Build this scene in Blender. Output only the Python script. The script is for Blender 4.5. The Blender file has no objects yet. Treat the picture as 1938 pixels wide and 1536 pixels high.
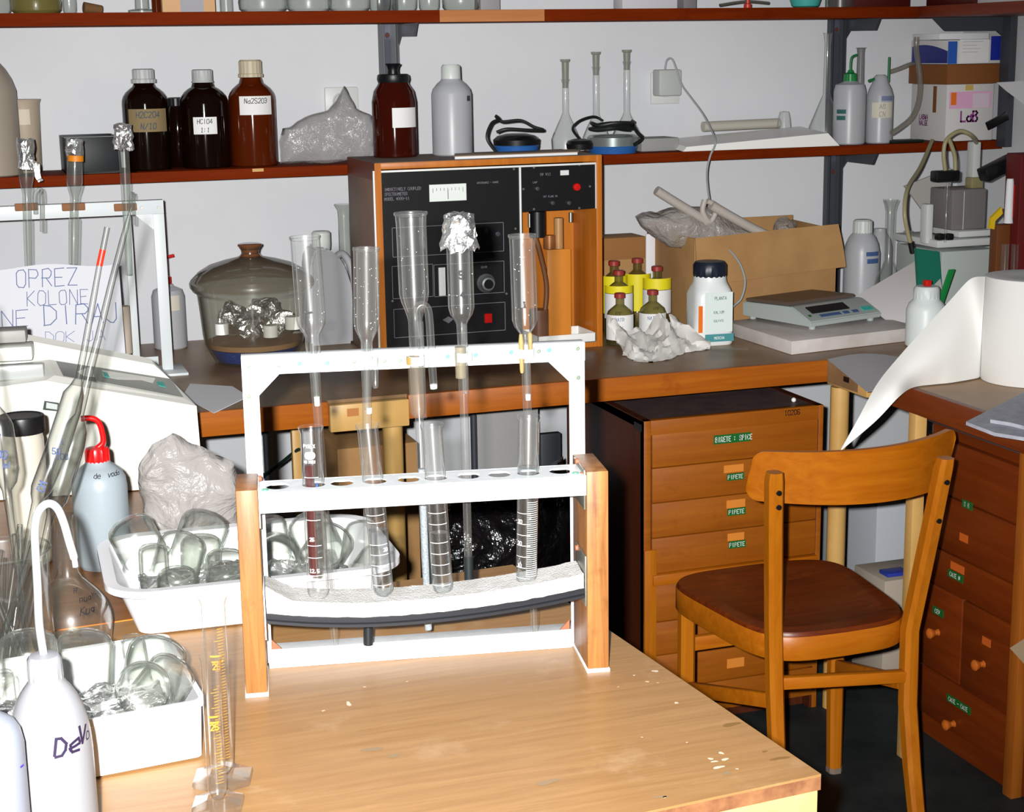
import bpy, bmesh, math, random
from mathutils import Vector as V, noise
random.seed(7)
S = bpy.context.scene
# ---------------------------------------------------------------- camera
FPX, CX, CY = 3090.0, 969.0, 768.0
PITCH, YAW, ROLL = 0.21342, 0.3273, -0.0161
EYE = V((0, 0, 1.5))
FW = V((math.sin(YAW)*math.cos(PITCH), math.cos(YAW)*math.cos(PITCH), -math.sin(PITCH)))
_r = V((math.cos(YAW), -math.sin(YAW), 0)); _u = _r.cross(FW)
RT = _r*math.cos(ROLL) + _u*math.sin(ROLL)
UP = -_r*math.sin(ROLL) + _u*math.cos(ROLL)
cam = bpy.data.objects.new('camera', bpy.data.cameras.new('camera'))
S.collection.objects.link(cam)
from mathutils import Matrix
cam.matrix_world = Matrix(((RT.x, UP.x, -FW.x, EYE.x), (RT.y, UP.y, -FW.y, EYE.y), (RT.z, UP.z, -FW.z, EYE.z), (0, 0, 0, 1)))
cam.data.sensor_fit = 'HORIZONTAL'; cam.data.sensor_width = 36
cam.data.lens = FPX/1938*36
cam.data.clip_start = 0.02
S.camera = cam
# ---------------------------------------------------------------- light: the camera's flash, and the dim room
wd = bpy.data.worlds.new('room'); S.world = wd; wd.use_nodes = True
wd.node_tree.nodes['Background'].inputs[0].default_value = (0.80, 0.88, 1.0, 1)
wd.node_tree.nodes['Background'].inputs[1].default_value = 0.05
fl = bpy.data.lights.new('flash', 'SPOT')
fl.energy = 620; fl.shadow_soft_size = 0.014; fl.spot_size = math.radians(66); fl.spot_blend = 0.85
fl.color = (1.0, 0.985, 0.97)
fo = bpy.data.objects.new('flash', fl); S.collection.objects.link(fo)
fo.location = EYE - RT*0.05 + UP*0.03
fo.rotation_euler = (FW + UP*-0.02 - RT*0.055).to_track_quat('-Z', 'Y').to_euler()
S.view_settings.view_transform = 'Standard'; S.view_settings.look = 'None'
S.view_settings.exposure = 0.0; S.view_settings.gamma = 1.0
S.view_settings.use_curve_mapping = False
S.cycles.use_denoising = True
S.cycles.max_bounces = 8; S.cycles.diffuse_bounces = 3; S.cycles.glossy_bounces = 3
S.cycles.transparent_max_bounces = 40; S.cycles.transmission_bounces = 6
S.cycles.sample_clamp_indirect = 4.0
S.cycles.caustics_reflective = False; S.cycles.caustics_refractive = False
# ---------------------------------------------------------------- pixel <-> place
def ray(px, py): return RT*((px-CX)/FPX) - UP*((py-CY)/FPX) + FW
def W(px, py, z): d = ray(px, py); return EYE + d*((z-EYE.z)/d.z)
def WY(px, py, y): d = ray(px, py); return EYE + d*(y/d.y)
def WX(px, py, x): d = ray(px, py); return EYE + d*(x/d.x)
def depth(p): return (V(p)-EYE).dot(FW)
def zat(x, y, py):
    a = UP + FW*((py-CY)/FPX); p = V((x, y, 0)) - EYE
    return -(p.dot(a))/a.z
def plane_pt(px, py, o, n):
    d = ray(px, py); return EYE + d*((o-EYE).dot(n)/d.dot(n))
# ---------------------------------------------------------------- materials
MATS = {}
def lin(c):
    return tuple(((x/255)/12.92 if x/255 <= .04045 else ((x/255+.055)/1.055)**2.4) for x in c) + (1,)
def _new(name):
    m = bpy.data.materials.new(name); m.use_nodes = True; MATS[name] = m
    nt = m.node_tree; return m, nt, nt.nodes['Principled BSDF'], nt.nodes['Material Output']
def nd(nt, t, **kw):
    n = nt.nodes.new(t)
    for k, v in kw.items():
        if k in n.inputs.keys(): n.inputs[k].default_value = v
        else: setattr(n, k, v)
    return n
def ramp(nt, stops):
    n = nt.nodes.new('ShaderNodeValToRGB'); e = n.color_ramp.elements
    while len(e) > 1: e.remove(e[-1])
    e[0].position = stops[0][0]; e[0].color = stops[0][1]
    for p, c in stops[1:]:
        x = e.new(p); x.color = c
    return n
def coords(nt, scale=(1, 1, 1), rot=(0, 0, 0)):
    tc = nt.nodes.new('ShaderNodeTexCoord'); mp = nt.nodes.new('ShaderNodeMapping')
    mp.inputs['Scale'].default_value = scale; mp.inputs['Rotation'].default_value = rot
    nt.links.new(tc.outputs['Object'], mp.inputs[0]); return mp.outputs[0]
def mat(name, col, rough=.5, metal=0, spec=.4, nz=None, bump=None, alpha=None, trans=0, emit=None, coat=0):
    if name in MATS: return MATS[name]
    m, nt, b, o = _new(name); L = nt.links
    b.inputs['Base Color'].default_value = lin(col); b.inputs['Roughness'].default_value = rough
    b.inputs['Metallic'].default_value = metal; b.inputs['Specular IOR Level'].default_value = spec
    if coat: b.inputs['Coat Weight'].default_value = coat; b.inputs['Coat Roughness'].default_value = .12
    if nz:
        sc, col2 = nz[0], nz[1]
        t = nd(nt, 'ShaderNodeTexNoise', Scale=sc, Detail=5.0, Roughness=.6)
        L.new(coords(nt), t.inputs['Vector'])
        r = ramp(nt, [(.38, lin(col)), (.66, lin(col2))]); L.new(t.outputs[0], r.inputs[0]); L.new(r.outputs[0], b.inputs['Base Color'])
    if bump:
        t = nd(nt, 'ShaderNodeTexNoise', Scale=bump[0], Detail=4.0)
        L.new(coords(nt), t.inputs['Vector'])
        bp = nd(nt, 'ShaderNodeBump', Strength=bump[1], Distance=bump[2] if len(bump) > 2 else .004)
        L.new(t.outputs[0], bp.inputs['Height']); L.new(bp.outputs[0], b.inputs['Normal'])
    if trans:                                        # thin cloudy plastic: some light passes
        ad = nd(nt, 'ShaderNodeMixShader'); ad.inputs[0].default_value = trans
        tr = nd(nt, 'ShaderNodeBsdfTransparent')
        L.new(b.outputs[0], ad.inputs[1]); L.new(tr.outputs[0], ad.inputs[2]); L.new(ad.outputs[0], o.inputs[0])
    return m
def wood(name, c1, c2, axis='x', scale=1.0, rough=.45, c3=None, spec=.4, stretch=14, rot=0):
    if name in MATS: return MATS[name]
    m, nt, b, o = _new(name); L = nt.links
    s = {'x': (1, stretch, stretch), 'y': (stretch, 1, stretch), 'z': (stretch, stretch, 1)}[axis]
    co = coords(nt, tuple(k*scale for k in s), (0, 0, rot))
    t = nd(nt, 'ShaderNodeTexNoise', Scale=4.0, Detail=6.0, Roughness=.62, Distortion=.6); L.new(co, t.inputs['Vector'])
    r = ramp(nt, [(.32, lin(c1)), (.68, lin(c2))]); L.new(t.outputs[0], r.inputs[0])
    out = r.outputs[0]
    if c3:
        t2 = nd(nt, 'ShaderNodeTexNoise', Scale=9.0, Detail=6.0, Roughness=.7); L.new(coords(nt), t2.inputs['Vector'])
        r2 = ramp(nt, [(.58, (0, 0, 0, 1)), (.76, (1, 1, 1, 1))]); L.new(t2.outputs[0], r2.inputs[0])
        mx = nd(nt, 'ShaderNodeMix', data_type='RGBA'); L.new(r2.outputs[0], mx.inputs[0])
        L.new(out, mx.inputs[6]); mx.inputs[7].default_value = lin(c3); out = mx.outputs[2]
    L.new(out, b.inputs['Base Color']); b.inputs['Roughness'].default_value = rough
    b.inputs['Specular IOR Level'].default_value = spec
    bp = nd(nt, 'ShaderNodeBump', Strength=.12, Distance=.002); L.new(t.outputs[0], bp.inputs['Height']); L.new(bp.outputs[0], b.inputs['Normal'])
    return m
def glass(name, tint=(.975, .98, .975), edge=(.30, .33, .30), dust=.012, dcol=(225, 228, 222), rough=.04, gl=.75, p=3.0, eshine=.45, e0=.5, ep=9.0):
    if name in MATS: return MATS[name]
    m, nt, b, o = _new(name); nt.nodes.remove(b); L = nt.links
    lw = nd(nt, 'ShaderNodeLayerWeight', Blend=.5)
    def pw(e, mul, add):
        q = nd(nt, 'ShaderNodeMath', operation='POWER'); L.new(lw.outputs['Facing'], q.inputs[0]); q.inputs[1].default_value = e
        w = nd(nt, 'ShaderNodeMath', operation='MULTIPLY_ADD'); L.new(q.outputs[0], w.inputs[0]); w.inputs[1].default_value = mul; w.inputs[2].default_value = add
        return w.outputs[0]
    cr = ramp(nt, [(0, tint+(1,)), (e0, tint+(1,)), (1.0, edge+(1,))]); L.new(lw.outputs['Facing'], cr.inputs[0])
    tr = nd(nt, 'ShaderNodeBsdfTransparent'); L.new(cr.outputs[0], tr.inputs[0])
    gs = nd(nt, 'ShaderNodeBsdfGlossy', Roughness=rough); gs.inputs['Color'].default_value = (1, 1, 1, 1)
    g2 = nd(nt, 'ShaderNodeBsdfGlossy', Roughness=.30); g2.inputs['Color'].default_value = (1, 1, 1, 1)
    gm = nd(nt, 'ShaderNodeMixShader'); gm.inputs[0].default_value = .35; L.new(gs.outputs[0], gm.inputs[1]); L.new(g2.outputs[0], gm.inputs[2])
    m1 = nd(nt, 'ShaderNodeMixShader'); L.new(pw(p, gl, .045), m1.inputs[0]); L.new(tr.outputs[0], m1.inputs[1]); L.new(gm.outputs[0], m1.inputs[2])
    df = nd(nt, 'ShaderNodeBsdfDiffuse'); df.inputs[0].default_value = lin(dcol)
    m2 = nd(nt, 'ShaderNodeMixShader'); L.new(pw(ep, eshine, dust), m2.inputs[0]); L.new(m1.outputs[0], m2.inputs[1]); L.new(df.outputs[0], m2.inputs[2])  # white mixed in at grazing edges paints the bright outline of glass
    L.new(m2.outputs[0], o.inputs[0]); return m
def dark_glass(name, tint, rough=.06):              # coloured bottle glass, lit through
    m, nt, b, o = _new(name); L = nt.links
    b.inputs['Base Color'].default_value = lin(tint); b.inputs['Roughness'].default_value = rough; b.inputs['Specular IOR Level'].default_value = .6
    tl = nd(nt, 'ShaderNodeBsdfTransparent'); tl.inputs[0].default_value = lin(tuple(min(255, int(c*1.6)) for c in tint))
    mx = nd(nt, 'ShaderNodeMixShader'); mx.inputs[0].default_value = .32
    L.new(b.outputs[0], mx.inputs[1]); L.new(tl.outputs[0], mx.inputs[2]); L.new(mx.outputs[0], o.inputs[0]); return m
# ---------------------------------------------------------------- mesh helpers
ORG = {}
def B(): return bmesh.new()
def obj(name, bm, m, parent=None, loc=None, smooth=True, sharp=38):
    o0 = ORG[parent.name] if parent is not None else V(loc) if loc is not None else V((0, 0, 0))
    bmesh.ops.remove_doubles(bm, verts=bm.verts, dist=1e-6)
    bmesh.ops.recalc_face_normals(bm, faces=bm.faces)
    bmesh.ops.translate(bm, verts=bm.verts, vec=-o0)
    lim = math.radians(sharp)
    for f in bm.faces: f.smooth = smooth
    if smooth:
        for e in bm.edges:
            if len(e.link_faces) == 2 and e.calc_face_angle(0) > lim: e.smooth = False
    me = bpy.data.meshes.new(name); bm.to_mesh(me); bm.free()
    me.materials.append(m)
    o = bpy.data.objects.new(name, me); S.collection.objects.link(o)
    if parent is not None: o.parent = parent
    else: o.location = o0
    ORG[o.name] = o0
    return o
def thing(name, label, cat, loc, group=None):
    o = bpy.data.objects.new(name, None); S.collection.objects.link(o); o.location = loc; o.empty_display_size = .02
    o['label'] = label; o['category'] = cat; o['kind'] = 'thing'
    if group: o['group'] = group
    ORG[o.name] = V(loc); return o
def solo(name, bm, m, label, cat, loc, group=None, **k):
    o = obj(name, bm, m, None, loc, **k); o['label'] = label; o['category'] = cat; o['kind'] = 'thing'
    if group: o['group'] = group
    return o
def struct(name, bm, m, **k):
    o = obj(name, bm, m, None, (0, 0, 0), **k); o['kind'] = 'structure'; return o
def box(bm, x0, x1, y0, y1, z0, z1, bev=0):
    return obox(bm, V((x0, y0, z0)), V((x1-x0, 0, 0)), V((0, y1-y0, 0)), V((0, 0, z1-z0)), bev)
def obox(bm, o, ex, ey, ez, bev=0, seg=2):
    o, ex, ey, ez = V(o), V(ex), V(ey), V(ez)
    vs = [bm.verts.new(o+ex*i+ey*j+ez*k) for k in (0, 1) for j in (0, 1) for i in (0, 1)]
    fs = [bm.faces.new([vs[i] for i in q]) for q in ((0, 2, 3, 1), (4, 5, 7, 6), (0, 1, 5, 4), (2, 6, 7, 3), (0, 4, 6, 2), (1, 3, 7, 5))]
    if bev:
        es = list({e for f in fs for e in f.edges})
        bmesh.ops.bevel(bm, geom=es, offset=bev, segments=seg, affect='EDGES', profile=.5)
def prism(bm, pts, ext):
    a = [bm.verts.new(V(p)) for p in pts]; b = [bm.verts.new(V(p)+V(ext)) for p in pts]; n = len(a)
    bm.faces.new(a); bm.faces.new(b[::-1])
    for i in range(n): bm.faces.new([a[i], b[i], b[(i+1) % n], a[(i+1) % n]])
def frame_of(ax):
    ax = V(ax).normalized(); t = V((0, 0, 1)) if abs(ax.z) < .9 else V((0, 1, 0))
    u = ax.cross(t).normalized(); return u, ax.cross(u)
def lathe(bm, a, ax, prof, seg=32, c0=True, c1=True, flute=None):
    a = V(a); ax = V(ax).normalized(); u, w = frame_of(ax); rows = []
    for t, r in prof:
        c = a+ax*t
        if r < 1e-6: rows.append([bm.verts.new(c)]); continue
        rows.append([bm.verts.new(c+(u*math.cos(i*6.283185/seg)+w*math.sin(i*6.283185/seg))*(r*(flute(i, seg) if flute else 1))) for i in range(seg)])
    for p, q in zip(rows, rows[1:]):
        if len(p) == 1 and len(q) == 1: continue
        for i in range(seg):
            j = (i+1) % seg
            if len(p) == 1: bm.faces.new([p[0], q[j], q[i]])
            elif len(q) == 1: bm.faces.new([p[i], p[j], q[0]])
            else: bm.faces.new([p[i], p[j], q[j], q[i]])
    if c0 and len(rows[0]) > 1: bm.faces.new(rows[0][::-1])
    if c1 and len(rows[-1]) > 1: bm.faces.new(rows[-1])
def lz(bm, x, y, prof, seg=32, c0=True, c1=True, flute=None):
    lathe(bm, (x, y, 0), (0, 0, 1), prof, seg, c0, c1, flute)
def curve(pts, n=6):
    pts = [V(p) for p in pts]; out = []
    for i in range(len(pts)-1):
        p0 = pts[max(i-1, 0)]; p1 = pts[i]; p2 = pts[i+1]; p3 = pts[min(i+2, len(pts)-1)]
        for k in range(n):
            t = k/n
            out.append(.5*((2*p1)+(p2-p0)*t+(2*p0-5*p1+4*p2-p3)*t*t+(3*p1-p0-3*p2+p3)*t**3))
    out.append(pts[-1]); return out
def tube(bm, pts, r, seg=10, n=6, caps=True, smooth=True):
    P = curve(pts, n) if smooth and len(pts) > 2 else [V(p) for p in pts]
    m = len(P); rows = []; u = None
    for i, p in enumerate(P):
        d = (P[min(i+1, m-1)]-P[max(i-1, 0)])
        d = d.normalized() if d.length > 1e-9 else V((0, 0, 1))
        if u is None: u = frame_of(d)[0]
        u = (u-d*u.dot(d)); u = u.normalized() if u.length > 1e-6 else frame_of(d)[0]
        w = d.cross(u)
        rr = r if not isinstance(r, (list, tuple)) else r[0]+(r[-1]-r[0])*i/max(m-1, 1) if len(r) == 2 else r[min(int(i*len(r)/m), len(r)-1)]
        rows.append([bm.verts.new(p+(u*math.cos(k*6.283185/seg)+w*math.sin(k*6.283185/seg))*rr) for k in range(seg)])
    for a, b in zip(rows, rows[1:]):
        for k in range(seg): bm.faces.new([a[k], a[(k+1) % seg], b[(k+1) % seg], b[k]])
    if caps: bm.faces.new(rows[0][::-1]); bm.faces.new(rows[-1])
def crumple(bm, amp, sc, seed=0):
    for v in bm.verts: v.co += noise.noise_vector(v.co*sc+V((seed, seed*1.7, 3)))*amp
def puff(bm, outline, n, thick, rings=10, sub=4, both=True, c=None):
    o = []
    for i in range(len(outline)):
        a, b = V(outline[i]), V(outline[(i+1) % len(outline)])
        for k in range(sub): o.append(a.lerp(b, k/sub))
    n = V(n).normalized(); c = V(c) if c is not None else sum(o, V((0, 0, 0)))/len(o)
    edge = [bm.verts.new(p) for p in o]
    for s in ((1, -1) if both else (1,)):
        prev = edge
        for k in range(rings-1, 0, -1):
            t = k/rings
            row = [bm.verts.new(c.lerp(p, t)+n*(s*thick*math.sqrt(1-t*t))) for p in o]
            for i in range(len(o)):
                j = (i+1) % len(o); bm.faces.new([prev[i], prev[j], row[j], row[i]])
            prev = row
        top = bm.verts.new(c+n*(s*thick))
        for i in range(len(o)): bm.faces.new([prev[i], prev[(i+1) % len(o)], top])
def sheet(bm, fn, nu, nv, th=.0006):
    g = [[V(fn(i/nu, j/nv)) for j in range(nv+1)] for i in range(nu+1)]
    def nrm(i, j):
        a = g[min(i+1, nu)][j]-g[max(i-1, 0)][j]; b = g[i][min(j+1, nv)]-g[i][max(j-1, 0)]
        return a.cross(b).normalized()
    A = [[bm.verts.new(g[i][j]) for j in range(nv+1)] for i in range(nu+1)]
    Bk = [[bm.verts.new(g[i][j]-nrm(i, j)*th) for j in range(nv+1)] for i in range(nu+1)]
    for i in range(nu):
        for j in range(nv):
            bm.faces.new([A[i][j], A[i+1][j], A[i+1][j+1], A[i][j+1]]); bm.faces.new([Bk[i][j], Bk[i][j+1], Bk[i+1][j+1], Bk[i+1][j]])
    for i in range(nu):
        for j in (0, nv): bm.faces.new([A[i][j], A[i+1][j], Bk[i+1][j], Bk[i][j]])
    for j in range(nv):
        for i in (0, nu): bm.faces.new([A[i][j], A[i][j+1], Bk[i][j+1], Bk[i][j]])
# ---------------------------------------------------------------- lettering: pen strokes on a 4 x 6 grid
GL = {'A': '00 26 40/12 32', 'B': '00 06 36 45 34 03/33 42 41 30 00', 'C': '45 36 16 05 01 10 30 41', 'D': '00 06 26 44 42 20 00',
 'E': '40 00 06 46/03 33', 'F': '00 06 46/03 33', 'G': '45 36 16 05 01 10 30 41 43 23', 'H': '00 06/40 46/03 43', 'I': '20 26', 'J': '01 10 20 31 36',
 'K': '00 06/46 03 40', 'L': '06 00 40', 'M': '00 06 23 46 40', 'N': '00 06 40 46', 'O': '10 01 05 16 36 45 41 30 10', 'P': '00 06 36 45 44 33 03',
 'R': '00 06 36 45 44 33 03/23 40', 'S': '01 10 30 41 42 33 13 04 05 16 36 45', 'T': '20 26/06 46', 'U': '06 01 10 30 41 46', 'V': '06 20 46', 'W': '06 10 24 30 46',
 'X': '00 46/06 40', 'Y': '06 23 46/23 20', 'Z': '06 46 00 40', '0': '10 01 05 16 36 45 41 30 10', '1': '15 26 20/10 30', '2': '05 16 36 45 44 00 40',
 '3': '05 16 36 45 44 33 13/33 42 41 30 10 01', '4': '30 36 02 42', '5': '46 06 03 33 42 41 30 10 01', '6': '45 36 16 05 01 10 30 41 42 33 03', '7': '06 46 10',
 '8': '13 04 05 16 36 45 44 33 13 02 01 10 30 41 42 33', '9': '01 10 30 41 45 36 16 05 04 13 43', '-': '03 43', '.': '10 11', '/': '00 46', ':': '11 12/14 15',
 'a': '33 13 02 01 10 30 41/44 40', 'e': '02 42 43 34 14 03 01 10 40', 'd': '46 40/43 34 14 03 01 10 30 41', 'o': '10 01 03 14 34 43 41 30 10', 'v': '04 20 44',
 'u': '04 01 10 30 41/44 40', 'g': '44 41/43 34 14 03 02 11 31 42/42 40', 'i': '20 24/25 26', 'n': '00 04/03 14 34 43 40', 'r': '00 04/03 14 34', 'l': '20 26', 'm': '00 04 14 23 20/23 34 43 40'}
def letters(bm, text, h, surf, w=.13, slant=0, jit=0, sx=.62):
    """surf(u, v) -> point just above the surface; text starts at u = 0, baseline v = 0, height h; centred with u0"""
    s = h/6; x0 = 0
    for ch in text:
        if ch != ' ':
            for st in GL[ch if ch in GL else ch.upper()].split('/'):
                q = [(int(a[0]), int(a[1])) for a in st.split()]
                q = [((x0+(x+slant*y)*sx*1.25+random.uniform(-jit, jit))*s, (y+random.uniform(-jit, jit))*s) for x, y in q]
                for (ax, ay), (bx, by) in zip(q, q[1:]):
                    dx, dy = bx-ax, by-ay; l = math.hypot(dx, dy)
                    if l < 1e-9: continue
                    nx, ny = -dy/l*w*h/2, dx/l*w*h/2; ex, ey = dx/l*w*h*.4, dy/l*w*h*.4
                    k = max(1, int(l/(h*.3)))
                    for i in range(k):
                        f0, f1 = i/k, (i+1)/k
                        a0 = (ax-ex+(dx+2*ex)*f0, ay-ey+(dy+2*ey)*f0); a1 = (ax-ex+(dx+2*ex)*f1, ay-ey+(dy+2*ey)*f1)
                        bm.faces.new([bm.verts.new(surf(*c)) for c in ((a0[0]-nx, a0[1]-ny), (a1[0]-nx, a1[1]-ny), (a1[0]+nx, a1[1]+ny), (a0[0]+nx, a0[1]+ny))])
        x0 += 4*sx*1.25+1.2
    return x0*s
def text_w(text, h, sx=.62): return len(text)*(4*sx*1.25+1.2)*h/6
def flat_surf(o, ex, ez, off=.0006):
    o, ex, ez = V(o), V(ex).normalized(), V(ez).normalized(); n = ex.cross(ez)*off
    return lambda u, v: o+ex*u+ez*v+n
class St:
    """something round that stands upright at X, Y: pixel rows give heights, pixel half-widths give radii"""
    def __init__(s, px, py, y, z=None):
        p = WY(px, py, y); s.x, s.y, s.z0 = p.x, y, z
        s.px = px; s.m = depth((s.x, s.y, zat(s.x, s.y, py)))/FPX
        t = V((-s.x, -s.y, 0)).normalized(); s.t = t; s.r90 = V((-t.y, t.x, 0))
    def z(s, py): return zat(s.x, s.y, py)
    def prof(s, rows): return [(s.z(py) if py is not None else s.z0, hw*s.m) for py, hw in rows]
    def dir(s, a): return s.t*math.cos(a)+s.r90*math.sin(a)
    def surf(s, r, a0, z0): return lambda u, v: V((s.x, s.y, z0+v))+s.dir(a0+u/r)*(r+.0007)
    def patch(s, bm, r, a0, a1, z0, z1, n=12, off=.0005):
        vs = [[bm.verts.new(V((s.x, s.y, z))+s.dir(a0+(a1-a0)*i/n)*(r+off)) for z in (z0, z1)] for i in range(n+1)]
        for i in range(n): bm.faces.new([vs[i][0], vs[i+1][0], vs[i+1][1], vs[i][1]])
def on(px, py, z, hw):
    p = W(px, py, z); m = depth(p)/FPX; h = V((p.x, p.y, 0)).normalized()
    p = p+h*(hw*m)
    s = St.__new__(St); s.x, s.y, s.z0, s.px, s.m = p.x, p.y, z, px, depth(p)/FPX
    t = -h; s.t = t; s.r90 = V((-t.y, t.x, 0)); return s
ZD, ZB, ZS, ZU = .76, .82, 1.247, 1.599
YW, XW = 4.0, 2.70
YSF = 3.79
# ================================================================ the setting
m_wall = mat('wall_paint', (210, 212, 215), .85, nz=(2.2, (203, 206, 210)), bump=(60, .12, .002))
m_floor = mat('floor_lino', (24, 30, 31), .6, nz=(5, (42, 48, 48)), spec=.25)
bm = B(); box(bm, -2.0, XW+.1, -.6, YW+.1, -.1, 0); struct('floor', bm, m_floor)
bm = B(); box(bm, -2.0, XW+.1, YW, YW+.1, 0, 2.7); struct('wall_back', bm, m_wall)
bm = B(); box(bm, XW, XW+.1, -.6, YW, 0, 2.7); struct('wall_right', bm, m_wall)
# ---- wood and metal
m_lam = wood('desk_laminate', (146, 108, 66), (162, 124, 80), 'x', 1.6, .36, c3=(172, 140, 104), spec=.35, stretch=16, rot=.09)
m_lam2 = wood('rear_desk_laminate', (118, 74, 36), (146, 98, 54), 'x', 1.6, .4, stretch=12)
m_btop = mat('bench_top_dusty', (120, 90, 58), .4, nz=(6, (150, 122, 90)), spec=.4)
m_oak = wood('orange_beech', (150, 76, 12), (170, 94, 20), 'x', 1.0, .42, c3=(138, 66, 10))
m_oakz = wood('chair_beech', (158, 86, 6), (174, 102, 14), 'z', 1.0, .4)
m_oakx = wood('chair_beech_across', (156, 82, 4), (174, 99, 12), 'x', 1.0, .4)
m_red = wood('shelf_wood', (102, 30, 0), (118, 40, 3), 'x', 1.0, .7, c3=(92, 25, 0), spec=.06)
m_pale = wood('shelf_splice', (176, 110, 56), (190, 126, 72), 'x', 1.0, .5)
m_seat = wood('seat_wood', (80, 28, 3), (110, 44, 5), 'x', 1.2, .38, c3=(122, 54, 8))
m_drawer = wood('drawer_wood', (138, 72, 8), (154, 86, 14), 'x', .8, .45, c3=(128, 62, 8))
m_drawer2 = wood('drawer_wood_red', (98, 36, 3), (116, 48, 6), 'y', .8, .45)
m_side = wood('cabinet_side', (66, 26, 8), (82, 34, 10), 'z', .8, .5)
m_tan = mat('tan_enamel', (200, 160, 96), .4, nz=(7, (188, 148, 84)))
m_yel = mat('chipped_yellow_enamel', (232, 196, 112), .4, nz=(16, (240, 206, 124)))
m_chip = mat('bare_fibreboard', (118, 74, 46), .8, nz=(40, (150, 104, 66)))
m_dgrey = mat('dark_grey_steel', (66, 70, 76), .45, .3)
m_rail = mat('grey_steel_rail', (96, 100, 112), .35, .7)
m_black = mat('black_plastic', (14, 15, 18), .4)
m_navy = mat('navy_plastic', (22, 30, 44), .4)
m_white = mat('white_plastic', (236, 236, 232), .4)
m_steel = mat('bright_screw', (150, 150, 140), .35, .8)
m_green = mat('green_tape', (24, 96, 40), .4)
m_wtxt = mat('white_lettering', (230, 235, 230), .6)
m_ktxt = mat('black_ink', (20, 20, 26), .6)
m_btxt = mat('blue_ink', (70, 84, 128), .7)
m_paper = mat('white_paper', (226, 227, 230), .8)
m_card = mat('kraft_cardboard', (172, 132, 84), .85, nz=(9, (160, 120, 74)))
m_tanpaper = mat('tan_label_card', (208, 126, 40), .7)
# ================================================================ the near desk
c0, c1, c2 = W(1554, 1464, ZD), W(970, 1068, ZD), W(256, 1172, ZD)
fx = (c2-c1).normalized(); fy = (c1-c0).normalized()
c3 = c1+fx*1.3; c4 = c0+fx*1.3
desk = thing('laboratory_desk', 'scratched wood laminate desk with a chipped yellow front rail, under the test tube rack', 'desk', (c0.x-.4, c0.y+.4, 0))
dz = V((0, 0, -.0028))
bm = B(); prism(bm, [c0, c1, c3, c4], dz); obj('desktop', bm, m_lam, desk)
bm = B(); prism(bm, [c0+dz, c1+dz, c3+dz, c4+dz], (0, 0, -.015)); obj('chipped_edge', bm, m_chip, desk)
i0 = c0+fx*.002+fy*.0015; z2 = V((0, 0, -.022))
bm = B(); obox(bm, i0+V((0, 0, -.105)), fx*1.29, fy*.03, V((0, 0, .0868)), .002); ap = obj('front_rail', bm, m_yel, desk)
bm = B(); q = W(1470, 1521, .735); lathe(bm, i0+fx*.045+V((0, 0, -.052)), -fy, [(-.002, .0115), (.0015, .0115), (.0015, .008), (.0005, .0075), (.0005, 0)], 24, c0=False); obj('rail_screw', bm, mat('brassy_screw', (206, 160, 84), .4, .4), ap)
bm = B(); obox(bm, c0+fx*.004+fy*.034+V((0, 0, -.105)), fx*.03, fy*.76, V((0, 0, .08)), .003); obj('side_rail', bm, m_yel, desk)
for a, b in ((.012, .012), (.012, .74), (1.24, .012), (1.24, .74)):
    bm = B(); p = c0+fx*(a+.02)+fy*(b+.02); lz(bm, p.x, p.y, [(0, .02), (.7, .02)], 20); obj('leg', bm, m_yel, desk)
# marks on the desk top
def stain(pts, m, name):
    for px, py, r, e in pts:
        bm = B(); p = W(px, py, ZD)+V((0, 0, .0004)); n = 18; ph = random.random()*6
        vs = [bm.verts.new(p+V((math.cos(i/n*6.283), e*math.sin(i/n*6.283), 0))*r*(1+.22*math.sin(2*i/n*6.283+ph)+.12*math.sin(3*i/n*6.283+ph*2))) for i in range(n)]
        bm.faces.new(vs); obj(name, bm, m, desk, smooth=False)
stain([(1352, 1441, .0035, .6), (1360, 1452, .006, .5), (1345, 1436, .003, .8), (1372, 1437, .004, .7), (1240, 1270, .004, .8), (1365, 1425, .002, 2), (1258, 1508, .002, 1), (1225, 1290, .002, 1), (1200, 1278, .0015, 1),
       (1245, 1292, .0012, 1), (1170, 1300, .0015, .6), (1300, 1405, .0012, 1), (1395, 1455, .0015, 1), (660, 1332, .003, 2), (612, 1345, .002, 1), (1280, 1330, .002, 1.6), (690, 1300, .002, .8), (770, 1290, .002, .5), (1215, 1395, .0012, 1)], mat('white_crust', (206, 190, 168), .8), 'white_crust_spot')
stain([(705, 1418, .011, .5), (745, 1430, .007, .6), (1035, 1480, .013, .4), (1375, 1463, .006, .5), (1250, 1508, .006, .5)], mat('grey_stain', (140, 118, 90), .6), 'grey_stain_patch')
stain([(1384, 1371, .010, .5), (1447, 1422, .003, .8), (1476, 1435, .01, .35)], mat('brown_stain', (124, 92, 48), .6), 'brown_stain_patch')
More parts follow.
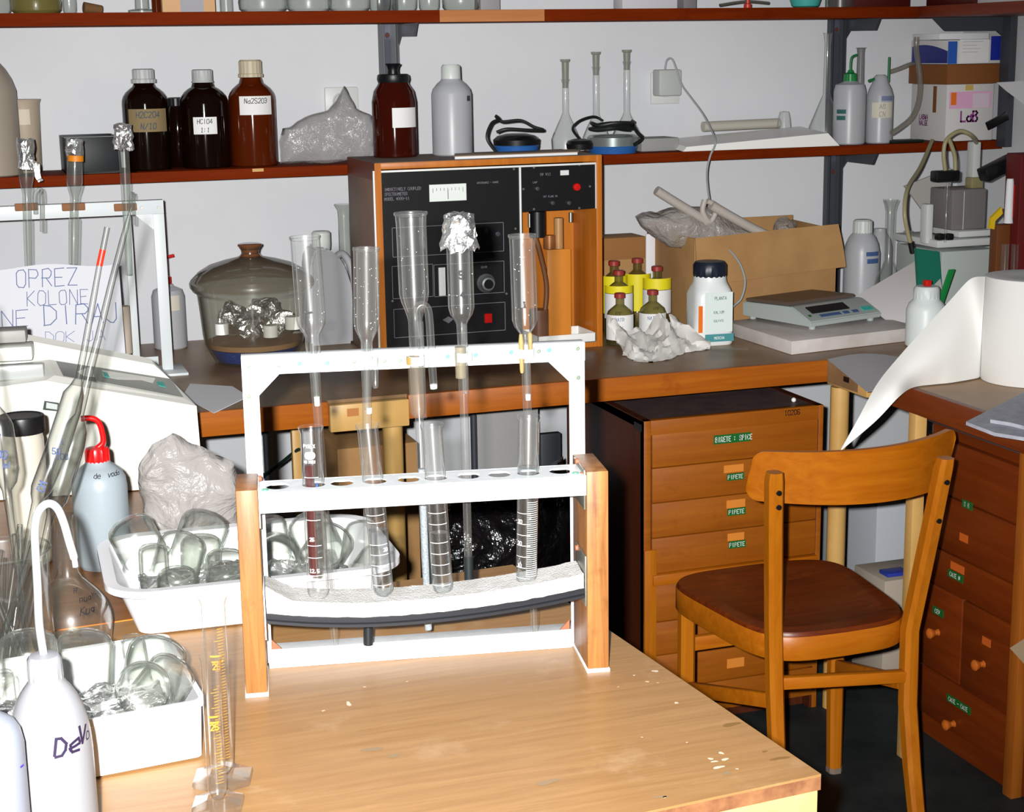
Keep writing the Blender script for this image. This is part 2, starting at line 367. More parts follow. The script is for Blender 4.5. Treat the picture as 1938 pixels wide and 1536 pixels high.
# ================================================================ the desk behind it
d2 = thing('laboratory_desk', 'second wooden desk butted behind the near one, under the white keypad instrument', 'desk', (0, 2.5, 0))
s0 = c2+V((0, .004, 0)); s1 = c2+(c1-c2).normalized()*.30+V((0, .004, 0)); b1 = V((.43, 2.93, ZD)); b0 = V((-.6, 2.98, ZD)); a0 = c2-(c1-c2).normalized()*.75+V((0, .004, 0))
bm = B(); prism(bm, [a0, s1, b1, b0], (0, 0, -.024)); obj('desktop', bm, m_lam2, d2)
bm = B(); prism(bm, [a0+V((0, -.0015, .0004)), s1+V((0, -.0015, .0004)), s1+V((0, .001, .0004)), a0+V((0, .001, .0004))], (0, 0, -.02)); obj('edge_band', bm, mat('orange_edge_band', (226, 128, 40), .5), d2)
for x, y in ((.40, 2.2), (.36, 2.86), (-.4, 2.15), (-.4, 2.9)):
    bm = B(); lz(bm, x, y, [(0, .02), (ZD-.024, .02)], 16); obj('leg', bm, m_tan, d2)
# ================================================================ rear bench along the wall
rb = thing('laboratory_bench', 'long dusty topped bench with an orange wood edge along the back wall', 'bench', (.8, 3.5, 0))
bm = B(); box(bm, -1.2, 1.812, 3.166, YW-.002, ZB-.049, ZB); box(bm, 1.812, XW-.002, 3.02, YW-.002, ZB-.049, ZB-.0002); obj('worktop', bm, m_btop, rb)
x0 = WY(622, 780, 3.15).x; x1 = WY(774, 770, 3.15).x
for a, b in ((-1.2, x0), (x1, 1.812)):
    bm = B(); box(bm, a, b, 3.15, 3.166, ZB-.049, ZB+.0004, .001); obj('edge_strip', bm, m_oak, rb)
bm = B(); box(bm, x0+.001, x1-.001, 3.143, 3.166, ZB-.062, ZB-.006, .003); pl = obj('frame_plate', bm, m_tan, rb)
bm = B(); p = WY(668, 780, 3.1425); box(bm, p.x-.012, p.x+.012, 3.1422, 3.1432, p.z-.008, p.z+.008); obj('wood_plug', bm, mat('plug', (176, 112, 56), .6), pl)
bm = B(); box(bm, 1.813, 1.832, 2.985, 3.155, ZB-.055, ZB-.004, .004); pl = obj('frame_plate', bm, m_tan, rb)
bm = B(); p = WX(1602, 718, 1.8125); box(bm, 1.8118, 1.8135, p.y-.012, p.y+.012, p.z-.006, p.z+.006); obj('slot', bm, m_black, pl)
for px, py, y in ((744, 850, 3.2), (1588, 800, 3.14)):
    p = WY(px, py, y); bm = B(); lz(bm, p.x, p.y, [(0, .021), (ZB-.06, .021)], 24); obj('leg', bm, m_tan, rb)
for x in (-1.0, 2.5):
    bm = B(); lz(bm, x, 3.3, [(0, .021), (ZB-.05, .021)], 16); obj('leg', bm, m_tan, rb)
# ================================================================ right-hand bench
r2 = thing('laboratory_bench', 'right hand bench carrying the paper towel roll, above the red-brown drawer unit', 'bench', (2.2, 2.3, 0))
m_rtop = mat('right_bench_top', (150, 116, 80), .45, nz=(5, (168, 138, 108)), spec=.35)
bm = B(); box(bm, 1.826, XW-.002, 1.5, 2.935, ZB-.05, ZB); obj('worktop', bm, m_rtop, r2)
bm = B(); box(bm, 1.81, 1.826, 1.5, 2.935, ZB-.05, ZB+.0004, .001); obj('edge_strip', bm, wood('red_edge', (112, 46, 12), (136, 62, 20), 'y', 1, .45), r2)
p = WY(1735, 850, 2.84)
for x, y in ((p.x, 2.84), (2.6, 2.84)):
    bm = B(); box(bm, x-.014, x+.014, y-.014, y+.014, 0, ZB-.05, .003); obj('leg', bm, m_tan, r2)
# ---- drawer unit under the right bench (faces left)
XF = 1.94
def YZ(px, py): p = WX(px, py, XF); return p.y, p.z
yb, yf = WX(1752, 950, XF).y, WX(1914, 1200, XF).y
dc = thing('drawer_cabinet', 'red-brown wooden drawer unit with round knobs under the right hand bench', 'cabinet', (2.2, 2.7, 0))
bm = B(); box(bm, XF+.018, XF+.5, yf-.03, yb+.01, 0, .745); obj('carcass', bm, m_drawer2, dc)
bm = B(); box(bm, XF-.006, XF+.02, yf-.034, yf-.004, 0, .745, .002); obj('stile', bm, wood('stile_wood', (150, 78, 20), (172, 98, 30), 'z', 1, .45), dc)
bm = B(); box(bm, XF-.004, XF+.02, yf-.034, yb, .715, .748, .002); obj('top_rail', bm, mat('grey_rail', (74, 66, 70), .5), dc)
bm = B(); box(bm, XF+.03, XF+.05, yf-.03, yb, 0, .05); obj('plinth', bm, m_black, dc)
zs = [WX(1850, y, XF).z for y in (853, 962, 1073, 1148, 1319)] + [.055]
knob_m = mat('knob_varnish', (178, 92, 28), .18, coat=.6)
def knob(par, y, z):
    bm = B(); lathe(bm, (XF-.001, y, z), (-1, 0, 0), [(0, .008), (.004, .006), (.010, .006), (.016, .011), (.022, .012), (.027, .008), (.029, 0)], 20); obj('knob', bm, knob_m, par)
def strip(par, nm, m, px0, px1, py0, py1, txt=None):
    (ya, za), (yb_, zb_) = YZ(px0, py0), YZ(px1, py1)
    zc, hh = (za+zb_)/2, .0085
    bm = B(); box(bm, XF-.0014, XF-.0002, yb_, ya, zc-hh, zc+hh); o = obj(nm, bm, m, par)
    if txt:
        bm = B(); wd_ = text_w(txt, .009); letters(bm, txt, .009, flat_surf((XF-.0015, ya-.5*(ya-yb_)+wd_*.5, zc-.0045), (0, -1, 0), (0, 0, 1)), .16); obj('lettering', bm, m_wtxt, o, smooth=False)
names = []
for i in range(5):
    zt, zb_ = zs[i]-.002, zs[i+1]+.002
    if i == 3:
        ym = WX(1819, 1215, XF).y
        for a, b, k in ((ym+.002, yb, (1776, 1196)), (yf, ym-.002, (1862, 1256))):
            bm = B(); box(bm, XF, XF+.018, a, b, zb_, zt, .0015); o = obj('door', bm, m_drawer2, dc); kk = WX(k[0], k[1], XF); knob(o, kk.y, kk.z); names.append(o)
        continue
    bm = B(); box(bm, XF, XF+.018, yf, yb, zb_, zt, .0015); o = obj('drawer', bm, m_drawer2, dc); names.append(o)
    if i == 4: kk = WX(1806, 1369, XF); knob(o, kk.y, kk.z)
strip(names[0], 'label_strip', m_green, 1822, 1841, 948, 962, 'S 6'); strip(names[2], 'label_strip', m_green, 1795, 1823, 1081, 1098, 'CASE N'); strip(names[3], 'label_strip', m_green, 1766, 1786, 1151, 1163, 'CEV')
strip(names[5], 'label_strip', m_green, 1793, 1837, 1312, 1352, 'CASE - CASE')
for o, q in ((names[1], (1817, 1832, 1011, 1024)), (names[2], (1800, 1825, 1066, 1082)), (names[4], (1860, 1875, 1205, 1223))): strip(o, 'paper_tag', mat('orange_tag', (196, 92, 24), .7), *q)
# ---- drawer cabinet under the rear bench
YC = 3.15
ca = thing('drawer_cabinet', 'orange wood drawer cabinet with green label strips under the back bench, behind the chair', 'cabinet', (1.6, 3.4, 0))
xl, xr = 1.369, 1.805; zt = .719
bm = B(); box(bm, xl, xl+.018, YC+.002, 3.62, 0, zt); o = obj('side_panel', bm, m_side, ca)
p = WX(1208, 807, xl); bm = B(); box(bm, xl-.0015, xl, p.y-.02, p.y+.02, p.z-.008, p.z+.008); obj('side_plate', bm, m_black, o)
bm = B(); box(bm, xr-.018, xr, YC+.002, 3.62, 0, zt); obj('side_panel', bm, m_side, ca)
bm = B(); box(bm, xl, xr, YC+.004, 3.62, zt-.02, zt-.002); obj('top_panel', bm, mat('grimy_top', (74, 58, 58), .6, nz=(12, (96, 78, 74))), ca)
bm = B(); box(bm, xl, xl+.016, YC, YC+.02, .26, zt, .001); box(bm, xr-.012, xr, YC, YC+.02, 0, zt, .001); box(bm, xl+.016, xr-.012, YC, YC+.02, zt-.032, zt, .001); o = obj('face_frame', bm, m_drawer, ca)
p = WY(1485, 786, YC); bm = B(); letters(bm, '10206', .011, flat_surf((p.x, YC-.0002, p.z), (1, 0, 0), (0, 0, 1)), .16); obj('lettering', bm, mat('carved_ink', (60, 24, 8), .8), o, smooth=False)
bm = B(); box(bm, xl, xl+.028, YC-.006, YC+.02, 0, .43, .001); obj('lower_stile', bm, m_oakz, ca)
zc = [zat(1.45, YC, y) for y in (817, 881, 947, 1013, 1080)]
zc2 = [zat(1.45, YC, y) for y in (1100, 1172, 1235, 1300)]+[.03]
txts = ['BIRETE : SPICE', 'PIPETE', 'PIPETE', 'PIPETE']; strips = [(1351, 1421, 822, 836), (1376, 1408, 895, 908), (1377, 1411, 961, 974), (1379, 1411, 1023, 1036)]
tags = [None, (1370, 1407, 879, 893), (1375, 1410, 945, 960), (1377, 1408, 1008, 1022)]
def fstrip(par, nm, m, q, txt=None):
    a, b = WY(q[0], q[2], YC-.002), WY(q[1], q[3], YC-.002); zm = (a.z+b.z)/2; hh = abs(a.z-b.z)/2*.8
    bm = B(); box(bm, a.x, b.x, YC-.0026, YC-.0012, zm-hh, zm+hh); o = obj(nm, bm, m, par)
    if txt:
        h = hh*1.1; w_ = text_w(txt, h); k = min(1, (b.x-a.x)*.92/w_); bm = B()
        letters(bm, txt, h, flat_surf(((a.x+b.x)/2-w_*k/2, YC-.0026, zm-h/2), (1, 0, 0), (0, 0, 1)), .14, sx=.62*k); obj('lettering', bm, m_wtxt, o, smooth=False)
for i in range(4):
    bm = B(); box(bm, xl+.019, xr-.014, YC-.0014, YC+.3, zc[i+1]+.0012, zc[i]-.0012, .0012); o = obj('drawer', bm, m_drawer, ca)
    fstrip(o, 'label_strip', m_green, strips[i], txts[i])
    if tags[i]: fstrip(o, 'paper_tag', m_tanpaper, tags[i])
bm = B(); box(bm, xl+.018, xr-.012, YC-.012, YC+.05, zc2[0]-.001, zc[4]-.001, .002); obj('ledge', bm, m_oakx, ca)
for i in range(4):
    bm = B(); box(bm, xl+.03, xr-.012, YC, YC+.3, zc2[i+1]+.0015, zc2[i]-.0015, .0012); o = obj('drawer', bm, m_drawer, ca)
    if i == 2: fstrip(o, 'paper_tag', m_tanpaper, (1376, 1408, 1245, 1262))
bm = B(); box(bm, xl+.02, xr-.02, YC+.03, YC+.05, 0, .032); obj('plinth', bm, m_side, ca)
s = on(1502, 762, zt-.002, 5); bm = B(); bmesh.ops.create_uvsphere(bm, u_segments=16, v_segments=10, radius=.0055, matrix=Matrix.Translation((s.x, s.y, zt+.0035))); solo('bead', bm, m_white, 'small white ball on top of the drawer cabinet', 'ball', (s.x, s.y, zt-.002))
# ================================================================ chair
ch = thing('wooden_chair', 'varnished bentwood chair with a dished red-brown seat and curved backrest', 'chair', (1.495, 2.68, 0))
zs0, zs1 = .428, .452
def seat_pt(a, k):
    c, s_ = math.cos(a), math.sin(a); e = .42
    x = math.copysign(abs(c)**e, c); y = math.copysign(abs(s_)**e, s_)
    w_ = .178 + .022*y; return V((1.497+x*w_*k, 2.712+y*.192*k+(.012*(1-x*x) if y > 0 else -.012*(1-x*x))*k, 0))
bm = B(); N = 64; rows = []
for k, z in ((.985, zs0), (1, zs0+.006), (1, zs1-.005), (.985, zs1), (.86, zs1), (.8, zs1-.0015), (.7, zs1-.006), (.45, zs1-.009), (.2, zs1-.01)):
    rows.append([bm.verts.new(seat_pt(i/N*6.28318, k)+V((0, 0, z))) for i in range(N)])
for a, b in zip(rows, rows[1:]):
    for i in range(N): bm.faces.new([a[i], a[(i+1) % N], b[(i+1) % N], b[i]])
bm.faces.new(rows[0][::-1]); bm.faces.new(rows[-1]); seat = obj('seat', bm, m_seat, ch)
bm = B(); rows = []
for k, z in ((1.004, zs0-.03), (1.010, zs0-.028), (1.010, zs1-.010), (1.003, zs1-.008)):
    rows.append([bm.verts.new(seat_pt(i/N*6.28318, k)+V((0, 0, z))) for i in range(N)])
for a, b in zip(rows, rows[1:]):
    for i in range(N): bm.faces.new([a[i], a[(i+1) % N], b[(i+1) % N], b[i]])
rows2 = [[bm.verts.new(seat_pt(i/N*6.28318, .93)+V((0, 0, z))) for i in range(N)] for z in (zs0-.03, zs0)]
for i in range(N): bm.faces.new([rows[0][i], rows2[0][i], rows2[0][(i+1) % N], rows[0][(i+1) % N]])
obj('seat_rim', bm, m_oakx, ch)
def post(bm, pts, wx, wy, bev=.006):
    rows = []
    for p, a, b in pts:
        p = V(p); rows.append([bm.verts.new(p+V((sx*wx*a, sy*wy*b, 0))) for sx, sy in ((-1, -.55), (-.55, -1), (.55, -1), (1, -.55), (1, .55), (.55, 1), (-.55, 1), (-1, .55))])
    for a, b in zip(rows, rows[1:]):
        for i in range(8): bm.faces.new([a[i], a[(i+1) % 8], b[(i+1) % 8], b[i]])
    bm.faces.new(rows[0][::-1]); bm.faces.new(rows[-1])
def L_at(px, py, y): return WY(px, py, y)
# rear legs run up into the backrest posts
for nm, rowsp in (('leg', ((1466, 893, 2.475, .88), (1465, 910, 2.478, 1), (1464, 1000, 2.505, 1), (1464, 1180, 2.535, 1), (1466, 1300, 2.53, 1), (1470, 1420, 2.51, .95), (None, 0, 2.455, .85))),
                  ('leg', ((1790, 866, 2.42, .88), (1786, 882, 2.424, 1), (1760, 1010, 2.47, 1.05), (1722, 1190, 2.52, 1.05), (1718, 1330, 2.51, 1.05), (1726, 1450, 2.475, 1), (None, 0, 2.43, .9)))):
    pts = []
    for px, py, y, k in rowsp:
        if px is None: pts.append(((pts[-1][0].x-.002, y, 0), k, k))
        else: pts.append((WY(px, py, y), k, k))
    bm = B(); post(bm, pts, .0145, .017); lg = obj('leg', bm, m_oakz, ch)
    for i, f in ((1, .22), (1, .55) if rowsp[0][0] < 1700 else (1, .85)):
        p = V(pts[1][0]).lerp(V(pts[2][0]), f*.9 + .0); bm = B(); lathe(bm, p+V((0, -.0205, 0)), (0, -1, 0), [(-.005, .0048), (.0006, .0048), (.0008, .003), (.0002, 0)], 14, c0=False); obj('screw', bm, m_black, lg)
for x in (1.325, 1.668):
    bm = B(); post(bm, [((x, 2.835, .43), 1, 1), ((x, 2.835, .2), 1, 1), ((x, 2.83, .012), .9, .9)], .0155, .0155); lg = obj('leg', bm, m_oakz, ch)
    bm = B(); post(bm, [((x, 2.83, .012), .95, .95), ((x, 2.83, 0), .95, .95)], .0155, .0155); obj('foot_pad', bm, mat('grey_pad', (120, 104, 90), .7), lg)
def bar(name, a, b, h, w_):
    a, b = V(a), V(b); d = (b-a).normalized(); n = V((-d.y, d.x, 0)).normalized()
    bm = B(); obox(bm, a-n*w_/2-V((0, 0, h/2)), b-a, n*w_, V((0, 0, h)), .003); obj(name, bm, m_oakx, ch)
pl_, pr_ = WY(1466, 1292, 2.53), WY(1718, 1278, 2.51)
bar('stretcher', pl_, pr_, .024, .018)
bar('stretcher', (1.325, 2.835, .235), (pl_.x, 2.53, pl_.z-.035), .03, .016); bar('stretcher', (1.668, 2.835, .235), (pr_.x, 2.53, pr_.z-.02), .03, .016)
bar('stretcher', (1.325, 2.835, .33), (1.668, 2.835, .33), .03, .016)
# curved backrest on the sitter's side of the posts
def back_pt(u, v):
    x = 1.330+.398*u; c = 2*u-1
    lo = .688+.004*c*c; hi = .798-.002*(1-c*c)+.009*c
    d_ = min(u, 1-u)*.46; rc = .023; sh = 1-(rc-math.sqrt(max(0, rc*rc-(rc-d_)**2)))/((hi-lo)/2) if d_ < rc else 1
    z = (lo+hi)/2+(hi-lo)/2*(2*v-1)*sh
    y = 2.524-.046*u + .072*(c*c) - .022*v
    return V((x, y, z))
def back_n(u):
    d = back_pt(min(u+.01, 1), .5)-back_pt(max(u-.01, 0), .5); return V((-d.y, d.x, 0)).normalized()
bm = B(); nu, nv = 72, 12; us = [k/nu-.85*math.sin(2*math.pi*k/nu)/(2*math.pi) for k in range(nu+1)]
ga = [[bm.verts.new(back_pt(u, k/nv)) for k in range(nv+1)] for u in us]; gb = [[bm.verts.new(back_pt(u, k/nv)+back_n(u)*.012) for k in range(nv+1)] for u in us]
for i in range(nu):
    for k in range(nv): bm.faces.new([ga[i][k], ga[i+1][k], ga[i+1][k+1], ga[i][k+1]]); bm.faces.new([gb[i][k], gb[i][k+1], gb[i+1][k+1], gb[i+1][k]])
    for k in (0, nv): bm.faces.new([ga[i][k], ga[i+1][k], gb[i+1][k], gb[i][k]])
for k in range(nv):
    for i in (0, nu): bm.faces.new([ga[i][k], ga[i][k+1], gb[i][k+1], gb[i][k]])
obj('backrest', bm, m_oakx, ch)
# ================================================================ wall shelves
XS0 = -1.2
sh1 = thing('wall_shelf', 'lower dark red wooden shelf carrying the row of brown bottles', 'shelf', (.8, 3.9, ZS))
bm = B(); box(bm, XS0, XW-.002, YSF, YW-.012, ZS-.0235, ZS, .001); obj('shelf_board', bm, m_red, sh1)
bm = B(); p = WY(488, 318, YSF); box(bm, p.x-.013, p.x+.013, YSF-.0012, YSF, ZS-.008, ZS-.001); obj('paint_chip', bm, mat('chip', (200, 160, 100), .7), sh1)
sh2 = thing('wall_shelf', 'upper dark red wooden shelf along the top of the picture, with a pale spliced patch', 'shelf', (.8, 3.9, ZU))
xa, xb = WY(832, 32, YSF).x, WY(1030, 30, YSF).x
bm = B(); box(bm, XS0, XW-.002, YSF, YW-.012, ZU-.028, ZU, .001); obj('shelf_board', bm, m_red, sh2)
bm = B(); box(bm, xa, xb, YSF-.0015, YSF+.01, ZU-.0275, ZU-.0005); obj('splice', bm, m_pale, sh2)
sh3 = thing('wall_shelf', 'upper shelf on the right hand wall above the blue and white carton', 'shelf', (2.6, 3.2, ZU))
XSF = WY(1735, 30, YSF).x
bm = B(); box(bm, XSF, XW-.012, 2.2, YSF-.004, ZU-.028, ZU, .001); obj('shelf_board', bm, wood('shelf_wood_side', (108, 36, 10), (128, 50, 16), 'y', 1, .5), sh3)
def upright(px, label, dark=m_dgrey, z0=.83):
    x = WY(px, 200, YW-.01).x; t = thing('shelf_upright', label, 'bracket', (x, YW-.01, 1.2))
    bm = B(); box(bm, x-.024, x+.024, YW-.010, YW-.0005, z0, 1.9); obj('back_strip', bm, dark, t)
    bm = B(); box(bm, x-.024, x-.019, YW-.022, YW-.010, z0, 1.9); box(bm, x+.019, x+.024, YW-.022, YW-.010, z0, 1.9); obj('channel', bm, dark, t)
    bm = B(); box(bm, x-.011, x+.004, YW-.016, YW-.009, z0, 1.9); obj('rail', bm, m_rail, t)
    for z, ln in ((ZU-.0285, .178), (ZS-.024, .185)):
        bm = B(); xx = x+.02
        prism(bm, [V((xx, YW-.012, z)), V((xx, YW-.012-ln, z)), V((xx, YW-.012-ln+.02, z-.03)), V((xx, YW-.04, z-.03)), V((xx, YW-.018, z-.05)), V((xx, YW-.012, z-.05))], (.006, 0, 0)); obj('arm', bm, dark, t)
    for z in (1.545, 1.165):
        bm = B(); lathe(bm, (x-.004, YW-.016, z), (0, -1, 0), [(0, .006), (.002, .005), (.002, 0)], 12, c0=False); obj('screw', bm, mat('rusty_screw', (90, 40, 26), .6), t)
    return t
upright(739, 'grey slotted steel shelf upright behind the brown bottle with the black stopper', mat('mid_grey_steel', (92, 94, 98), .45, .3))
upright(1580, 'dark slotted steel shelf upright on the back wall left of the green capped bottle')
y = WX(1905, 180, XW-.01).y
t = thing('shelf_upright', 'dark steel shelf upright on the right hand wall beside the cartons', 'bracket', (XW-.01, y, 1.3))
bm = B(); box(bm, XW-.022, XW-.0005, y-.02, y+.02, 1.23, 1.9); obj('back_strip', bm, m_dgrey, t)
bm = B(); z = ZU-.0285
prism(bm, [V((XW-.02, y+.014, z)), V((XW-.24, y+.014, z)), V((XW-.20, y+.014, z-.034)), V((XW-.04, y+.014, z-.036)), V((XW-.02, y+.014, z-.05))], (0, .006, 0)); obj('arm', bm, m_dgrey, t)
# ================================================================ sockets on the wall
def socket(px0, px1, py0, py1, label):
    a, b = WY(px0, py1, YW), WY(px1, py0, YW); cx, cz = (a.x+b.x)/2, (a.z+b.z)/2; w = (b.x-a.x)/2; h = (b.z-a.z)/2
    t = thing('wall_socket', label, 'socket', (cx, YW, cz)); bm = B(); box(bm, cx-w, cx+w, YW-.010, YW-.0005, cz-h, cz+h, .003); obj('cover_plate', bm, mat('socket_plate', (206, 208, 206), .4), t)
    bm = B(); lathe(bm, (cx, YW-.0101, cz), (0, -1, 0), [(0, .024), (.002, .024), (.002, .021), (.0002, .019), (.0002, 0)], 28, c0=False); obj('socket_well', bm, mat('socket_well', (190, 192, 190), .4), t)
    return cx, cz
socket(615, 676, 164, 222, 'white wall socket plate behind the clear plastic bag')
cx, cz = socket(1230, 1284, 136, 197, 'white wall socket with a power adapter plugged into it')
a, b = WY(1245, 182, YW-.05), WY(1288, 131, YW-.05)
ad = thing('power_adapter', 'grey plug-in power adapter in the wall socket with a thin trailing cord', 'adapter', ((a.x+b.x)/2, YW-.04, a.z))
m_adp = mat('adapter_grey', (176, 180, 176), .5)
bm = B(); box(bm, a.x, b.x, YW-.060, YW-.0125, a.z, b.z, .005); obj('housing', bm, m_adp, ad)
cpts = [(1258, 134, 3.96), (1262, 114, 3.955), (1272, 112, 3.945), (1281, 134, 3.935), (1290, 160, 3.925), (1308, 185, 3.90), (1330, 215, 3.86), (1346, 245, 3.815), (1354, 264, 3.78), (1352, 278, 3.775), (1344, 295, 3.775), (1338, 325, 3.78), (1340, 360, 3.79), (1347, 400, 3.80), (1353, 430, 3.74), (1356, 455, 3.66), (1375, 468, 3.60), (1398, 495, 3.56), (1410, 530, 3.54), (1404, 562, 3.54), (1390, 578, 3.55)]
P = [WY(*q) for q in cpts]; P += [V((P[-1].x-.01, 3.62, ZB+.02)), V((P[-1].x+.03, 3.68, ZB+.004)), V((P[-1].x+.15, 3.69, ZB+.004))]
bm = B(); tube(bm, P, .0026, 8, 6); obj('cord', bm, mat('cord_grey', (150, 156, 156), .5), ad)
# ================================================================ bottles on the lower shelf
m_amb = dark_glass('amber_glass', (92, 32, 4)); m_ambd = dark_glass('dark_amber_glass', (22, 8, 3)); m_ambr = dark_glass('red_amber_glass', (66, 15, 3))
m_capg = mat('grey_screw_cap', (176, 178, 178), .5); m_capb = mat('beige_screw_cap', (186, 176, 150), .5)
m_lblw = mat('white_label', (226, 226, 224), .7); m_lblt = mat('tan_label', (130, 112, 78), .8)
m_pe = mat('cloudy_polythene', (196, 200, 204), .35, trans=.12); m_pe2 = mat('cloudy_polythene_grey', (178, 180, 184), .35, trans=.15)
flute = lambda i, s: 1+.025*(1 if i % 2 else -1)
def jug(nm, label, cat, s, rows, m, group=None, seg=36):
    t = thing(nm, label, cat, (s.x, s.y, s.z0), group); bm = B(); pr = s.prof(rows); pr = [(s.z0, pr[0][1]*.93)]+[(max(z, s.z0+.003), r) for z, r in pr]
    lz(bm, s.x, s.y, pr, seg); obj('body', bm, m, t); return t
def cap(t, s, rows, m, nm='cap', fl=True, seg=36):
    bm = B(); lz(bm, s.x, s.y, s.prof(rows), seg, flute=flute if fl else None); return obj(nm, bm, m, t)
def label_on(t, s, cx, hw, x0, x1, y0, y1, m, text=(), ink=None, h=.010, nm='label'):
    r = hw*s.m; a = [math.asin(max(-.98, min(.98, (x-cx)/hw))) for x in (x0, x1)]; z0, z1 = s.z(y1), s.z(y0)
    bm = B(); s.patch(bm, r, a[0], a[1], z0, z1); o = obj(nm, bm, m, t)
    for i, tx in enumerate(text):
        if not tx: continue
        w = text_w(tx, h); k = min(1, (a[1]-a[0])*r*.86/w); bm = B()
        zc = z1-(z1-z0)*(i+.5)/len(text)-h/2; ac = (a[0]+a[1])/2-w*k/2/r
        letters(bm, tx, h, s.surf(r, ac, zc), .13, .1, .25, sx=.62*k); obj('lettering', bm, ink or m_ktxt, o, smooth=False)
    return o
YM = 3.885
def amber(px, hw, top, neck, sh, m, label, capm, caprows):
    s = St(px, 240, YM, ZS); neck_hw, ny = neck
    y0 = sh[0]-3; t = jug('reagent_bottle', label, 'bottle', s, [(None, hw), (y0+34, hw), (y0+27, hw*.985), (y0+20, hw*.93), (y0+12, hw*.80), (y0+6, hw*.64), (y0+2, neck_hw*1.15), (ny, neck_hw)], m)
    cap(t, s, caprows, capm); return t, s
t, s = amber(277, 43, 0, (19, 158), (165, 205), m_ambd, 'very dark brown reagent bottle with a tan label and grey cap', m_capg, [(157, 23), (150, 23), (149, 20), (132, 20), (130, 17)])
label_on(t, s, 277, 43, 246, 314, 205, 248, m_lblt, ('H2C2O4', 'N/10'), mat('faded_ink', (60, 76, 90), .8), .013)
t, s = amber(388, 45, 0, (19, 155), (165, 207), m_ambd, 'very dark brown reagent bottle with a small white label and grey cap', m_capg, [(156, 21), (152, 19), (133, 19), (131, 16)])
label_on(t, s, 388, 45, 367, 410, 220, 252, m_lblw, ('HClO4', '1:1'), None, .010)
t, s = amber(479, 44, 0, (20, 147), (158, 200), m_amb, 'clearer brown reagent bottle with a white formula label and beige cap', m_capb, [(146, 23), (140, 23), (139, 21), (116, 21), (113, 18)])
label_on(t, s, 479, 44, 456, 514, 181, 216, m_lblw, ('Na2S2O3', ''), None, .011)
s = St(336, 240, 3.955, ZS); t = jug('reagent_bottle', 'small brown bottle half hidden between the two darkest bottles', 'bottle', s, [(None, 21), (215, 21), (203, 17), (198, 14)], m_ambd); cap(t, s, [(200, 16), (186, 16), (184, 13)], m_black)
ZI = 1.266
s = St(747, 240, 3.715, ZI); t = jug('reagent_bottle', 'red-brown bottle with a black stopper standing on the wooden instrument', 'bottle', s, [(None, 42), (192, 42), (172, 38), (160, 30), (154, 28)], m_ambr)
cap(t, s, [(156, 29), (150, 31), (142, 30), (140, 27)], m_black, 'collar', False)
cap(t, s, [(141, 11), (132, 10), (126, 12), (122, 15), (120, 14)], m_black, 'stopper', False)
label_on(t, s, 747, 42, 743, 786, 203, 240, m_lblw, ('', ''), None, .010)
s = St(855, 220, 3.70, ZI); t = jug('plastic_bottle', 'cloudy white plastic bottle standing on the wooden instrument', 'bottle', s, [(None, 38), (178, 38), (168, 35), (158, 27), (151, 19), (147, 18)], m_pe2)
cap(t, s, [(150, 18.5), (126, 18), (122, 15)], mat('milky_cap', (198, 204, 200), .4), 'cap', False)
label_on(t, s, 855, 38, 884, 890, 181, 191, m_dgrey, nm='mark')
# ---- far left
s = St(-18, 240, 3.862, ZS); t = jug('plastic_bottle', 'big beige plastic bottle cut off by the left edge', 'bottle', s, [(None, 52), (172, 52), (150, 45), (130, 34), (115, 22), (105, 20)], mat('beige_polythene', (150, 140, 126), .45)); cap(t, s, [(106, 22), (80, 21), (78, 18)], m_capb)
s = St(46, 250, 3.952, ZS); t = jug('plastic_beaker', 'beige plastic beaker with a square label behind the big beige bottle', 'beaker', s, [(None, 28), (215, 31), (196, 32), (188, 35)], mat('beige_beaker', (172, 158, 138), .5))
label_on(t, s, 44, 31, 37, 56, 206, 235, mat('cream_sticker', (206, 196, 176), .7))
bm = B(); a, b = WY(126, 320, 3.80), WY(226, 314, 3.80); zt = WY(126, 262, 3.80).z
dr = V((1, .05, 0)).normalized(); o = V((a.x, 3.805, ZS+.0005))
tr = thing('black_tray_box', 'low black open tray box left of the brown bottles', 'box', (o.x, o.y, ZS))
H = zt-ZS; Lx, Ly = (b.x-a.x), .17
for oo, ex, ey, nm in ((o, dr*Lx, V((0, .004, 0)), 'side'), (o+V((0, Ly, 0)), dr*Lx, V((0, .004, 0)), 'side'), (o, dr*.004, V((0, Ly, 0)), 'end'), (o+dr*Lx, dr*.004, V((0, Ly+.004, 0)), 'end')):
    bm = B(); obox(bm, oo, ex, ey, V((0, 0, H)), .001); obj(nm, bm, mat('black_blue', (20, 25, 28), .5), tr)
bm = B(); obox(bm, o, dr*Lx, V((0, Ly, 0)), V((0, 0, .004))); obj('base', bm, m_black, tr)
bm = B(); obox(bm, o+V((0, 0, H+.0002)), dr*Lx, V((0, .006, 0)), V((0, 0, .0015))); obj('pale_edge', bm, mat('pale_edge', (120, 122, 124), .6), tr)  # paler grey strip along the top of the front side
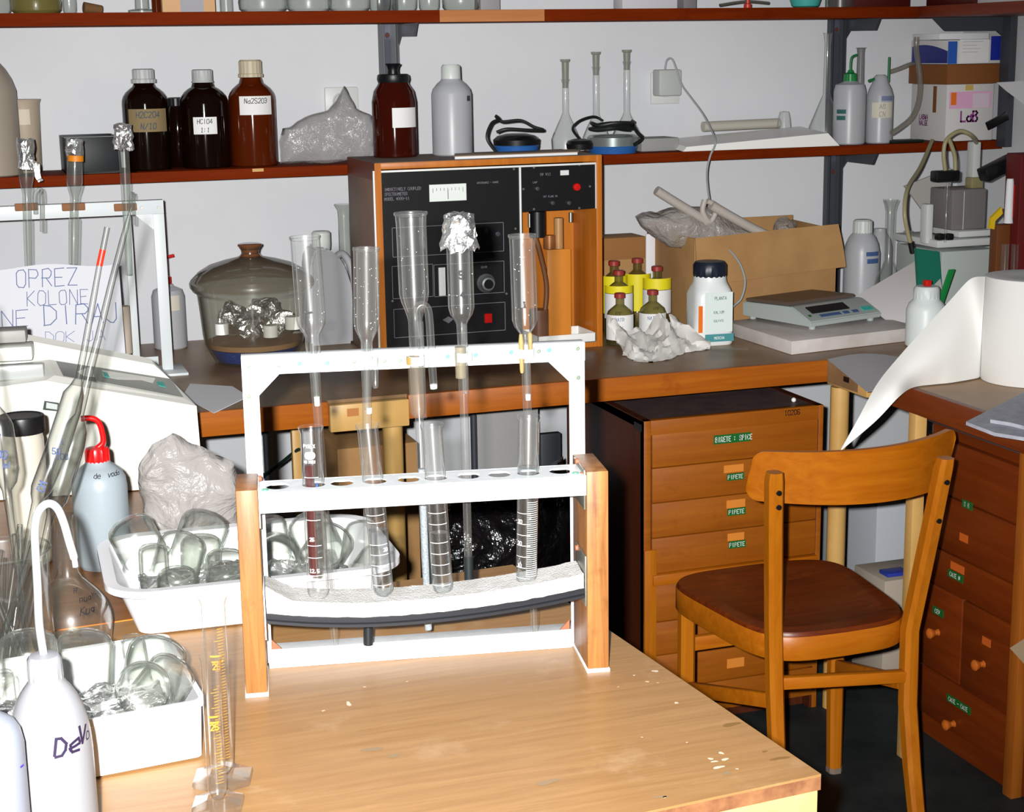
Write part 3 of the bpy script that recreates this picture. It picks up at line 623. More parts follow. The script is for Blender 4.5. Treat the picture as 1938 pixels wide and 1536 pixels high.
# ---- clear plastic bag
m_film = glass('plastic_film', (.92, .92, .92), (.5, .52, .5), dust=.24, dcol=(190, 188, 184), rough=.14, gl=.5, eshine=.2)
def film_bump(m, sc=22, st=.7):
    nt = m.node_tree; t = nd(nt, 'ShaderNodeTexNoise', Scale=sc, Detail=5.0, Distortion=1.2); nt.links.new(coords(nt), t.inputs['Vector'])
    bp = nd(nt, 'ShaderNodeBump', Strength=st, Distance=.02); nt.links.new(t.outputs[0], bp.inputs['Height'])
    for n in nt.nodes:
        if n.type in ('BSDF_GLOSSY', 'BSDF_DIFFUSE'): nt.links.new(bp.outputs[0], n.inputs['Normal'])
film_bump(m_film)
def bag(nm, label, cat, pts, y, thick, m, amp=.008, sc=14, lean=0, rings=12, sub=8, seed=1, zf=None, group=None):
    O = [WY(px, py, y) for px, py in pts]
    bm = B(); puff(bm, O, V((-.28, -1, 0)), thick, rings, sub); crumple(bm, amp, sc, seed); crumple(bm, amp*.5, sc*2.7, seed+2)
    z0 = zf if zf is not None else min(p.z for p in O)
    for v in bm.verts:
        if v.co.z < z0+.001: v.co.z = z0+.001
    c = sum(O, V((0, 0, 0)))/len(O); return solo(nm, bm, m, label, cat, (c.x, y, z0), group, sharp=70)
bag('plastic_bag', 'crumpled clear plastic bag on the shelf left of the black stoppered bottle', 'bag', [(528, 311), (526, 270), (534, 242), (560, 232), (590, 222), (620, 210), (636, 188), (648, 162), (660, 178), (676, 204), (700, 216), (712, 245), (706, 290), (690, 306), (610, 310)], 3.845, .034, m_film, zf=ZS)
# ---- blue devices with coiled cable
m_blue = mat('blue_plastic', (40, 92, 160), .35); m_cab = mat('black_cable', (20, 26, 22), .5); m_silv = mat('silver_band', (150, 160, 158), .3, .6)
def device(px, base, hw, label, rows, y, z):
    s = St(px, base-10, y, z); t = thing('pump_unit', label, 'device', (s.x, y, z))
    bm = B(); pr = [(z+max(0, (base-py))*s.m, r*s.m) for py, r in rows]; lz(bm, s.x, s.y, pr, 40); obj('body', bm, m_blue, t)
    return t, s
t, s = device(977, 276, 42, 'blue round device with a coil of black cable on top, left of the flasks', [(276, 40), (262, 43), (258, 41)], 3.68, ZI)
bm = B(); lz(bm, s.x, s.y, [(ZI+16*s.m, 43*s.m), (ZI+26*s.m, 44*s.m), (ZI+33*s.m, 36*s.m), (ZI+37*s.m, 20*s.m)], 40); obj('lid', bm, m_black, t)
def coil(t, s, z, r, n, amp, seed):
    rnd = random.Random(seed); pts = []
    for i in range(n*10+1):
        a = i/10*6.2832; pts.append(V((s.x+math.cos(a)*r*(1+rnd.uniform(-.2, .2)), s.y+math.sin(a)*r*.7*(1+rnd.uniform(-.2, .2)), z+amp*(i/(n*10))+rnd.uniform(0, .006))))
    return pts
P = [V((s.x-.055, 3.66, ZI+.004))]+[WY(922, 262, 3.66), WY(930, 234, 3.67), WY(944, 226, 3.68), WY(938, 219, 3.69), WY(950, 230, 3.68), WY(985, 228, 3.67), WY(1010, 240, 3.66), WY(1028, 246, 3.65), WY(1000, 246, 3.64), WY(960, 244, 3.64), WY(940, 250, 3.65)]
bm = B(); tube(bm, P, .0038, 8, 6); obj('cable', bm, m_cab, t)
t, s = device(1160, 284, 47, 'blue round device with black cable and a silver band, in front of the flasks', [(284, 44), (272, 47), (270, 46)], 3.86, ZS)
bm = B(); lz(bm, s.x, s.y, [(ZS+14*s.m, 48*s.m), (ZS+30*s.m, 49*s.m), (ZS+33*s.m, 45*s.m)], 40); obj('band', bm, m_silv, t)
P = coil(t, s, ZS+40*s.m, 40*s.m, 3, .02, 4); P += [WY(1206, 250, 3.80), WY(1216, 262, 3.80), WY(1200, 274, 3.795)]
bm = B(); tube(bm, P, .0048, 8, 4); obj('cable', bm, m_cab, t)
s2 = St(1080, 265, 3.82, ZI); bm = B(); lathe(bm, (s2.x, 3.76, ZI+.0004), (0, 0, 1), [(0, .031), (.012, .033), (.020, .028), (.024, .015)], 28)
pt = thing('plug_box', 'small round black plug box beside the blue device with the silver band', 'device', (s2.x, 3.76, ZI)); obj('housing', bm, m_black, pt)
P = [V((s2.x+.004, 3.76, ZI+.02)), WY(1084, 245, 3.79), WY(1092, 232, 3.82), WY(1108, 224, 3.84), WY(1126, 221, 3.85), WY(1140, 228, 3.85)]
bm = B(); tube(bm, P, .0034, 8, 6); obj('lead', bm, m_cab, pt)
# ---- volumetric flasks
m_gl = glass('lab_glass', dust=.03); m_glth = glass('thick_glass', edge=(.30, .36, .30), dust=.012, gl=.85, eshine=.4)
m_gst = glass('ground_stopper', (.75, .76, .72), (.4, .42, .38), dust=.35, dcol=(176, 178, 168))
def vflask(px, y, top, stop, neck, bulb, base, label, stopper=True, hn=6, hb=28):
    s = St(px, (top+base)//2, y, ZS); t = thing('volumetric_flask', label, 'flask', (s.x, y, ZS))
    bm = B(); b = base
    lz(bm, s.x, s.y, [(ZS+.0005, 0), (ZS+.0005, hb*s.m*.8), (ZS+.004, hb*s.m*.95), (s.z(b-22), hb*s.m), (s.z(b-40), hb*s.m*.72), (s.z(neck+8), hn*s.m*1.5), (s.z(neck), hn*s.m), (s.z(stop+6), hn*s.m), (s.z(stop), hn*s.m*1.25), (s.z(stop-2), hn*s.m*1.45)], 28, c1=False); obj('body', bm, m_gl, t)
    if stopper:
        bm = B(); lz(bm, s.x, s.y, [(s.z(stop+14), hn*s.m*.8), (s.z(stop), hn*s.m), (s.z(top+6), hn*s.m*1.1), (s.z(top+4), hn*s.m*1.5), (s.z(top), hn*s.m*1.6)], 20); obj('stopper', bm, m_gst, t)
vflask(1070, 3.93, 112, 152, 213, 0, 285, 'stoppered volumetric flask, shortest of the three long necked flasks', hb=28)
vflask(1128, 3.945, 98, 128, 215, 0, 282, 'stoppered volumetric flask in the middle of the three long necked flasks', hb=26)
vflask(1186, 3.935, 94, 118, 212, 0, 284, 'tallest of the three long necked volumetric flasks, nearest the wall socket', hb=31)
s = St(1565, 150, 3.94, ZS); t = thing('volumetric_flask', 'long necked glass flask standing against the dark shelf upright', 'flask', (s.x, s.y, ZS))
bm = B(); lz(bm, s.x, s.y, [(ZS+.0005, 0), (ZS+.0005, .044), (s.z(240), .046), (s.z(190), 12*s.m), (s.z(178), 7*s.m), (s.z(84), 6*s.m), (s.z(64), 8*s.m), (s.z(62), 10*s.m)], 28, c1=False); obj('body', bm, m_gl, t)
# ---- white tray, roll and little beaker
xa, xb = WY(1292, 275, 3.80).x, WY(1588, 270, 3.80).x
bm = B(); prism(bm, [V((xa, 3.797, ZS+.0006)), V((xb, 3.797, ZS+.0006)), V((xb-.035, 3.797, ZS+.034)), V((xa+.01, 3.797, ZS+.012))], (0, .15, .012))
solo('foam_sheet', bm, m_white, 'long low white foam sheet lying on the shelf right of the wall socket', 'sheet', ((xa+xb)/2, 3.86, ZS))
a = WY(1214, 280, 3.84).x; b = WY(1286, 280, 3.84).x
bm = B(); box(bm, a, b, 3.84, 3.93, ZS+.0005, ZS+.034, .004); solo('grey_block', bm, mat('grey_card', (146, 146, 144), .7), 'small grey block behind the blue device on the shelf', 'box', ((a+b)/2, 3.88, ZS))
pa, pb = WY(1330, 248, 3.968), WY(1474, 234, 3.968); pa.z = ZS+.052; pb.z = ZS+.055
bm = B(); tube(bm, [pa, pb], .0135, 16, smooth=False); solo('paper_roll', bm, mat('grey_roll', (176, 172, 160), .6), 'thin grey paper roll lying behind the white foam sheet', 'roll', (pa.x, pa.y, ZS))
s = St(1484, 230, 3.90, ZS+.047); bm = B(); lz(bm, s.x, s.y, [(ZS+.0455, .019), (ZS+.072, .016), (ZS+.088, .012), (ZS+.090, 0)], 24, c0=False); solo('glass_beaker', bm, m_glth, 'small upturned glass on the white foam sheet', 'beaker', (s.x, s.y, ZS+.047))
# ---- two wash bottles
m_gcap = mat('green_cap', (16, 120, 54), .4); m_gtube = mat('green_tube', (24, 110, 60), .4)
YB = 3.86
s = St(1607, 230, YB, ZS); t = jug('wash_bottle', 'cloudy wash bottle with a green screw cap and bent green spout on the shelf', 'bottle', s, [(None, 30), (172, 30), (160, 27), (155, 14), (152, 11)], m_pe2); cap(t, s, [(154, 12.5), (140, 12), (137, 6), (132, 4)], m_gcap)
P = [V((s.x, s.y, s.z(133))), V((s.x, s.y, s.z(118))), V((s.x+.004, s.y, s.z(108))), V((s.x+.018, s.y, s.z(104)))]; bm = B(); tube(bm, P, .0032, 8, 5); obj('spout', bm, m_gtube, t)
label_on(t, s, 1607, 30, 1584, 1601, 206, 214, mat('green_mark', (44, 92, 88), .7), nm='mark'); label_on(t, s, 1607, 30, 1584, 1600, 218, 226, mat('green_mark', (44, 92, 88), .7), nm='mark')
s = St(1664, 230, YB, ZS); t = jug('wash_bottle', 'cloudy bottle with a beige label and tall green straw beside the green capped one', 'bottle', s, [(None, 25), (182, 25), (168, 21), (156, 15), (146, 13), (141, 8)], m_pe2)
P = [V((s.x+.024, s.y, s.z(156))), V((s.x+.024, s.y, s.z(108)))]; bm = B(); tube(bm, P, .0032, 8, smooth=False); obj('straw', bm, m_gtube, t)
P = [V((s.x-.005, s.y, s.z(150))), V((s.x-.02, s.y, s.z(150))), V((s.x-.036, s.y, s.z(153)))]; bm = B(); tube(bm, P, .004, 8); obj('spout', bm, m_gtube, t)
label_on(t, s, 1664, 25, 1650, 1686, 193, 222, mat('beige_label', (202, 196, 180), .7), ('AB', 'CN'), mat('pale_ink', (150, 148, 140), .7), .012); label_on(t, s, 1664, 25, 1667, 1687, 181, 190, mat('slate_tag', (110, 118, 150), .7), nm='tag')
s = St(1628, 150, 3.955, ZS); bm = B(); lz(bm, s.x, s.y, [(ZS+.001, 9*s.m), (s.z(100), 7*s.m), (s.z(92), 8*s.m), (s.z(90), 11*s.m)], 20, c1=False); solo('measuring_cylinder', bm, glass('grey_glass', (.7, .7, .7), (.4, .4, .4), dust=.25, dcol=(170, 172, 170)), 'narrow measuring cylinder behind the green capped wash bottle', 'cylinder', (s.x, s.y, ZS))
P = [WY(1688, 252, 3.82), WY(1706, 240, 3.83), WY(1726, 222, 3.84), WY(1738, 195, 3.85), WY(1742, 160, 3.86), WY(1738, 120, 3.87), WY(1734, 90, 3.88), WY(1735, 70, 3.88)]
m_hose = glass('clear_hose', (.75, .75, .72), (.35, .36, .33), dust=.22, dcol=(176, 168, 156), gl=.7)
bm = B(); tube(bm, P, .0075, 12, 6); solo('rubber_hose', bm, m_hose, 'thick clear hose curling up in front of the cartons', 'hose', (P[0].x, P[0].y, ZS))
P = [WY(1684, 136, 3.90), WY(1702, 130, 3.90), WY(1722, 122, 3.90), WY(1736, 120, 3.915)]; bm = B(); tube(bm, P, .006, 10, 6); solo('rubber_hose', bm, m_hose, 'short clear hose end behind the green straw bottle', 'hose', P[0])
a, b = WY(1690, 262, 3.81), WY(1750, 256, 3.81); bm = B(); box(bm, a.x, b.x, 3.81, 3.845, ZS+.0005, ZS+.008, .002); solo('black_ruler', bm, mat('dark_green_plastic', (16, 30, 24), .4), 'flat black strip lying at the shelf edge right of the bottles', 'strip', ((a.x+b.x)/2, 3.82, ZS))
# ---- cartons in the corner (square to the walls)
xc = WY(1791, 200, 3.80).x; yc = 3.80
m_cw = mat('white_carton', (206, 204, 202), .7); m_cbl = mat('deep_blue_print', (26, 40, 150), .5); m_cb2 = mat('mid_blue_print', (38, 88, 176), .5); m_cbr = mat('brown_carton', (124, 74, 30), .7)
def zc_(py): return zat(xc, yc, py)
xr2 = WY(1880, 200, yc).x; zlo, zmid, zhi, ztop = ZS+.0006, zc_(160), zc_(122), zc_(76)
lx = .16
cb = thing('carton', 'white carton with a pink shipping label and purple logo, bottom of the corner stack', 'box', (xc+.06, yc+.08, ZS))
bm = B(); box(bm, xc, xr2, yc, yc+.17, zlo, zmid, .0015); obj('body', bm, m_cw, cb)
def front(par, nm, m, x0, x1, y0, y1, d=.0006):
    a, b = WY(x0, y1, yc), WY(x1, y0, yc); bm = B(); box(bm, a.x, b.x, yc-d-.0004, yc-.0002, a.z, b.z); return obj(nm, bm, m, par), a, b
o, a, b = front(cb, 'pink_label', mat('pink_label', (222, 168, 200), .7), 1796, 1876, 172, 206)
front(o, 'orange_tag', mat('orange_sticker', (226, 112, 24), .7), 1799, 1810, 175, 199, .0012); front(o, 'print_block', mat('pale_pink', (214, 196, 206), .7), 1840, 1872, 176, 204, .0012)
m_pur = mat('purple_ink', (140, 60, 132), .7)
a = WY(1818, 230, yc); bm = B(); letters(bm, 'Lab', .026, flat_surf((a.x, yc-.0003, a.z), (1, 0, 0), (0, 0, 1)), .2); obj('logo', bm, m_pur, cb, smooth=False)
p = WX(1740, 236, xc); bm = B(); letters(bm, 'NALGE', .012, flat_surf((xc-.0003, p.y, p.z), (0, -1, 0), (0, 0, 1)), .2); letters(bm, 'LABWA', .012, flat_surf((xc-.0003, p.y, p.z+.016), (0, -1, 0), (0, 0, 1)), .2); obj('side_print', bm, m_pur, cb, smooth=False)
p = WX(1770, 170, xc); bm = B(); box(bm, xc-.0008, xc-.0002, p.y-.008, p.y+.008, p.z-.06, p.z+.01); obj('tape', bm, m_cbr, cb)
front(cb, 'yellow_tape', mat('yellow_tape', (196, 168, 90), .6), 1827, 1842, 160, 171)
xr3 = WY(1904, 140, yc).x
bm = B(); box(bm, xc-.002, xr3, yc-.002, yc+.185, zmid+.0006, zhi, .0015); solo('carton', bm, m_cbr, 'flat brown carton in the middle of the corner stack', 'box', (xc+.08, yc+.08, zmid))
cbx = thing('carton', 'blue and white printed carton on top of the brown carton', 'box', (xc+.06, yc+.08, zhi))
xr4 = WY(1899, 95, yc).x
bm = B(); box(bm, xc, xr4, yc, yc+.18, zhi+.0006, ztop, .0015); obj('body', bm, m_cw, cbx)
front(cbx, 'blue_panel', m_cb2, 1793, 1812, 78, 121); front(cbx, 'blue_panel', m_cbl, 1874, 1894, 68, 114); o, a, b = front(cbx, 'data_label', m_lblw, 1815, 1872, 74, 119, .0012)
for k, wl in enumerate((.8, .55, .7, .6)):
    bm = B(); zz = b.z-.006-.009*k; box(bm, a.x+.008, a.x+.008+(b.x-a.x-.012)*wl, yc-.0022, yc-.0017, zz-.0007, zz+.0007); obj('print_line', bm, m_capg, o)
bm = B(); n = 14
pts = [V((xc-.0004, yc+.17*i/n+.003, zhi+.003)) for i in (0, n)]; top = [V((xc-.0004, yc+.003+.17*i/n, zhi+(ztop-zhi)*(.52+.30*math.sin(i/n*2.2+.1)))) for i in range(n, -1, -1)]
prism(bm, pts+top, (-.0006, 0, 0)); obj('side_wave', bm, mat('side_blue', (34, 42, 120), .5), cbx)
bm = B(); obox(bm, V((xc-.035, yc-.01, ztop+.0016)), V((xr4-xc-.01, .012, 0)), V((0, .13, 0)), V((0, 0, .016)), .001); solo('paper_stack', bm, m_paper, 'stack of white papers lying on the blue and white carton', 'papers', (xc+.05, yc+.05, ztop))
P = [V((XW-.16, 3.42, 1.386)), V((XW-.004, 3.36, 1.39)), V((XW-.004, 3.54, 1.44)), V((XW-.05, 3.60, 1.43))]; bm = B(); q = [WX(1886, 156, 2.60), WX(1940, 153, 2.60), WX(1944, 202, 2.60), WX(1903, 171, 2.60)]
prism(bm, q, (.012, 0, 0)); solo('plastic_sheet', bm, m_paper, 'white bent sheet sticking out at the right edge, level with the cartons', 'sheet', q[0])
q = WX(1883, 225, 2.64); bm = B(); obox(bm, q+V((-.02, 0, -.03)), V((.03, -.05, .03)), V((.02, .03, 0)), V((-.01, 0, .02)), .002); solo('black_clip', bm, m_black, 'small black clip tucked right of the white carton', 'clip', q)
# ================================================================ upper shelf: only the feet of things show
m_olive = glass('olive_glass', (.62, .58, .36), (.4, .36, .16), dust=.35, dcol=(150, 140, 84)); m_glg = glass('dusty_glass', (.88, .9, .88), (.28, .31, .28), dust=.06, dcol=(190, 192, 186))
def upper(px, hw, nm, label, cat, m, rows=((0, .85), (.006, .97), (.022, 1), (.05, .92), (.08, .5), (.12, .22), (.16, .22)), y=3.86, seg=28):
    s = St(px, 10, y, ZU); bm = B(); lz(bm, s.x, s.y, [(ZU+.0005, 0)]+[(ZU+.0005+z, hw*s.m*k) for z, k in rows], seg, c1=False); return solo(nm, bm, m, label, cat, (s.x, y, ZU))
upper(-8, 28, 'glass_flask', 'clear flask at the far left end of the upper shelf', 'flask', m_glg); upper(68, 47, 'glass_flask', 'yellowish flask, leftmost large one on the upper shelf', 'flask', m_olive); upper(131, 13, 'glass_vial', 'small round glass pressed against the yellowish flask', 'vial', m_glg, y=3.84)
s = St(176, 15, 3.83, ZU); bm = B(); lathe(bm, (s.x-.02, s.y, ZU+.0125), (1, .2, -.12), [(0, .012), (.04, .009)], 16); solo('cork_stopper', bm, mat('cork', (110, 76, 44), .9), 'brown cork lying on its side on the upper shelf', 'stopper', (s.x, s.y, ZU))
upper(268, 26, 'glass_cylinder', 'glass cylinder on a grey foot on the upper shelf', 'cylinder', m_glg, ((0, 1), (.006, 1), (.009, .5), (.15, .45))); upper(296, 9, 'brown_vial', 'slim brown vial left of the beige box on the upper shelf', 'vial', m_amb, ((0, 1), (.06, 1), (.065, .6), (.08, .6)), 3.84)
a, b = WY(308, 22, 3.83), WY(408, 22, 3.83); bx = thing('small_carton', 'beige carton with a grey label on the upper shelf', 'box', ((a.x+b.x)/2, 3.87, ZU)); bm = B(); box(bm, a.x, b.x, 3.83, 3.93, ZU+.0005, ZU+.09, .001); obj('body', bm, mat('peach_carton', (206, 164, 120), .8), bx)
bm = B(); box(bm, a.x+.04, b.x-.026, 3.8292, 3.8298, ZU+.001, ZU+.07); obj('label', bm, mat('grey_label', (160, 160, 166), .8), bx)
upper(428, 12, 'glass_cylinder', 'narrow glass tube standing right of the beige carton', 'cylinder', m_glg, ((0, 1), (.12, 1)))
desc = ['first round flask right of the beige carton', 'second round flask right of the beige carton', 'third round flask right of the beige carton', 'small flask right of the three round flasks', 'cloudy small flask over the shelf upright', 'small flask left of the last round one', 'last round flask of the row above the white bottle']
for (px, hw), d in zip(((497, 46), (584, 42), (660, 40), (718, 20), (765, 24), (812, 20), (872, 36)), desc): upper(px, hw, 'glass_flask', d+' on the upper shelf', 'flask', m_glg, y=3.85)
a, b = WY(905, 20, 3.9), WY(942, 20, 3.9); bm = B(); box(bm, a.x, b.x, 3.88, 3.93, ZU+.0005, ZU+.1, .002); solo('grey_canister', bm, mat('grey_can', (150, 148, 150), .6), 'grey box beside the last round flask on the upper shelf', 'box', ((a.x+b.x)/2, 3.9, ZU))
for x0, x1, y, m, lb in ((1178, 1292, 3.9, mat('pale_grey_card', (196, 196, 200), .7), 'pale grey carton on the upper shelf above the wall socket'), (1294, 1318, 3.86, mat('mid_grey', (120, 116, 118), .6), 'slim dark grey box on the upper shelf right of the pale carton'), (1844, 1960, 3.55, m_cw, 'white carton at the right end of the upper shelf')):
    if x0 > 1800: a, b = WX(x0, 14, XSF+.03), None; bm = B(); box(bm, XSF+.03, XSF+.2, a.y-.26, a.y-.012, ZU+.0005, ZU+.1, .001); c = (XSF+.1, a.y-.1, ZU)
    else: a, b = WY(x0, 15, y), WY(x1, 15, y); bm = B(); box(bm, a.x, b.x, y, y+.06, ZU+.0005, ZU+.1, .001); c = ((a.x+b.x)/2, y+.03, ZU)
    solo('carton', bm, m, lb, 'box', c)
s = St(1415, 8, 3.85, ZU); t = thing('clamp_stand', 'small metal clamp with a red knob on the upper shelf', 'clamp', (s.x, s.y, ZU))
bm = B(); tube(bm, [WY(1362, 10, 3.85), WY(1412, 3, 3.85), WY(1455, 6, 3.85)], .004, 8); obj('arm', bm, m_steel, t)
bm = B(); lz(bm, s.x, s.y, [(ZU+.0005, .010), (ZU+.010, .010), (ZU+.012, .006), (ZU+.03, .006)], 16); obj('knob', bm, mat('red_knob', (190, 50, 30), .4), t)
upper(1524, 32, 'plastic_bowl', 'teal plastic bowl on the upper shelf', 'bowl', mat('teal_plastic', (70, 170, 160), .4), ((0, .6), (.004, .8), (.03, 1), (.05, 1.05))); upper(1590, 28, 'glass_beaker', 'grey glass beaker right of the teal bowl on the upper shelf', 'beaker', m_glg, ((0, 1), (.09, 1)))
a, b = WY(1617, 20, 3.84), WY(1722, 18, 3.84); bm = B(); box(bm, a.x, b.x, 3.84, 3.96, ZU+.0005, ZU+.1, .002); solo('wooden_box', bm, mat('dark_mahogany', (70, 14, 8), .5), 'dark red wooden box in the corner of the upper shelf', 'box', ((a.x+b.x)/2, 3.9, ZU))
a, b = WX(1742, 14, XSF+.02), WX(1842, 15, XSF+.02); bm = B(); box(bm, XSF+.02, XSF+.18, b.y, min(a.y, 3.78), ZU+.0005, ZU+.1, .002); solo('wooden_box', bm, mat('dark_mahogany', (70, 14, 8), .5), 'dark red wooden box on the right hand wall shelf', 'box', (XSF+.1, (a.y+b.y)/2, ZU))
# ================================================================ things on the rear bench
m_foil = mat('aluminium_foil', (238, 239, 238), .38, 1.0, bump=(110, .8, .005))
m_rackw = mat('rack_white_paint', (214, 220, 222), .45)
m_film2 = mat('handwriting_blue', (96, 108, 150), .7)
# ---- rear column rack
YR = 3.60
rk = thing('column_rack', 'white metal column rack behind the warning sign on the rear bench', 'rack', (.1, YR, ZB))
def rz(px, py): p = WY(px, py, YR); return p.x, p.z
xr_, zt_ = rz(309, 378); zb_ = rz(309, 404)[1]; xl_ = WY(-150, 390, YR).x
bm = B(); box(bm, xl_, xr_, YR, YR+.004, zb_, zt_, .001); box(bm, xl_, xr_, YR+.004, YR+.024, zt_-.004, zt_, .001); bar_ = obj('top_bar', bm, m_rackw, rk)
for px in (18, 72, 268, 300): p = WY(px, 393, YR-.001); bm = B(); lathe(bm, p, (0, -1, 0), [(-.001, .0032), (.0008, .0028), (.0008, 0)], 12, c0=False); obj('screw', bm, m_steel, bar_)
for x in (xr_-.024, xl_):
    bm = B(); box(bm, x, x+.024, YR, YR+.004, ZB+.006, zb_, .001); box(bm, x+.020, x+.024, YR+.004, YR+.024, ZB+.006, zb_, .001); obj('upright', bm, m_rackw, rk)
    bm = B(); box(bm, x-.004, x+.05, YR-.05, YR+.06, ZB, ZB+.006, .001); obj('foot', bm, m_rackw, rk)
x = WY(247, 500, YR+.10).x; bm = B(); box(bm, x-.008, x+.008, YR+.10, YR+.104, ZB, rz(240, 405)[1]+.02, .001); box(bm, x-.008, xr_-.02, YR+.10, YR+.104, ZB, ZB+.02, .001); obj('rear_upright', bm, m_rackw, rk)
bm = B(); prism(bm, [V((xr_-.024, YR+.002, zb_)), V((xr_-.062, YR+.002, zb_)), V((xr_-.024, YR+.002, zb_-.034))], (0, .002, 0)); obj('gusset', bm, m_rackw, rk)
def foilcap(par, bm_pts, amp, sc, seed):
    bm_pts; crumple(bm_pts, amp, sc, seed); return obj('foil_cap', bm_pts, m_foil, par, smooth=False)
def rcol(px0, px1, y0, y1, rows, label, foil, extra=None):
    a, b = WY(px0, y0, YR-.022), WY(px1, y1, YR-.022); ax = b-a; m = depth(a)/FPX; t = thing('chromatography_column', label, 'column', (b.x, b.y, b.z))
    bm = B(); lathe(bm, a, ax, [((py-y0)/(y1-y0)*ax.length, hw*m) for py, hw in rows], 24, c0=False); obj('tube', bm, m_glg, t)
    f0, f1, fh = foil
    bm = B(); lathe(bm, a, ax, [((f0-y0)/(y1-y0)*ax.length, 2*m)]+[((f0+(f1-f0)*k/6-y0)/(y1-y0)*ax.length, fh*m*(.85+.2*k/6)) for k in range(7)], 18, c1=False); foilcap(t, bm, .008, 60, px0)
    p = a.lerp(b, (392-y0)/(y1-y0)); bm = B(); box(bm, p.x-.024, p.x+.024, YR-.007, YR-.0005, p.z-.008, p.z+.008, .002); obj('clip', bm, mat('rusty_cork', (140, 92, 56), .7), t)
    if extra: extra(t, m, lambda px, py: WY(px, py, YR-.035))
    return t
def ex1(t, m, f):
    bm = B(); tube(bm, [f(68, 405), f(67, 372), f(72, 361), f(79, 366), f(80, 438)], 4.5*m, 8, 5); obj('side_arm', bm, m_glg, t)
    bm = B(); q = [f(58, 300), f(76, 312), f(80, 338), f(72, 340)]; prism(bm, q, (0, .004, 0)); bmesh.ops.subdivide_edges(bm, edges=bm.edges, cuts=3, use_grid_fill=True); crumple(bm, .01, 50, 3); obj('foil_tail', bm, m_foil, t, smooth=False)
def ex2(t, m, f):
    bm = B(); a, b = f(143, 294), f(143, 305); lathe(bm, a, b-a, [(0, 15*m), ((b-a).length, 15*m)], 20); obj('orange_band', bm, mat('orange_band', (216, 130, 20), .5), t)
rcol(48, 54, 272, 506, [(272, 14), (335, 14), (350, 11), (366, 8), (440, 8), (506, 7)], 'left foil capped column on the rear rack, foil hanging down one side', (264, 318, 16), ex1)
rcol(142, 139, 268, 500, [(268, 14), (345, 15), (358, 12), (372, 8), (410, 8), (415, 10), (500, 9)], 'middle foil capped column with an orange band on the rear rack', (264, 298, 15), ex2)
rcol(233, 244, 240, 520, [(240, 9), (330, 10), (345, 9), (430, 7), (520, 6)], 'right foil capped column on the rear rack, standing tallest', (236, 282, 17), lambda t, m, f: (lambda bm: (tube(bm, [f(246, 400), f(248, 372), f(252, 368), f(254, 425)], 3.5*m, 8, 5), obj('side_arm', bm, m_glg, t)))(B()))
# ---- the sign
YS = 3.52
sg = thing('paper_sign', 'handwritten white paper warning sign leaning on the rear rack', 'sign', (.1, YS, ZB))
a, b = WY(-60, 512, YS), WY(226, 500, YS)
def sgn(u, v): return V((a.x+(b.x-a.x)*u, YS+.012*math.sin(u*5)+.03*v, ZB+.0005+(b.z-ZB)*v-.004*math.sin(u*9)*v))
bm = B(); sheet(bm, sgn, 24, 10, .0006); obj('sheet', bm, mat('sign_paper', (214, 216, 222), .8), sg)
def sgsurf(px, py):
    q = WY(px, py, YS+.02)
    def f(u, v):
        x, z = q.x+u, q.z+v; uu = (x-a.x)/(b.x-a.x); vv = (z-ZB-.0005)/(b.z-ZB); r = sgn(uu, vv); return V((x, r.y-.0022, z))
    return f
for tx, px, py, h, sx in (('OPREZ', 32, 546, .036, .62), ('KOLONE', 52, 580, .030, .62), ('NE', 4, 620, .034, .8), ('DIRAJ', 84, 615, .040, .72), ('DOK JA', 86, 648, .022, .9)):
    bm = B(); letters(bm, tx, h, sgsurf(px, py), .05, .06, .2, sx=sx); obj('lettering', bm, m_film2, sg, smooth=False)
s = St(236, 620, 3.66, ZB); bm = B(); lz(bm, s.x, s.y, s.prof([(668, 12), (579, 12)]), 20); solo('cardboard_tube', bm, mat('tan_tube', (186, 172, 156), .7), 'pale tan upright tube behind the sign at the rack foot', 'tube', (s.x, s.y, ZB))
# ---- wash bottle with red cap on the rear bench
m_rcap = mat('red_cap', (196, 26, 20), .4)
s = on(324, 663, ZB, 31); s.z0 = ZB; t = jug('wash_bottle', 'small grey wash bottle with a red cap behind the rear rack upright', 'bottle', s, [(None, 31), (560, 31), (548, 27), (541, 12), (537, 10)], m_pe2)
cap(t, s, [(539, 8), (524, 8), (521, 4)], m_rcap); P = [V((s.x, s.y, s.z(522))), V((s.x, s.y, s.z(500))), V((s.x+.003, s.y, s.z(488))), V((s.x+.02, s.y, s.z(484)))]
bm = B(); tube(bm, P, .004, 8); obj('spout', bm, m_rcap, t); label_on(t, s, 324, 31, 321, 344, 556, 584, mat('beige_label', (202, 196, 180), .7))
# ---- desiccator
s = on(484, 694, ZB, 72); ds = thing('desiccator', 'large lidded glass desiccator with blue silica gel and foil parcels', 'desiccator', (s.x, s.y, ZB))
m_dsg = glass('smoky_glass', (.80, .80, .76), (.34, .32, .26), dust=.05, dcol=(170, 166, 150), gl=.6)
m_dlid = glass('smoky_lid', (.62, .60, .54), (.30, .27, .20), dust=.12, dcol=(140, 128, 110), gl=.55)
bm = B(); lz(bm, s.x, s.y, [(ZB+.001, 0)]+[(max(z, ZB+.001), r) for z, r in s.prof([(694, 66), (682, 74), (664, 84), (646, 92), (630, 95), (580, 99), (552, 102), (546, 110), (540, 113)])], 56, c1=False); obj('bowl', bm, m_dsg, ds)
bm = B(); lz(bm, s.x, s.y, s.prof([(540, 114), (532, 115), (526, 112), (512, 98), (500, 78), (492, 52), (486, 26), (482, 17), (474, 16), (468, 20)]), 56, c0=False, c1=False); ld = obj('lid', bm, m_dlid, ds)
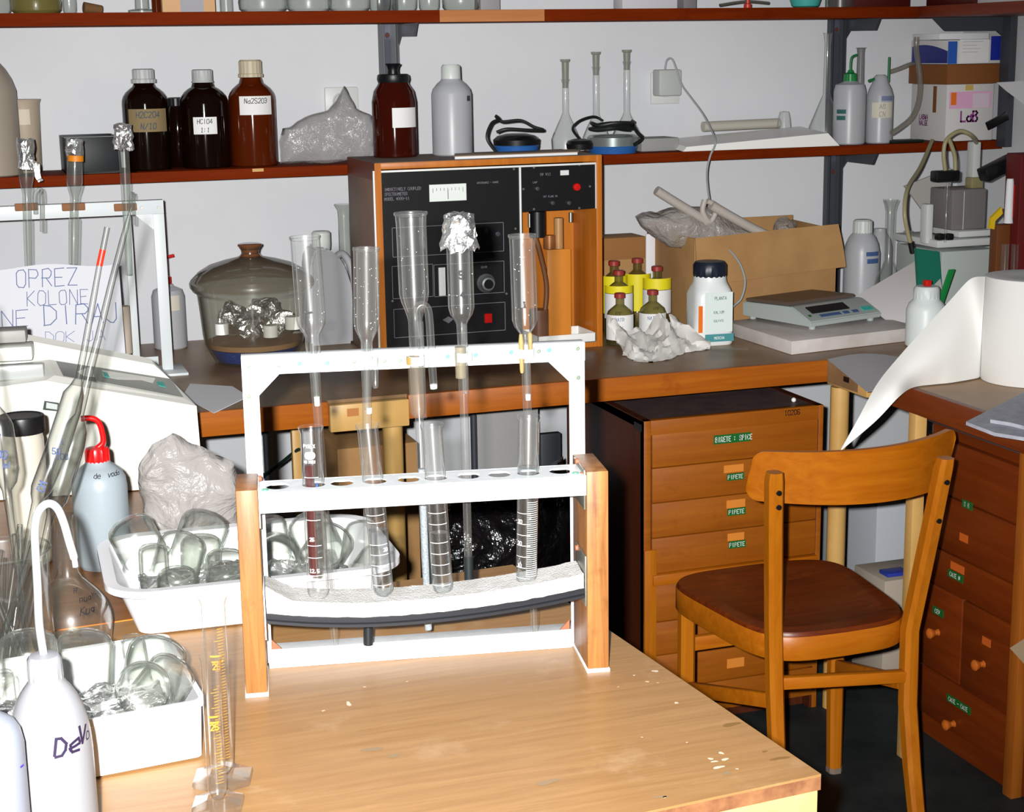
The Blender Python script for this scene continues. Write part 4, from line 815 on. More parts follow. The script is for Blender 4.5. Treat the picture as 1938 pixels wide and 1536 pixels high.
bm = B(); lz(bm, s.x, s.y, s.prof([(486, 22), (478, 16), (470, 18), (464, 23), (461, 22), (460, 18)]), 32); obj('lid_knob', bm, mat('brown_glass_knob', (110, 70, 44), .15, coat=.5), ld)
bm = B(); lz(bm, s.x, s.y, s.prof([(652, 86), (642, 90)]), 48); obj('plate', bm, mat('tan_plate', (164, 126, 88), .6), ds)
bm = B(); lz(bm, s.x, s.y, [(ZB+.006, 0)]+[(max(z, ZB+.006), r) for z, r in s.prof([(690, 60), (678, 70), (664, 78), (654, 84)])], 48); obj('silica_gel', bm, mat('blue_gel', (16, 52, 140), .4, nz=(200, (30, 76, 170)), bump=(300, 1, .004)), ds)
for px, w, y0, y1, dy, sd in ((440, 30, 572, 640, -.02, 1), (470, 26, 592, 640, -.05, 5), (500, 34, 560, 632, .02, 2), (535, 22, 584, 638, -.03, 3)):
    c = WY(px, (y0+y1)/2, s.y+dy); m = depth(c)/FPX; bm = B(); bmesh.ops.create_icosphere(bm, subdivisions=3, radius=1, matrix=Matrix.Translation(c) @ Matrix.Diagonal((w*m, w*m*.8, (y1-y0)*m*.5, 1))); crumple(bm, .012, 34, sd); crumple(bm, .006, 90, sd); obj('foil_parcel', bm, m_foil, ds, smooth=False)
for px, py, r in ((420, 622, 13), (512, 626, 14), (554, 610, 15)):
    c = WY(px, py, s.y-.07); m = depth(c)/FPX; bm = B(); lz(bm, c.x, c.y, [(c.z-r*m*.8, r*m), (c.z+r*m*.8, r*m)], 20); obj('white_jar', bm, m_white, ds)
# ---- jerrycan and tall cylinder
jc = thing('jerrycan', 'cloudy plastic jerrycan with a handle between desiccator and wooden instrument', 'jerrycan', (.75, 3.76, ZB))
O = [(590, 664), (588, 500), (592, 482), (600, 470), (620, 470), (642, 486), (656, 508), (664, 536), (668, 560), (670, 664)]
P = [WY(px, py, 3.79) for px, py in O]
for p in P: p.z = max(p.z, ZB+.0005)
bm = B(); prism(bm, P, (0, .11, 0)); bmesh.ops.bevel(bm, geom=list(bm.edges), offset=.006, segments=2, affect='EDGES'); obj('body', bm, m_pe2, jc)
s = St(608, 455, 3.845, ZB); bm = B(); lz(bm, s.x, s.y, s.prof([(472, 17), (462, 18), (440, 18), (437, 15)]), 28); obj('cap', bm, mat('milky_cap', (198, 204, 200), .4), jc)
bm = B(); tube(bm, [WY(636, 486, 3.845), WY(648, 480, 3.845), WY(662, 500, 3.845), WY(670, 535, 3.845), WY(664, 556, 3.845)], .009, 10); obj('handle', bm, m_pe2, jc)
s = St(652, 450, 3.955, ZB); bm = B(); lz(bm, s.x, s.y, [(ZB+.0005, 16*s.m), (ZB+.01, 12*s.m)]+s.prof([(415, 11), (398, 12), (388, 18), (386, 17)]), 24, c1=False); solo('measuring_cylinder', bm, m_glg, 'tall glass cylinder with a flared lip behind the jerrycan', 'cylinder', (s.x, s.y, ZB))
# ---- the instrument in its wooden case
YI = 3.514; X0, X1 = .884, 1.421; Z0, Z1 = ZB, ZI
def I(px, py, y=YI): return WY(px, py, y)
ins = thing('photometer', 'black panelled meter instrument in an orange wooden case on the rear bench', 'instrument', (1.15, 3.65, ZB))
th = .014; YBk = 3.775
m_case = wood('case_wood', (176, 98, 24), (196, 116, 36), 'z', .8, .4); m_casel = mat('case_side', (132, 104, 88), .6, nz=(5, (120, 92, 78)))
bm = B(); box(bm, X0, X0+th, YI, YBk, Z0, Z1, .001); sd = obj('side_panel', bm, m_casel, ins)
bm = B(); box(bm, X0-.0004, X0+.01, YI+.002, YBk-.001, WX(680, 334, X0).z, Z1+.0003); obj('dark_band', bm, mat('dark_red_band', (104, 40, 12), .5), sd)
bm = B(); box(bm, X0-.0006, X0+th, YI-.0006, YI+.003, Z0, Z1); obj('front_edge', bm, m_case, sd)
bm = B(); box(bm, X1-th, X1, YI, YBk, Z0, Z1, .001); obj('side_panel', bm, m_case, ins)
bm = B(); box(bm, X0+th, X1-th, YI, YBk, Z1-th, Z1, .001); obj('top_panel', bm, m_case, ins)
bm = B(); box(bm, X0+.002, X1-.002, YI+.003, YBk-.002, Z1+.0001, Z1+.0006); obj('dust_layer', bm, mat('dusty_top', (126, 112, 102), .8), ins)
bm = B(); box(bm, X0+th, X1-th, YI+.004, YBk, Z0, Z0+th); obj('base_panel', bm, m_case, ins)
bm = B(); box(bm, X0+th, X1-th, YBk-.01, YBk, Z0+th, Z1-th); obj('back_panel', bm, m_case, ins)
xd = I(987, 450).x; xt = I(710, 330).x; zt = I(850, 322).z; yp = YI+.006
m_trim = mat('white_trim', (226, 228, 226), .4); m_pan = mat('panel_black', (10, 11, 13), .42, spec=.35)
pn = None
bm = B(); box(bm, xt, xd, yp, yp+.012, Z0+th, zt); pn = obj('meter_panel', bm, m_pan, ins)
xe = I(1128, 370).x; zq = I(1060, 398).z
bm = B(); box(bm, xd, xe, yp, yp+.20, zq, zt); p2 = obj('switch_panel', bm, m_pan, ins)
w = .0045
for par, (a, b, c, d) in ((pn, (xt-w, xe+w, zt, zt+w)), (pn, (xt-w, xt, Z0+th, zt)), (p2, (xe, xe+w, zq, zt)), (pn, (xd-w/2, xd+w/2, Z0+th+.09, zt))):
    bm = B(); box(bm, a, b, yp-.004, yp+.002, c, d, .0008); obj('white_trim', bm, m_trim, par)
bm = B(); box(bm, xt+.02, xe-.02, yp-.001, yp+.004, zt+.009, zt+.015); obj('vent_slot', bm, m_trim, ins)
def pbox(par, nm, m, x0, x1, y0, y1, d=.0012):
    a, b = I(x0, y1), I(x1, y0); bm = B(); box(bm, a.x, b.x, yp-d, yp-.0001, a.z, b.z); return obj(nm, bm, m, par), a, b
m_pt = mat('panel_print', (130, 126, 136), .6)
def ptext(par, tx, px, py, h, sx=.62, w=.14):
    p = I(px, py); bm = B(); letters(bm, tx, h, flat_surf((p.x, yp-.0002, p.z), (1, 0, 0), (0, 0, 1)), w, sx=sx); obj('lettering', bm, m_pt, par, smooth=False)
mt, a, b = pbox(pn, 'meter', mat('meter_face', (226, 232, 228), .5), 814, 883, 347, 382, .003)
for k in range(9):
    x = a.x+.008+(b.x-a.x-.016)*k/8; bm = B(); box(bm, x-.0004, x+.0004, yp-.0035, yp-.0031, b.z-.014-(.004 if k % 4 == 0 else 0), b.z-.008); obj('scale_mark', bm, m_ktxt, mt)
bm = B(); x = (a.x+b.x)/2; box(bm, x-.0006, x+.0006, yp-.0037, yp-.0031, a.z+.004, b.z-.012); obj('needle', bm, m_ktxt, mt)
ptext(pn, 'INDUCTIVELY COUPLED', 729, 362, .0065, .58); ptext(pn, 'SPECTROMETER', 729, 371, .0065, .58); ptext(pn, 'MODEL 4000-11', 729, 380, .0065, .58)
ptext(pn, 'ABSORBANCE - RANGE', 904, 348, .004); ptext(pn, 'GAIN', 912, 508, .005)
def outline(x0, x1, y0, y1):
    a, b = I(x0, y1), I(x1, y0); e = .0005; bm = B()
    for q in ((a.x, b.x, a.z-e, a.z+e), (a.x, b.x, b.z-e, b.z+e), (a.x-e, a.x+e, a.z, b.z), (b.x-e, b.x+e, a.z, b.z)): box(bm, q[0], q[1], yp-.0006, yp-.0001, q[2], q[3])
    obj('panel_outline', bm, m_pt, pn)
outline(745, 954, 421, 487); outline(745, 820, 500, 566); outline(824, 955, 494, 562); outline(748, 957, 572, 640)
pbox(pn, 'slide_switch', m_trim, 832, 843, 506, 560, .004); pbox(pn, 'power_switch', mat('red_lamp', (196, 16, 12), .35), 918, 931, 593, 611, .006)
c = I(921, 536); kn = B(); lathe(kn, V((c.x, yp, c.z)), (0, -1, 0), [(0, .0215), (.003, .0215), (.008, .017), (.020, .015), (.021, .010)], 28, c1=False); k_ = obj('dial_skirt', kn, mat('dial_silver', (150, 154, 154), .35, .6), pn)
kn = B(); lathe(kn, V((c.x, yp-.020, c.z)), (0, -1, 0), [(0, .011), (.006, .010), (.006, 0)], 24); obj('dial_cap', kn, m_black, k_)
for q in ((921, 437), (943, 443)): c = I(*q); kn = B(); lathe(kn, V((c.x, yp, c.z)), (0, -1, 0), [(0, .006), (.004, .0055), (.005, 0)], 16); obj('button', kn, m_dgrey, pn)
a = I(850, 605); bm = B(); prism(bm, [V((a.x-.014, yp-.0001, a.z)), V((a.x, yp-.0001, a.z+.007)), V((a.x+.012, yp-.0001, a.z)), V((a.x, yp-.0001, a.z-.009))], (0, -.0006, 0)); obj('diamond_mark', bm, mat('emblem_grey', (96, 100, 104), .5), pn)
for q in ((719, 330), (974, 320), (719, 447), (723, 555), (744, 570), (960, 556), (977, 433)): c = I(*q); kn = B(); lathe(kn, V((c.x, yp, c.z)), (0, -1, 0), [(0, .003), (.0012, .0026), (.0012, 0)], 10); obj('screw', kn, m_steel, pn)
pbox(p2, 'maker_plate', mat('plate_white', (214, 220, 214), .4), 1062, 1078, 322, 332); c = I(1093, 354); kn = B(); lathe(kn, V((c.x, yp, c.z)), (0, -1, 0), [(0, .009), (.005, .008), (.006, 0)], 20); obj('red_lamp', kn, mat('red_lamp', (196, 16, 12), .35), p2)
ptext(p2, 'UV VIS', 1024, 333, .006); ptext(p2, 'LAMP', 1010, 347, .004); ptext(p2, 'OFF FLAME ON', 1030, 374, .004)
for q in ((1017, 357), (1046, 384), (1077, 384)): c = I(*q); kn = B(); lathe(kn, V((c.x, yp, c.z)), (0, -1, 0), [(0, .005), (.008, .0045), (.009, 0)], 16); obj('toggle', kn, m_dgrey, p2)
for q in ((1012, 317), (1098, 312), (992, 358), (1118, 353), (1098, 394), (1012, 396)): c = I(*q); kn = B(); lathe(kn, V((c.x, yp, c.z)), (0, -1, 0), [(0, .003), (.0012, .0026), (.0012, 0)], 10); obj('screw', kn, m_steel, p2)
# open bay on the right with burner parts
ybk = 3.60; a, b = I(1036, 600, ybk), I(1079, 470, ybk)
bm = B(); box(bm, xd, X1-th, YI+.15, YI+.156, Z0+th, zq); bay = obj('bay_back', bm, wood('bay_wood', (178, 104, 28), (198, 122, 40), 'z', .8, .4), ins)
bm = B(); box(bm, a.x, b.x, ybk-.004, ybk, Z0+th, b.z, .001); obj('bay_door', bm, mat('bay_light_wood', (206, 132, 48), .45), bay)
def bayc(px, y0, y1, hw, m, nm, y=3.55):
    s = St(px, (y0+y1)/2, y, 0); bm = B(); lz(bm, s.x, s.y, s.prof([(y1, hw), (y0, hw)]), 20); return obj(nm, bm, m, bay)
bayc(1017, 400, 448, 16, m_black, 'burner_head'); bayc(1002, 404, 430, 3, m_steel, 'burner_rod'); bayc(1026, 404, 430, 3, m_steel, 'burner_rod')
bayc(1057, 412, 470, 9, mat('tan_gas_tube', (176, 130, 80), .4), 'gas_tube'); bayc(1040, 445, 470, 12, mat('copper_joint', (150, 96, 54), .35, .3), 'joint'); bayc(1080, 402, 420, 4, m_steel, 'valve')
bm = B(); P = [I(1013, 448, 3.55), I(1022, 480, 3.55), I(1034, 540, 3.55), I(1030, 600, 3.55), I(1024, 640, 3.55)]; tube(bm, P, .006, 10); obj('drain_tube', bm, mat('brown_tube', (120, 78, 48), .4), bay)
bayc(1020, 585, 640, 18, mat('brown_beaker', (116, 80, 60), .4), 'waste_cup', 3.56)
# tray in front of the bay
tr = thing('shallow_tray', 'shallow white tray in the open bay of the wooden instrument', 'tray', (1.36, 3.52, ZB+.014))
o = WY(1018, 652, 3.50); o.z = ZB+.0145; e1 = WY(1128, 642, 3.50).x-o.x
for oo, ex, ey, h, nm in ((o, V((e1, 0, 0)), V((0, .11, 0)), .003, 'base'), (o, V((e1, 0, 0)), V((0, .003, 0)), .022, 'side'), (o+V((0, .107, 0)), V((e1, 0, 0)), V((0, .003, 0)), .022, 'side'), (o, V((.003, 0, 0)), V((0, .11, 0)), .022, 'end'), (o+V((e1-.003, 0, 0)), V((.003, 0, 0)), V((0, .11, 0)), .022, 'end')):
    bm = B(); obox(bm, oo, ex, ey, V((0, 0, h)), .0008); obj(nm, bm, m_white, tr)
bk = thing('notebook', 'worn notebook lying on top of the wooden instrument', 'book', (1.2, 3.58, ZI))
a, b = W(806, 291, ZI+.001), W(1000, 279, ZI+.001); bm = B(); obox(bm, V((a.x, 3.535, ZI+.0008)), V((b.x-a.x, 0, 0)), V((.03, .09, 0)), V((0, 0, .006)), .001); obj('pages', bm, m_paper, bk)
bm = B(); obox(bm, V((a.x-.002, 3.533, ZI+.0069)), V((b.x-a.x+.004, 0, 0)), V((.03, .094, 0)), V((0, 0, .0016)), .0005); obj('cover', bm, mat('worn_cover', (150, 126, 100), .7), bk)
# ---- vials
m_vg = glass('vial_glass', (.72, .70, .50), (.34, .32, .2), dust=.12, dcol=(150, 140, 80)); m_vy = mat('yellow_label', (226, 212, 30), .5); m_vb = mat('brown_liquid', (110, 84, 50), .4); m_vcap = mat('vial_red_cap', (150, 50, 44), .4)
def vial(px, cp, hw, base, y, label, lab, liq=None, lm=None):
    s = St(px, 580, y, ZB); t = thing('injection_vial', label, 'vial', (s.x, y, ZB))
    bm = B(); lz(bm, s.x, s.y, [(ZB+.0005, 0), (ZB+.0005, hw*s.m*.94), (ZB+.004, hw*s.m)]+s.prof([(cp+44, hw), (cp+34, hw*.86), (cp+26, hw*.5), (cp+22, 8), (cp+10, 8), (cp+8, 10), (cp+6, 10)]), 28, c1=False); obj('body', bm, m_vg, t)
    bm = B(); lz(bm, s.x, s.y, s.prof([(cp+9, 10.5), (cp+1, 10.5), (cp, 9)]), 20); obj('cap', bm, m_vcap, t)
    for q in lab: label_on(t, s, px, hw, px-hw*.97, px+hw*.97, q[0], q[1], q[2], q[3] if len(q) > 3 else (), m_film2, .008)
    if liq: bm = B(); lz(bm, s.x, s.y, [(ZB+.003, hw*s.m*.93), (s.z(liq), hw*s.m*.93)], 24); obj('liquid', bm, lm or m_vb, t)
    return t
vial(1162, 493, 25, 640, 3.72, 'yellow banded vial at the back left of the group of vials', [(520, 590, m_vy)])
vial(1206, 488, 25, 640, 3.76, 'hindmost vial with a brown neck and yellow band, in the middle of the group', [(516, 585, m_vy)])
vial(1171, 511, 27, 650, 3.62, 'vial with a white label and yellow shoulder just behind the front left vial', [(538, 552, m_vy), (553, 600, m_lblw, ('', 'AMP'))])
vial(1243, 503, 27, 645, 3.66, 'vial with a white label and yellow shoulder at the right of the group', [(524, 545, m_vy), (546, 590, m_lblw, ('', 'AMP'))])
vial(1173, 554, 26, 660, 3.525, 'white labelled vial at the front left, touching the wooden instrument', [(593, 640, m_lblw, ('NATR', 'INJ', ''))], 646, mat('navy_liquid', (30, 44, 66), .4))
vial(1235, 548, 26, 655, 3.56, 'white labelled vial at the front right, behind the crumpled tissue', [(590, 636, m_lblw, ('NATR', 'INJ', ''))], 640)
# ---- cardboard boxes
bx = thing('cardboard_box', 'long open cardboard box with a hanging front flap holding plastic bags', 'box', (1.8, 3.75, ZB))
fl_, fr_ = WY(1314, 520, 3.60), WY(1586, 500, 3.62); zt = zat(fl_.x, 3.60, 452); bl = WY(1246, 450, 3.84).x
c = [V((fl_.x, 3.60, 0)), V((fr_.x, 3.63, 0)), V((fr_.x+.02, 3.90, 0)), V((fl_.x+.005, 3.90, 0))]
m_cardd = mat('kraft_dark', (150, 104, 58), .85)  # deeper kraft brown for the small box flap and the tape
for i, nm in enumerate(('front_wall', 'end_wall', 'back_wall', 'end_wall')):
    a, b = c[i], c[(i+1) % 4]; d = (b-a).normalized(); n = V((-d.y, d.x, 0)); bm = B(); h = zt-ZB+(.012 if i == 2 else 0)
    obox(bm, a+V((0, 0, ZB+.0005)), b-a, n*.004, V((0, 0, h)), .0006); obj(nm, bm, m_card, bx)
bm = B(); prism(bm, [p+V((0, 0, ZB+.001)) for p in c], (0, 0, .003)); obj('base', bm, m_card, bx)
def flap(u, v): return V((fl_.x-.002+(fr_.x-fl_.x)*u+.018*u*v, 3.596+.03*u-.012*math.sin(v*1.7)-.004*math.sin(u*7), zt+.002-v*(.115-.02*u)+.012*u*(1-v)))
bm = B(); sheet(bm, flap, 24, 10, .004); f_ = obj('front_flap', bm, m_card, bx)
a, b = WY(1142, 520, 3.86), WY(1224, 520, 3.86); z = zat(a.x, 3.86, 452)
b2 = thing('cardboard_box', 'smaller upright cardboard box behind the yellow banded vials', 'box', ((a.x+b.x)/2, 3.9, ZB)); bm = B(); box(bm, a.x-.05, b.x, 3.86, 3.96, ZB+.0005, z, .001); obj('body', bm, m_card, b2)
bm = B(); box(bm, a.x-.05, b.x, 3.856, 3.8595, z-.055, z+.001, .0005); obj('flap', bm, m_cardd, b2)
a, b = WY(1223, 486, 3.845), WY(1240, 442, 3.845); bm = B(); box(bm, a.x, b.x, 3.845, 3.85, ZB+.0005, b.z, .0005); solo('white_card', bm, m_paper, 'narrow white card standing between the two cardboard boxes', 'card', ((a.x+b.x)/2, 3.847, ZB))
m_film3 = glass('grey_film', (.86, .85, .84), (.45, .45, .45), dust=.42, dcol=(198, 192, 186), rough=.15, gl=.5, eshine=.25); film_bump(m_film3, 30)
bag('plastic_bag', 'crumpled grey plastic bag stuffed into the long cardboard box', 'bag', [(1202, 406), (1212, 402), (1244, 404), (1262, 396), (1300, 388), (1340, 392), (1372, 404), (1410, 430), (1440, 446), (1430, 475), (1330, 480), (1262, 468), (1232, 446), (1212, 424)], 3.70, .06, m_film3, .008, 16, seed=6, zf=ZB+.11)
m_rod = mat('grey_tubing', (176, 168, 160), .5)
for i, (pts, r, lb) in enumerate((([(1242, 360), (1264, 374), (1300, 396), (1340, 420)], .0115, 'thick grey tube poking up left out of the cardboard box'), ([(1334, 378), (1330, 400), (1344, 420), (1356, 392), (1338, 380)], .007, 'looped grey tube at the middle of the cardboard box'), ([(1346, 388), (1380, 408), (1420, 430), (1458, 448)], .012, 'long grey tube lying down right across the cardboard box'))):
    bm = B(); P = [WY(px, py, 3.66-.006*i) for px, py in pts]; tube(bm, P, r, 12, 6); solo('tubing', bm, m_rod, lb, 'tube', P[0])
c = WY(1484, 432, 3.80); bm = B(); bmesh.ops.create_icosphere(bm, subdivisions=3, radius=.028, matrix=Matrix.Translation(c+V((0, 0, .0)))); crumple(bm, .012, 40, 2); solo('plastic_wad', bm, m_film, 'small wad of clear film peeping from the right of the cardboard box', 'wad', c, smooth=False)
# ---- white jar with navy lid
s = on(1342, 656, ZB, 44); t = thing('reagent_jar', 'white square plastic jar with a navy lid and orange hazard strip', 'jar', (s.x, s.y, ZB))
hw = 44*s.m
def sq(bm, rows, n=40):
    R = []
    for z, r, e in rows:
        R.append([])
        for i in range(n):
            a = i/n*6.28318+.35; cx_, sy_ = math.cos(a), math.sin(a); x = math.copysign(abs(cx_)**e, cx_); y = math.copysign(abs(sy_)**e, sy_)
            R[-1].append(bm.verts.new(V((s.x, s.y, z))+s.dir(.35)*(y*r)+s.dir(.35+1.5708)*(x*r)))
    for a, b in zip(R, R[1:]):
        for i in range(n): bm.faces.new([a[i], a[(i+1) % n], b[(i+1) % n], b[i]])
    bm.faces.new(R[0][::-1]); bm.faces.new(R[-1])
k = .86
bm = B(); sq(bm, [(ZB+.0005, hw*k*.95, .45), (ZB+.005, hw*k, .42), (s.z(556), hw*k, .42), (s.z(544), hw*k*.93, .6), (s.z(532), hw*.72, 1), (s.z(520), hw*.68, 1)]); obj('body', bm, mat('jar_white', (222, 226, 226), .35), t)
cap(t, s, [(522, 30), (519, 31), (500, 31), (494, 27), (493, 20)], m_navy, 'lid')
fn = s.dir(.35); fe = s.dir(.35+1.5708)
def jl(nm, m, u0, u1, y0, y1, d=.0012, tx=None, h=.006, ink=None):
    o = V((s.x, s.y, 0))+fn*(hw*k+.0002); bm = B(); z0, z1 = s.z(y1), s.z(y0); obox(bm, o+fe*u0*hw+V((0, 0, z0)), fe*(u1-u0)*hw, fn*d, V((0, 0, z1-z0))); ob = obj(nm, bm, m, t)
    if tx: bm = B(); w_ = text_w(tx, h); kk = min(1, (u1-u0)*hw*.9/w_); letters(bm, tx, h, flat_surf(o+fn*d+fe*((u0+u1)/2*hw-w_*kk/2)+V((0, 0, (z0+z1)/2-h/2)), fe, (0, 0, 1)), .14, sx=.62*kk); obj('lettering', bm, ink or mat('teal_ink', (60, 110, 104), .6), ob, smooth=False)
jl('main_label', mat('label_cool_white', (214, 226, 222), .6), -.5, .72, 548, 622, .0008, 'KALIUM', .006)
jl('brand_line', mat('label_cool_white', (214, 226, 222), .6), -.3, .66, 552, 566, .0014, 'PLANTA', .007); jl('product_line', mat('label_cool_white', (214, 226, 222), .6), -.4, .6, 596, 606, .0014, 'SULFATE', .005)
jl('teal_band', mat('teal_band', (70, 140, 146), .5), -.5, .78, 626, 640, .0014, 'MERCHA', .006, m_wtxt)
e2 = s.dir(.35-1.5708); o = V((s.x, s.y, 0))+e2*(hw*k+.0001)-fn*.0 
jl('hazard_strip', mat('orange_strip', (226, 112, 20), .5), -.80, -.62, 572, 622, .0012)
# ---- crumpled tissue
bm = B(); O = [W(px, py, ZB) for px, py in ((1178, 672), (1200, 690), (1250, 684), (1300, 668), (1348, 664), (1346, 652), (1330, 640), (1280, 640), (1210, 650))]
T = [(1166, 612), (1190, 632), (1208, 616), (1232, 640), (1262, 606), (1284, 604), (1300, 640), (1322, 652), (1342, 630)]
P0 = [W(px, py, ZB) for px, py in ((1176, 668), (1196, 684), (1232, 686), (1268, 680), (1300, 668), (1346, 662))]
P1 = [WY(px, py, 3.42) for px, py in ((1168, 618), (1196, 622), (1236, 636), (1266, 606), (1290, 608), (1340, 634))]
def tis(u, v):
    i = min(int(u*5), 4); f = u*5-i; a = P0[i].lerp(P0[i+1], f); b = P1[i].lerp(P1[i+1], f); p = a.lerp(b, v); p.y += .05*v*v*(0 if v < .5 else 1)+.02*math.sin(u*17)*v; p.z = max(p.z+.012*math.sin(u*25+v*6)*v, ZB+.001+.004*v); return p
bm = B(); sheet(bm, tis, 40, 14, .0012); crumple(bm, .007, 30, 9); crumple(bm, .005, 75, 2)
for v in bm.verts: v.co.z = max(v.co.z, ZB+.0008)
solo('paper_tissue', bm, mat('tissue', (226, 224, 218), .9), 'crumpled white tissue in front of the vials', 'tissue', P0[2], sharp=22)
bm = B(); a, b = W(1346, 661, ZB), W(1416, 664, ZB); a.z = b.z = ZB+.0035; tube(bm, [a, b], .003, 10, smooth=False); solo('glass_pipette', bm, m_glth, 'short glass pipette lying on the bench right of the navy lidded jar', 'pipette', (a.x, a.y, ZB))
# ---- stone slab and balance
so = V((1.768, 3.236, ZB)); sx_, sy_ = V((.37, .052, 0)), V((-.01, .315, 0))
bm = B(); obox(bm, so+V((0, 0, .0005)), sx_, sy_, V((0, 0, .031)), .0012); solo('stone_slab', bm, mat('marble', (206, 200, 196), .5, nz=(9, (188, 178, 172))), 'pale stone slab under the small balance', 'slab', so)
zb0 = ZB+.034
fl2, fr2, bl2 = W(1534, 624, zb0), W(1668, 604, zb0), W(1428, 580, zb0); ex = fr2-fl2; ey = V((-ex.y, ex.x, 0)).normalized()*.18
blc = thing('digital_balance', 'small grey electronic balance with a dark display on the stone slab', 'balance', fl2)
m_bal = mat('balance_grey', (166, 174, 170), .4); def_up = V((0, 0, 1))
def prof_prism(nm, m, pts, u0=0, u1=1, par=None):
    bm = B(); prism(bm, [fl2+ex*u0+ey*v+def_up*z for v, z in pts], ex*(u1-u0)); bmesh.ops.bevel(bm, geom=list(bm.edges), offset=.0025, segments=2, affect='EDGES'); return obj(nm, bm, m, par or blc)
body = prof_prism('body', m_bal, [(0, .006), (0, .018), (.34, .046), (.40, .046), (1.3, .040), (1.3, .006)])
prof_prism('weighing_pan', mat('pan_brown', (96, 80, 70), .45), [(.46, .047), (1.28, .042), (1.28, .049), (.46, .054)], .02, .98)
sl = V((0, 0, .028))+ey*.34; sn = V((-ey.x*0, 0, 0))
def onpanel(u0, u1, v0, v1, m, nm, d=.0014, par=None):
    P = [fl2+ex*u+ey*(.34*v)+V((0, 0, .018+.028*v+.0002)) for u, v in ((u0, v0), (u1, v0), (u1, v1), (u0, v1))]; bm = B(); prism(bm, P, V((0, 0, d))-ey.normalized()*d*.5); return obj(nm, bm, m, par or blc)
onpanel(.14, .66, .46, .86, m_black, 'display', .002); m_bkey = mat('blue_key', (64, 88, 134), .4)
for q in ((.2, .48), (.52, .6), (.65, .73)): onpanel(q[0], q[1], .2, .34, m_bkey, 'key')
onpanel(.8, .95, .22, .45, mat('turquoise_key', (60, 176, 164), .4), 'tare_key'); onpanel(.06, .09, .3, .4, m_green, 'level_mark')
for u, v in ((.08, .08), (.9, .08), (.08, 1.2), (.9, 1.2)):
    p = fl2+ex*u+ey*v; bm = B(); lz(bm, p.x, p.y, [(ZB+.032, .008), (zb0+.006, .009)], 14); obj('foot', bm, m_bal, blc)
# ---- bottles at the right of the bench
s = St(1630, 520, 3.72, ZB); t = jug('plastic_bottle', 'large cloudy bottle with blue print right of the cardboard box', 'bottle', s, [(None, 34), (478, 34), (462, 31), (448, 25), (440, 18), (437, 17)], m_pe2); cap(t, s, [(440, 18), (418, 17.5), (415, 14)], mat('milky_cap', (198, 204, 200), .4))
label_on(t, s, 1630, 34, 1638, 1660, 473, 481, m_bkey, nm='print'); label_on(t, s, 1630, 34, 1640, 1660, 486, 495, m_bkey, nm='print')
s = St(1663, 520, 3.86, ZB); t = jug('plastic_bottle', 'grey bottle half hidden between the large blue printed bottle and the long necked flask', 'bottle', s, [(None, 24), (470, 24), (452, 20), (440, 12), (432, 11)], m_pe2)
s = St(1683, 450, 3.635, ZB); t = thing('volumetric_flask', 'long necked open flask with a wide lip on the rear bench', 'flask', (s.x, s.y, ZB)); bm = B(); lz(bm, s.x, s.y, [(ZB+.0005, 0), (ZB+.0005, .032)]+s.prof([(560, 30), (525, 22), (505, 12), (492, 8), (400, 8.5), (388, 11), (379, 14), (377, 14)]), 28, c1=False); obj('body', bm, m_glg, t)
s = St(1717, 500, 3.78, ZB); t = jug('plastic_bottle', 'small cloudy bottle behind the tilted paper sheet', 'bottle', s, [(None, 20), (462, 20), (450, 16), (444, 10), (437, 9)], m_pe2)
def lean(u, v):
    a = [WY(1618, 562, 3.50), WY(1760, 478, 3.52), WY(1716, 640, 3.36), WY(1784, 556, 3.36)]; p = a[0].lerp(a[1], u).lerp(a[2].lerp(a[3], u), v); return p+V((0, -.012*math.sin(v*3.1), 0))
bm = B(); sheet(bm, lean, 12, 10, .0008); solo('paper_sheet', bm, mat('grey_paper', (196, 192, 190), .8), 'tilted white paper sheet leaning behind the balance', 'paper', lean(.5, 1))
s = St(1752, 600, 3.22, ZB); t = jug('plastic_jar', 'white plastic jar with a small red stopper beside the paper towel strip', 'jar', s, [(None, 37), (585, 37), (574, 33), (566, 25), (560, 23)], mat('jar_white2', (214, 222, 220), .4)); cap(t, s, [(564, 24), (546, 24), (541, 21)], mat('cap_white2', (206, 214, 212), .4), 'lid')
bm = B(); z = s.z(541); box(bm, s.x-.007, s.x+.008, s.y-.008, s.y+.008, z, z+.014, .002); obj('stopper', bm, m_rcap, t)
bm = B(); p = WY(1783, 548, 3.30); q = WY(1796, 510, 3.30); d = (q-p); k = (p.z-ZB-.0005)/d.z; obox(bm, p-d*k, V((.018, 0, 0)), V((0, .003, 0)), d*(1+k), .001); solo('spatula', bm, mat('green_plastic', (20, 120, 56), .4), 'flat green plastic spatula standing behind the white jar', 'spatula', p)
# ---- apparatus in the corner
ap = thing('titration_unit', 'grey laboratory apparatus with a glass vessel block and cabinet in the corner', 'device', (2.45, 3.5, ZB))
YA = 3.46
def abox(x0, x1, y0, y1, m, nm, y=YA, d=.15, bev=.004, zmin=None):
    a, b = WY(x0, y1, y), WY(x1, y0, y); z0 = a.z if zmin is None else zmin; bm = B(); box(bm, a.x, min(b.x, XW-.01), y, y+d, z0, b.z, bev); return obj(nm, bm, m, ap)
m_ag = mat('apparatus_grey', (170, 178, 174), .5); m_agl = mat('apparatus_light', (196, 200, 198), .5); m_ad = mat('apparatus_dark', (112, 108, 106), .5)
abox(1780, 1884, 470, 560, m_ag, 'cabinet', zmin=ZB+.0005, d=.2); abox(1774, 1882, 449, 470, m_agl, 'top_slab', YA-.01, .2); abox(1815, 1878, 434, 450, m_agl, 'pedestal')
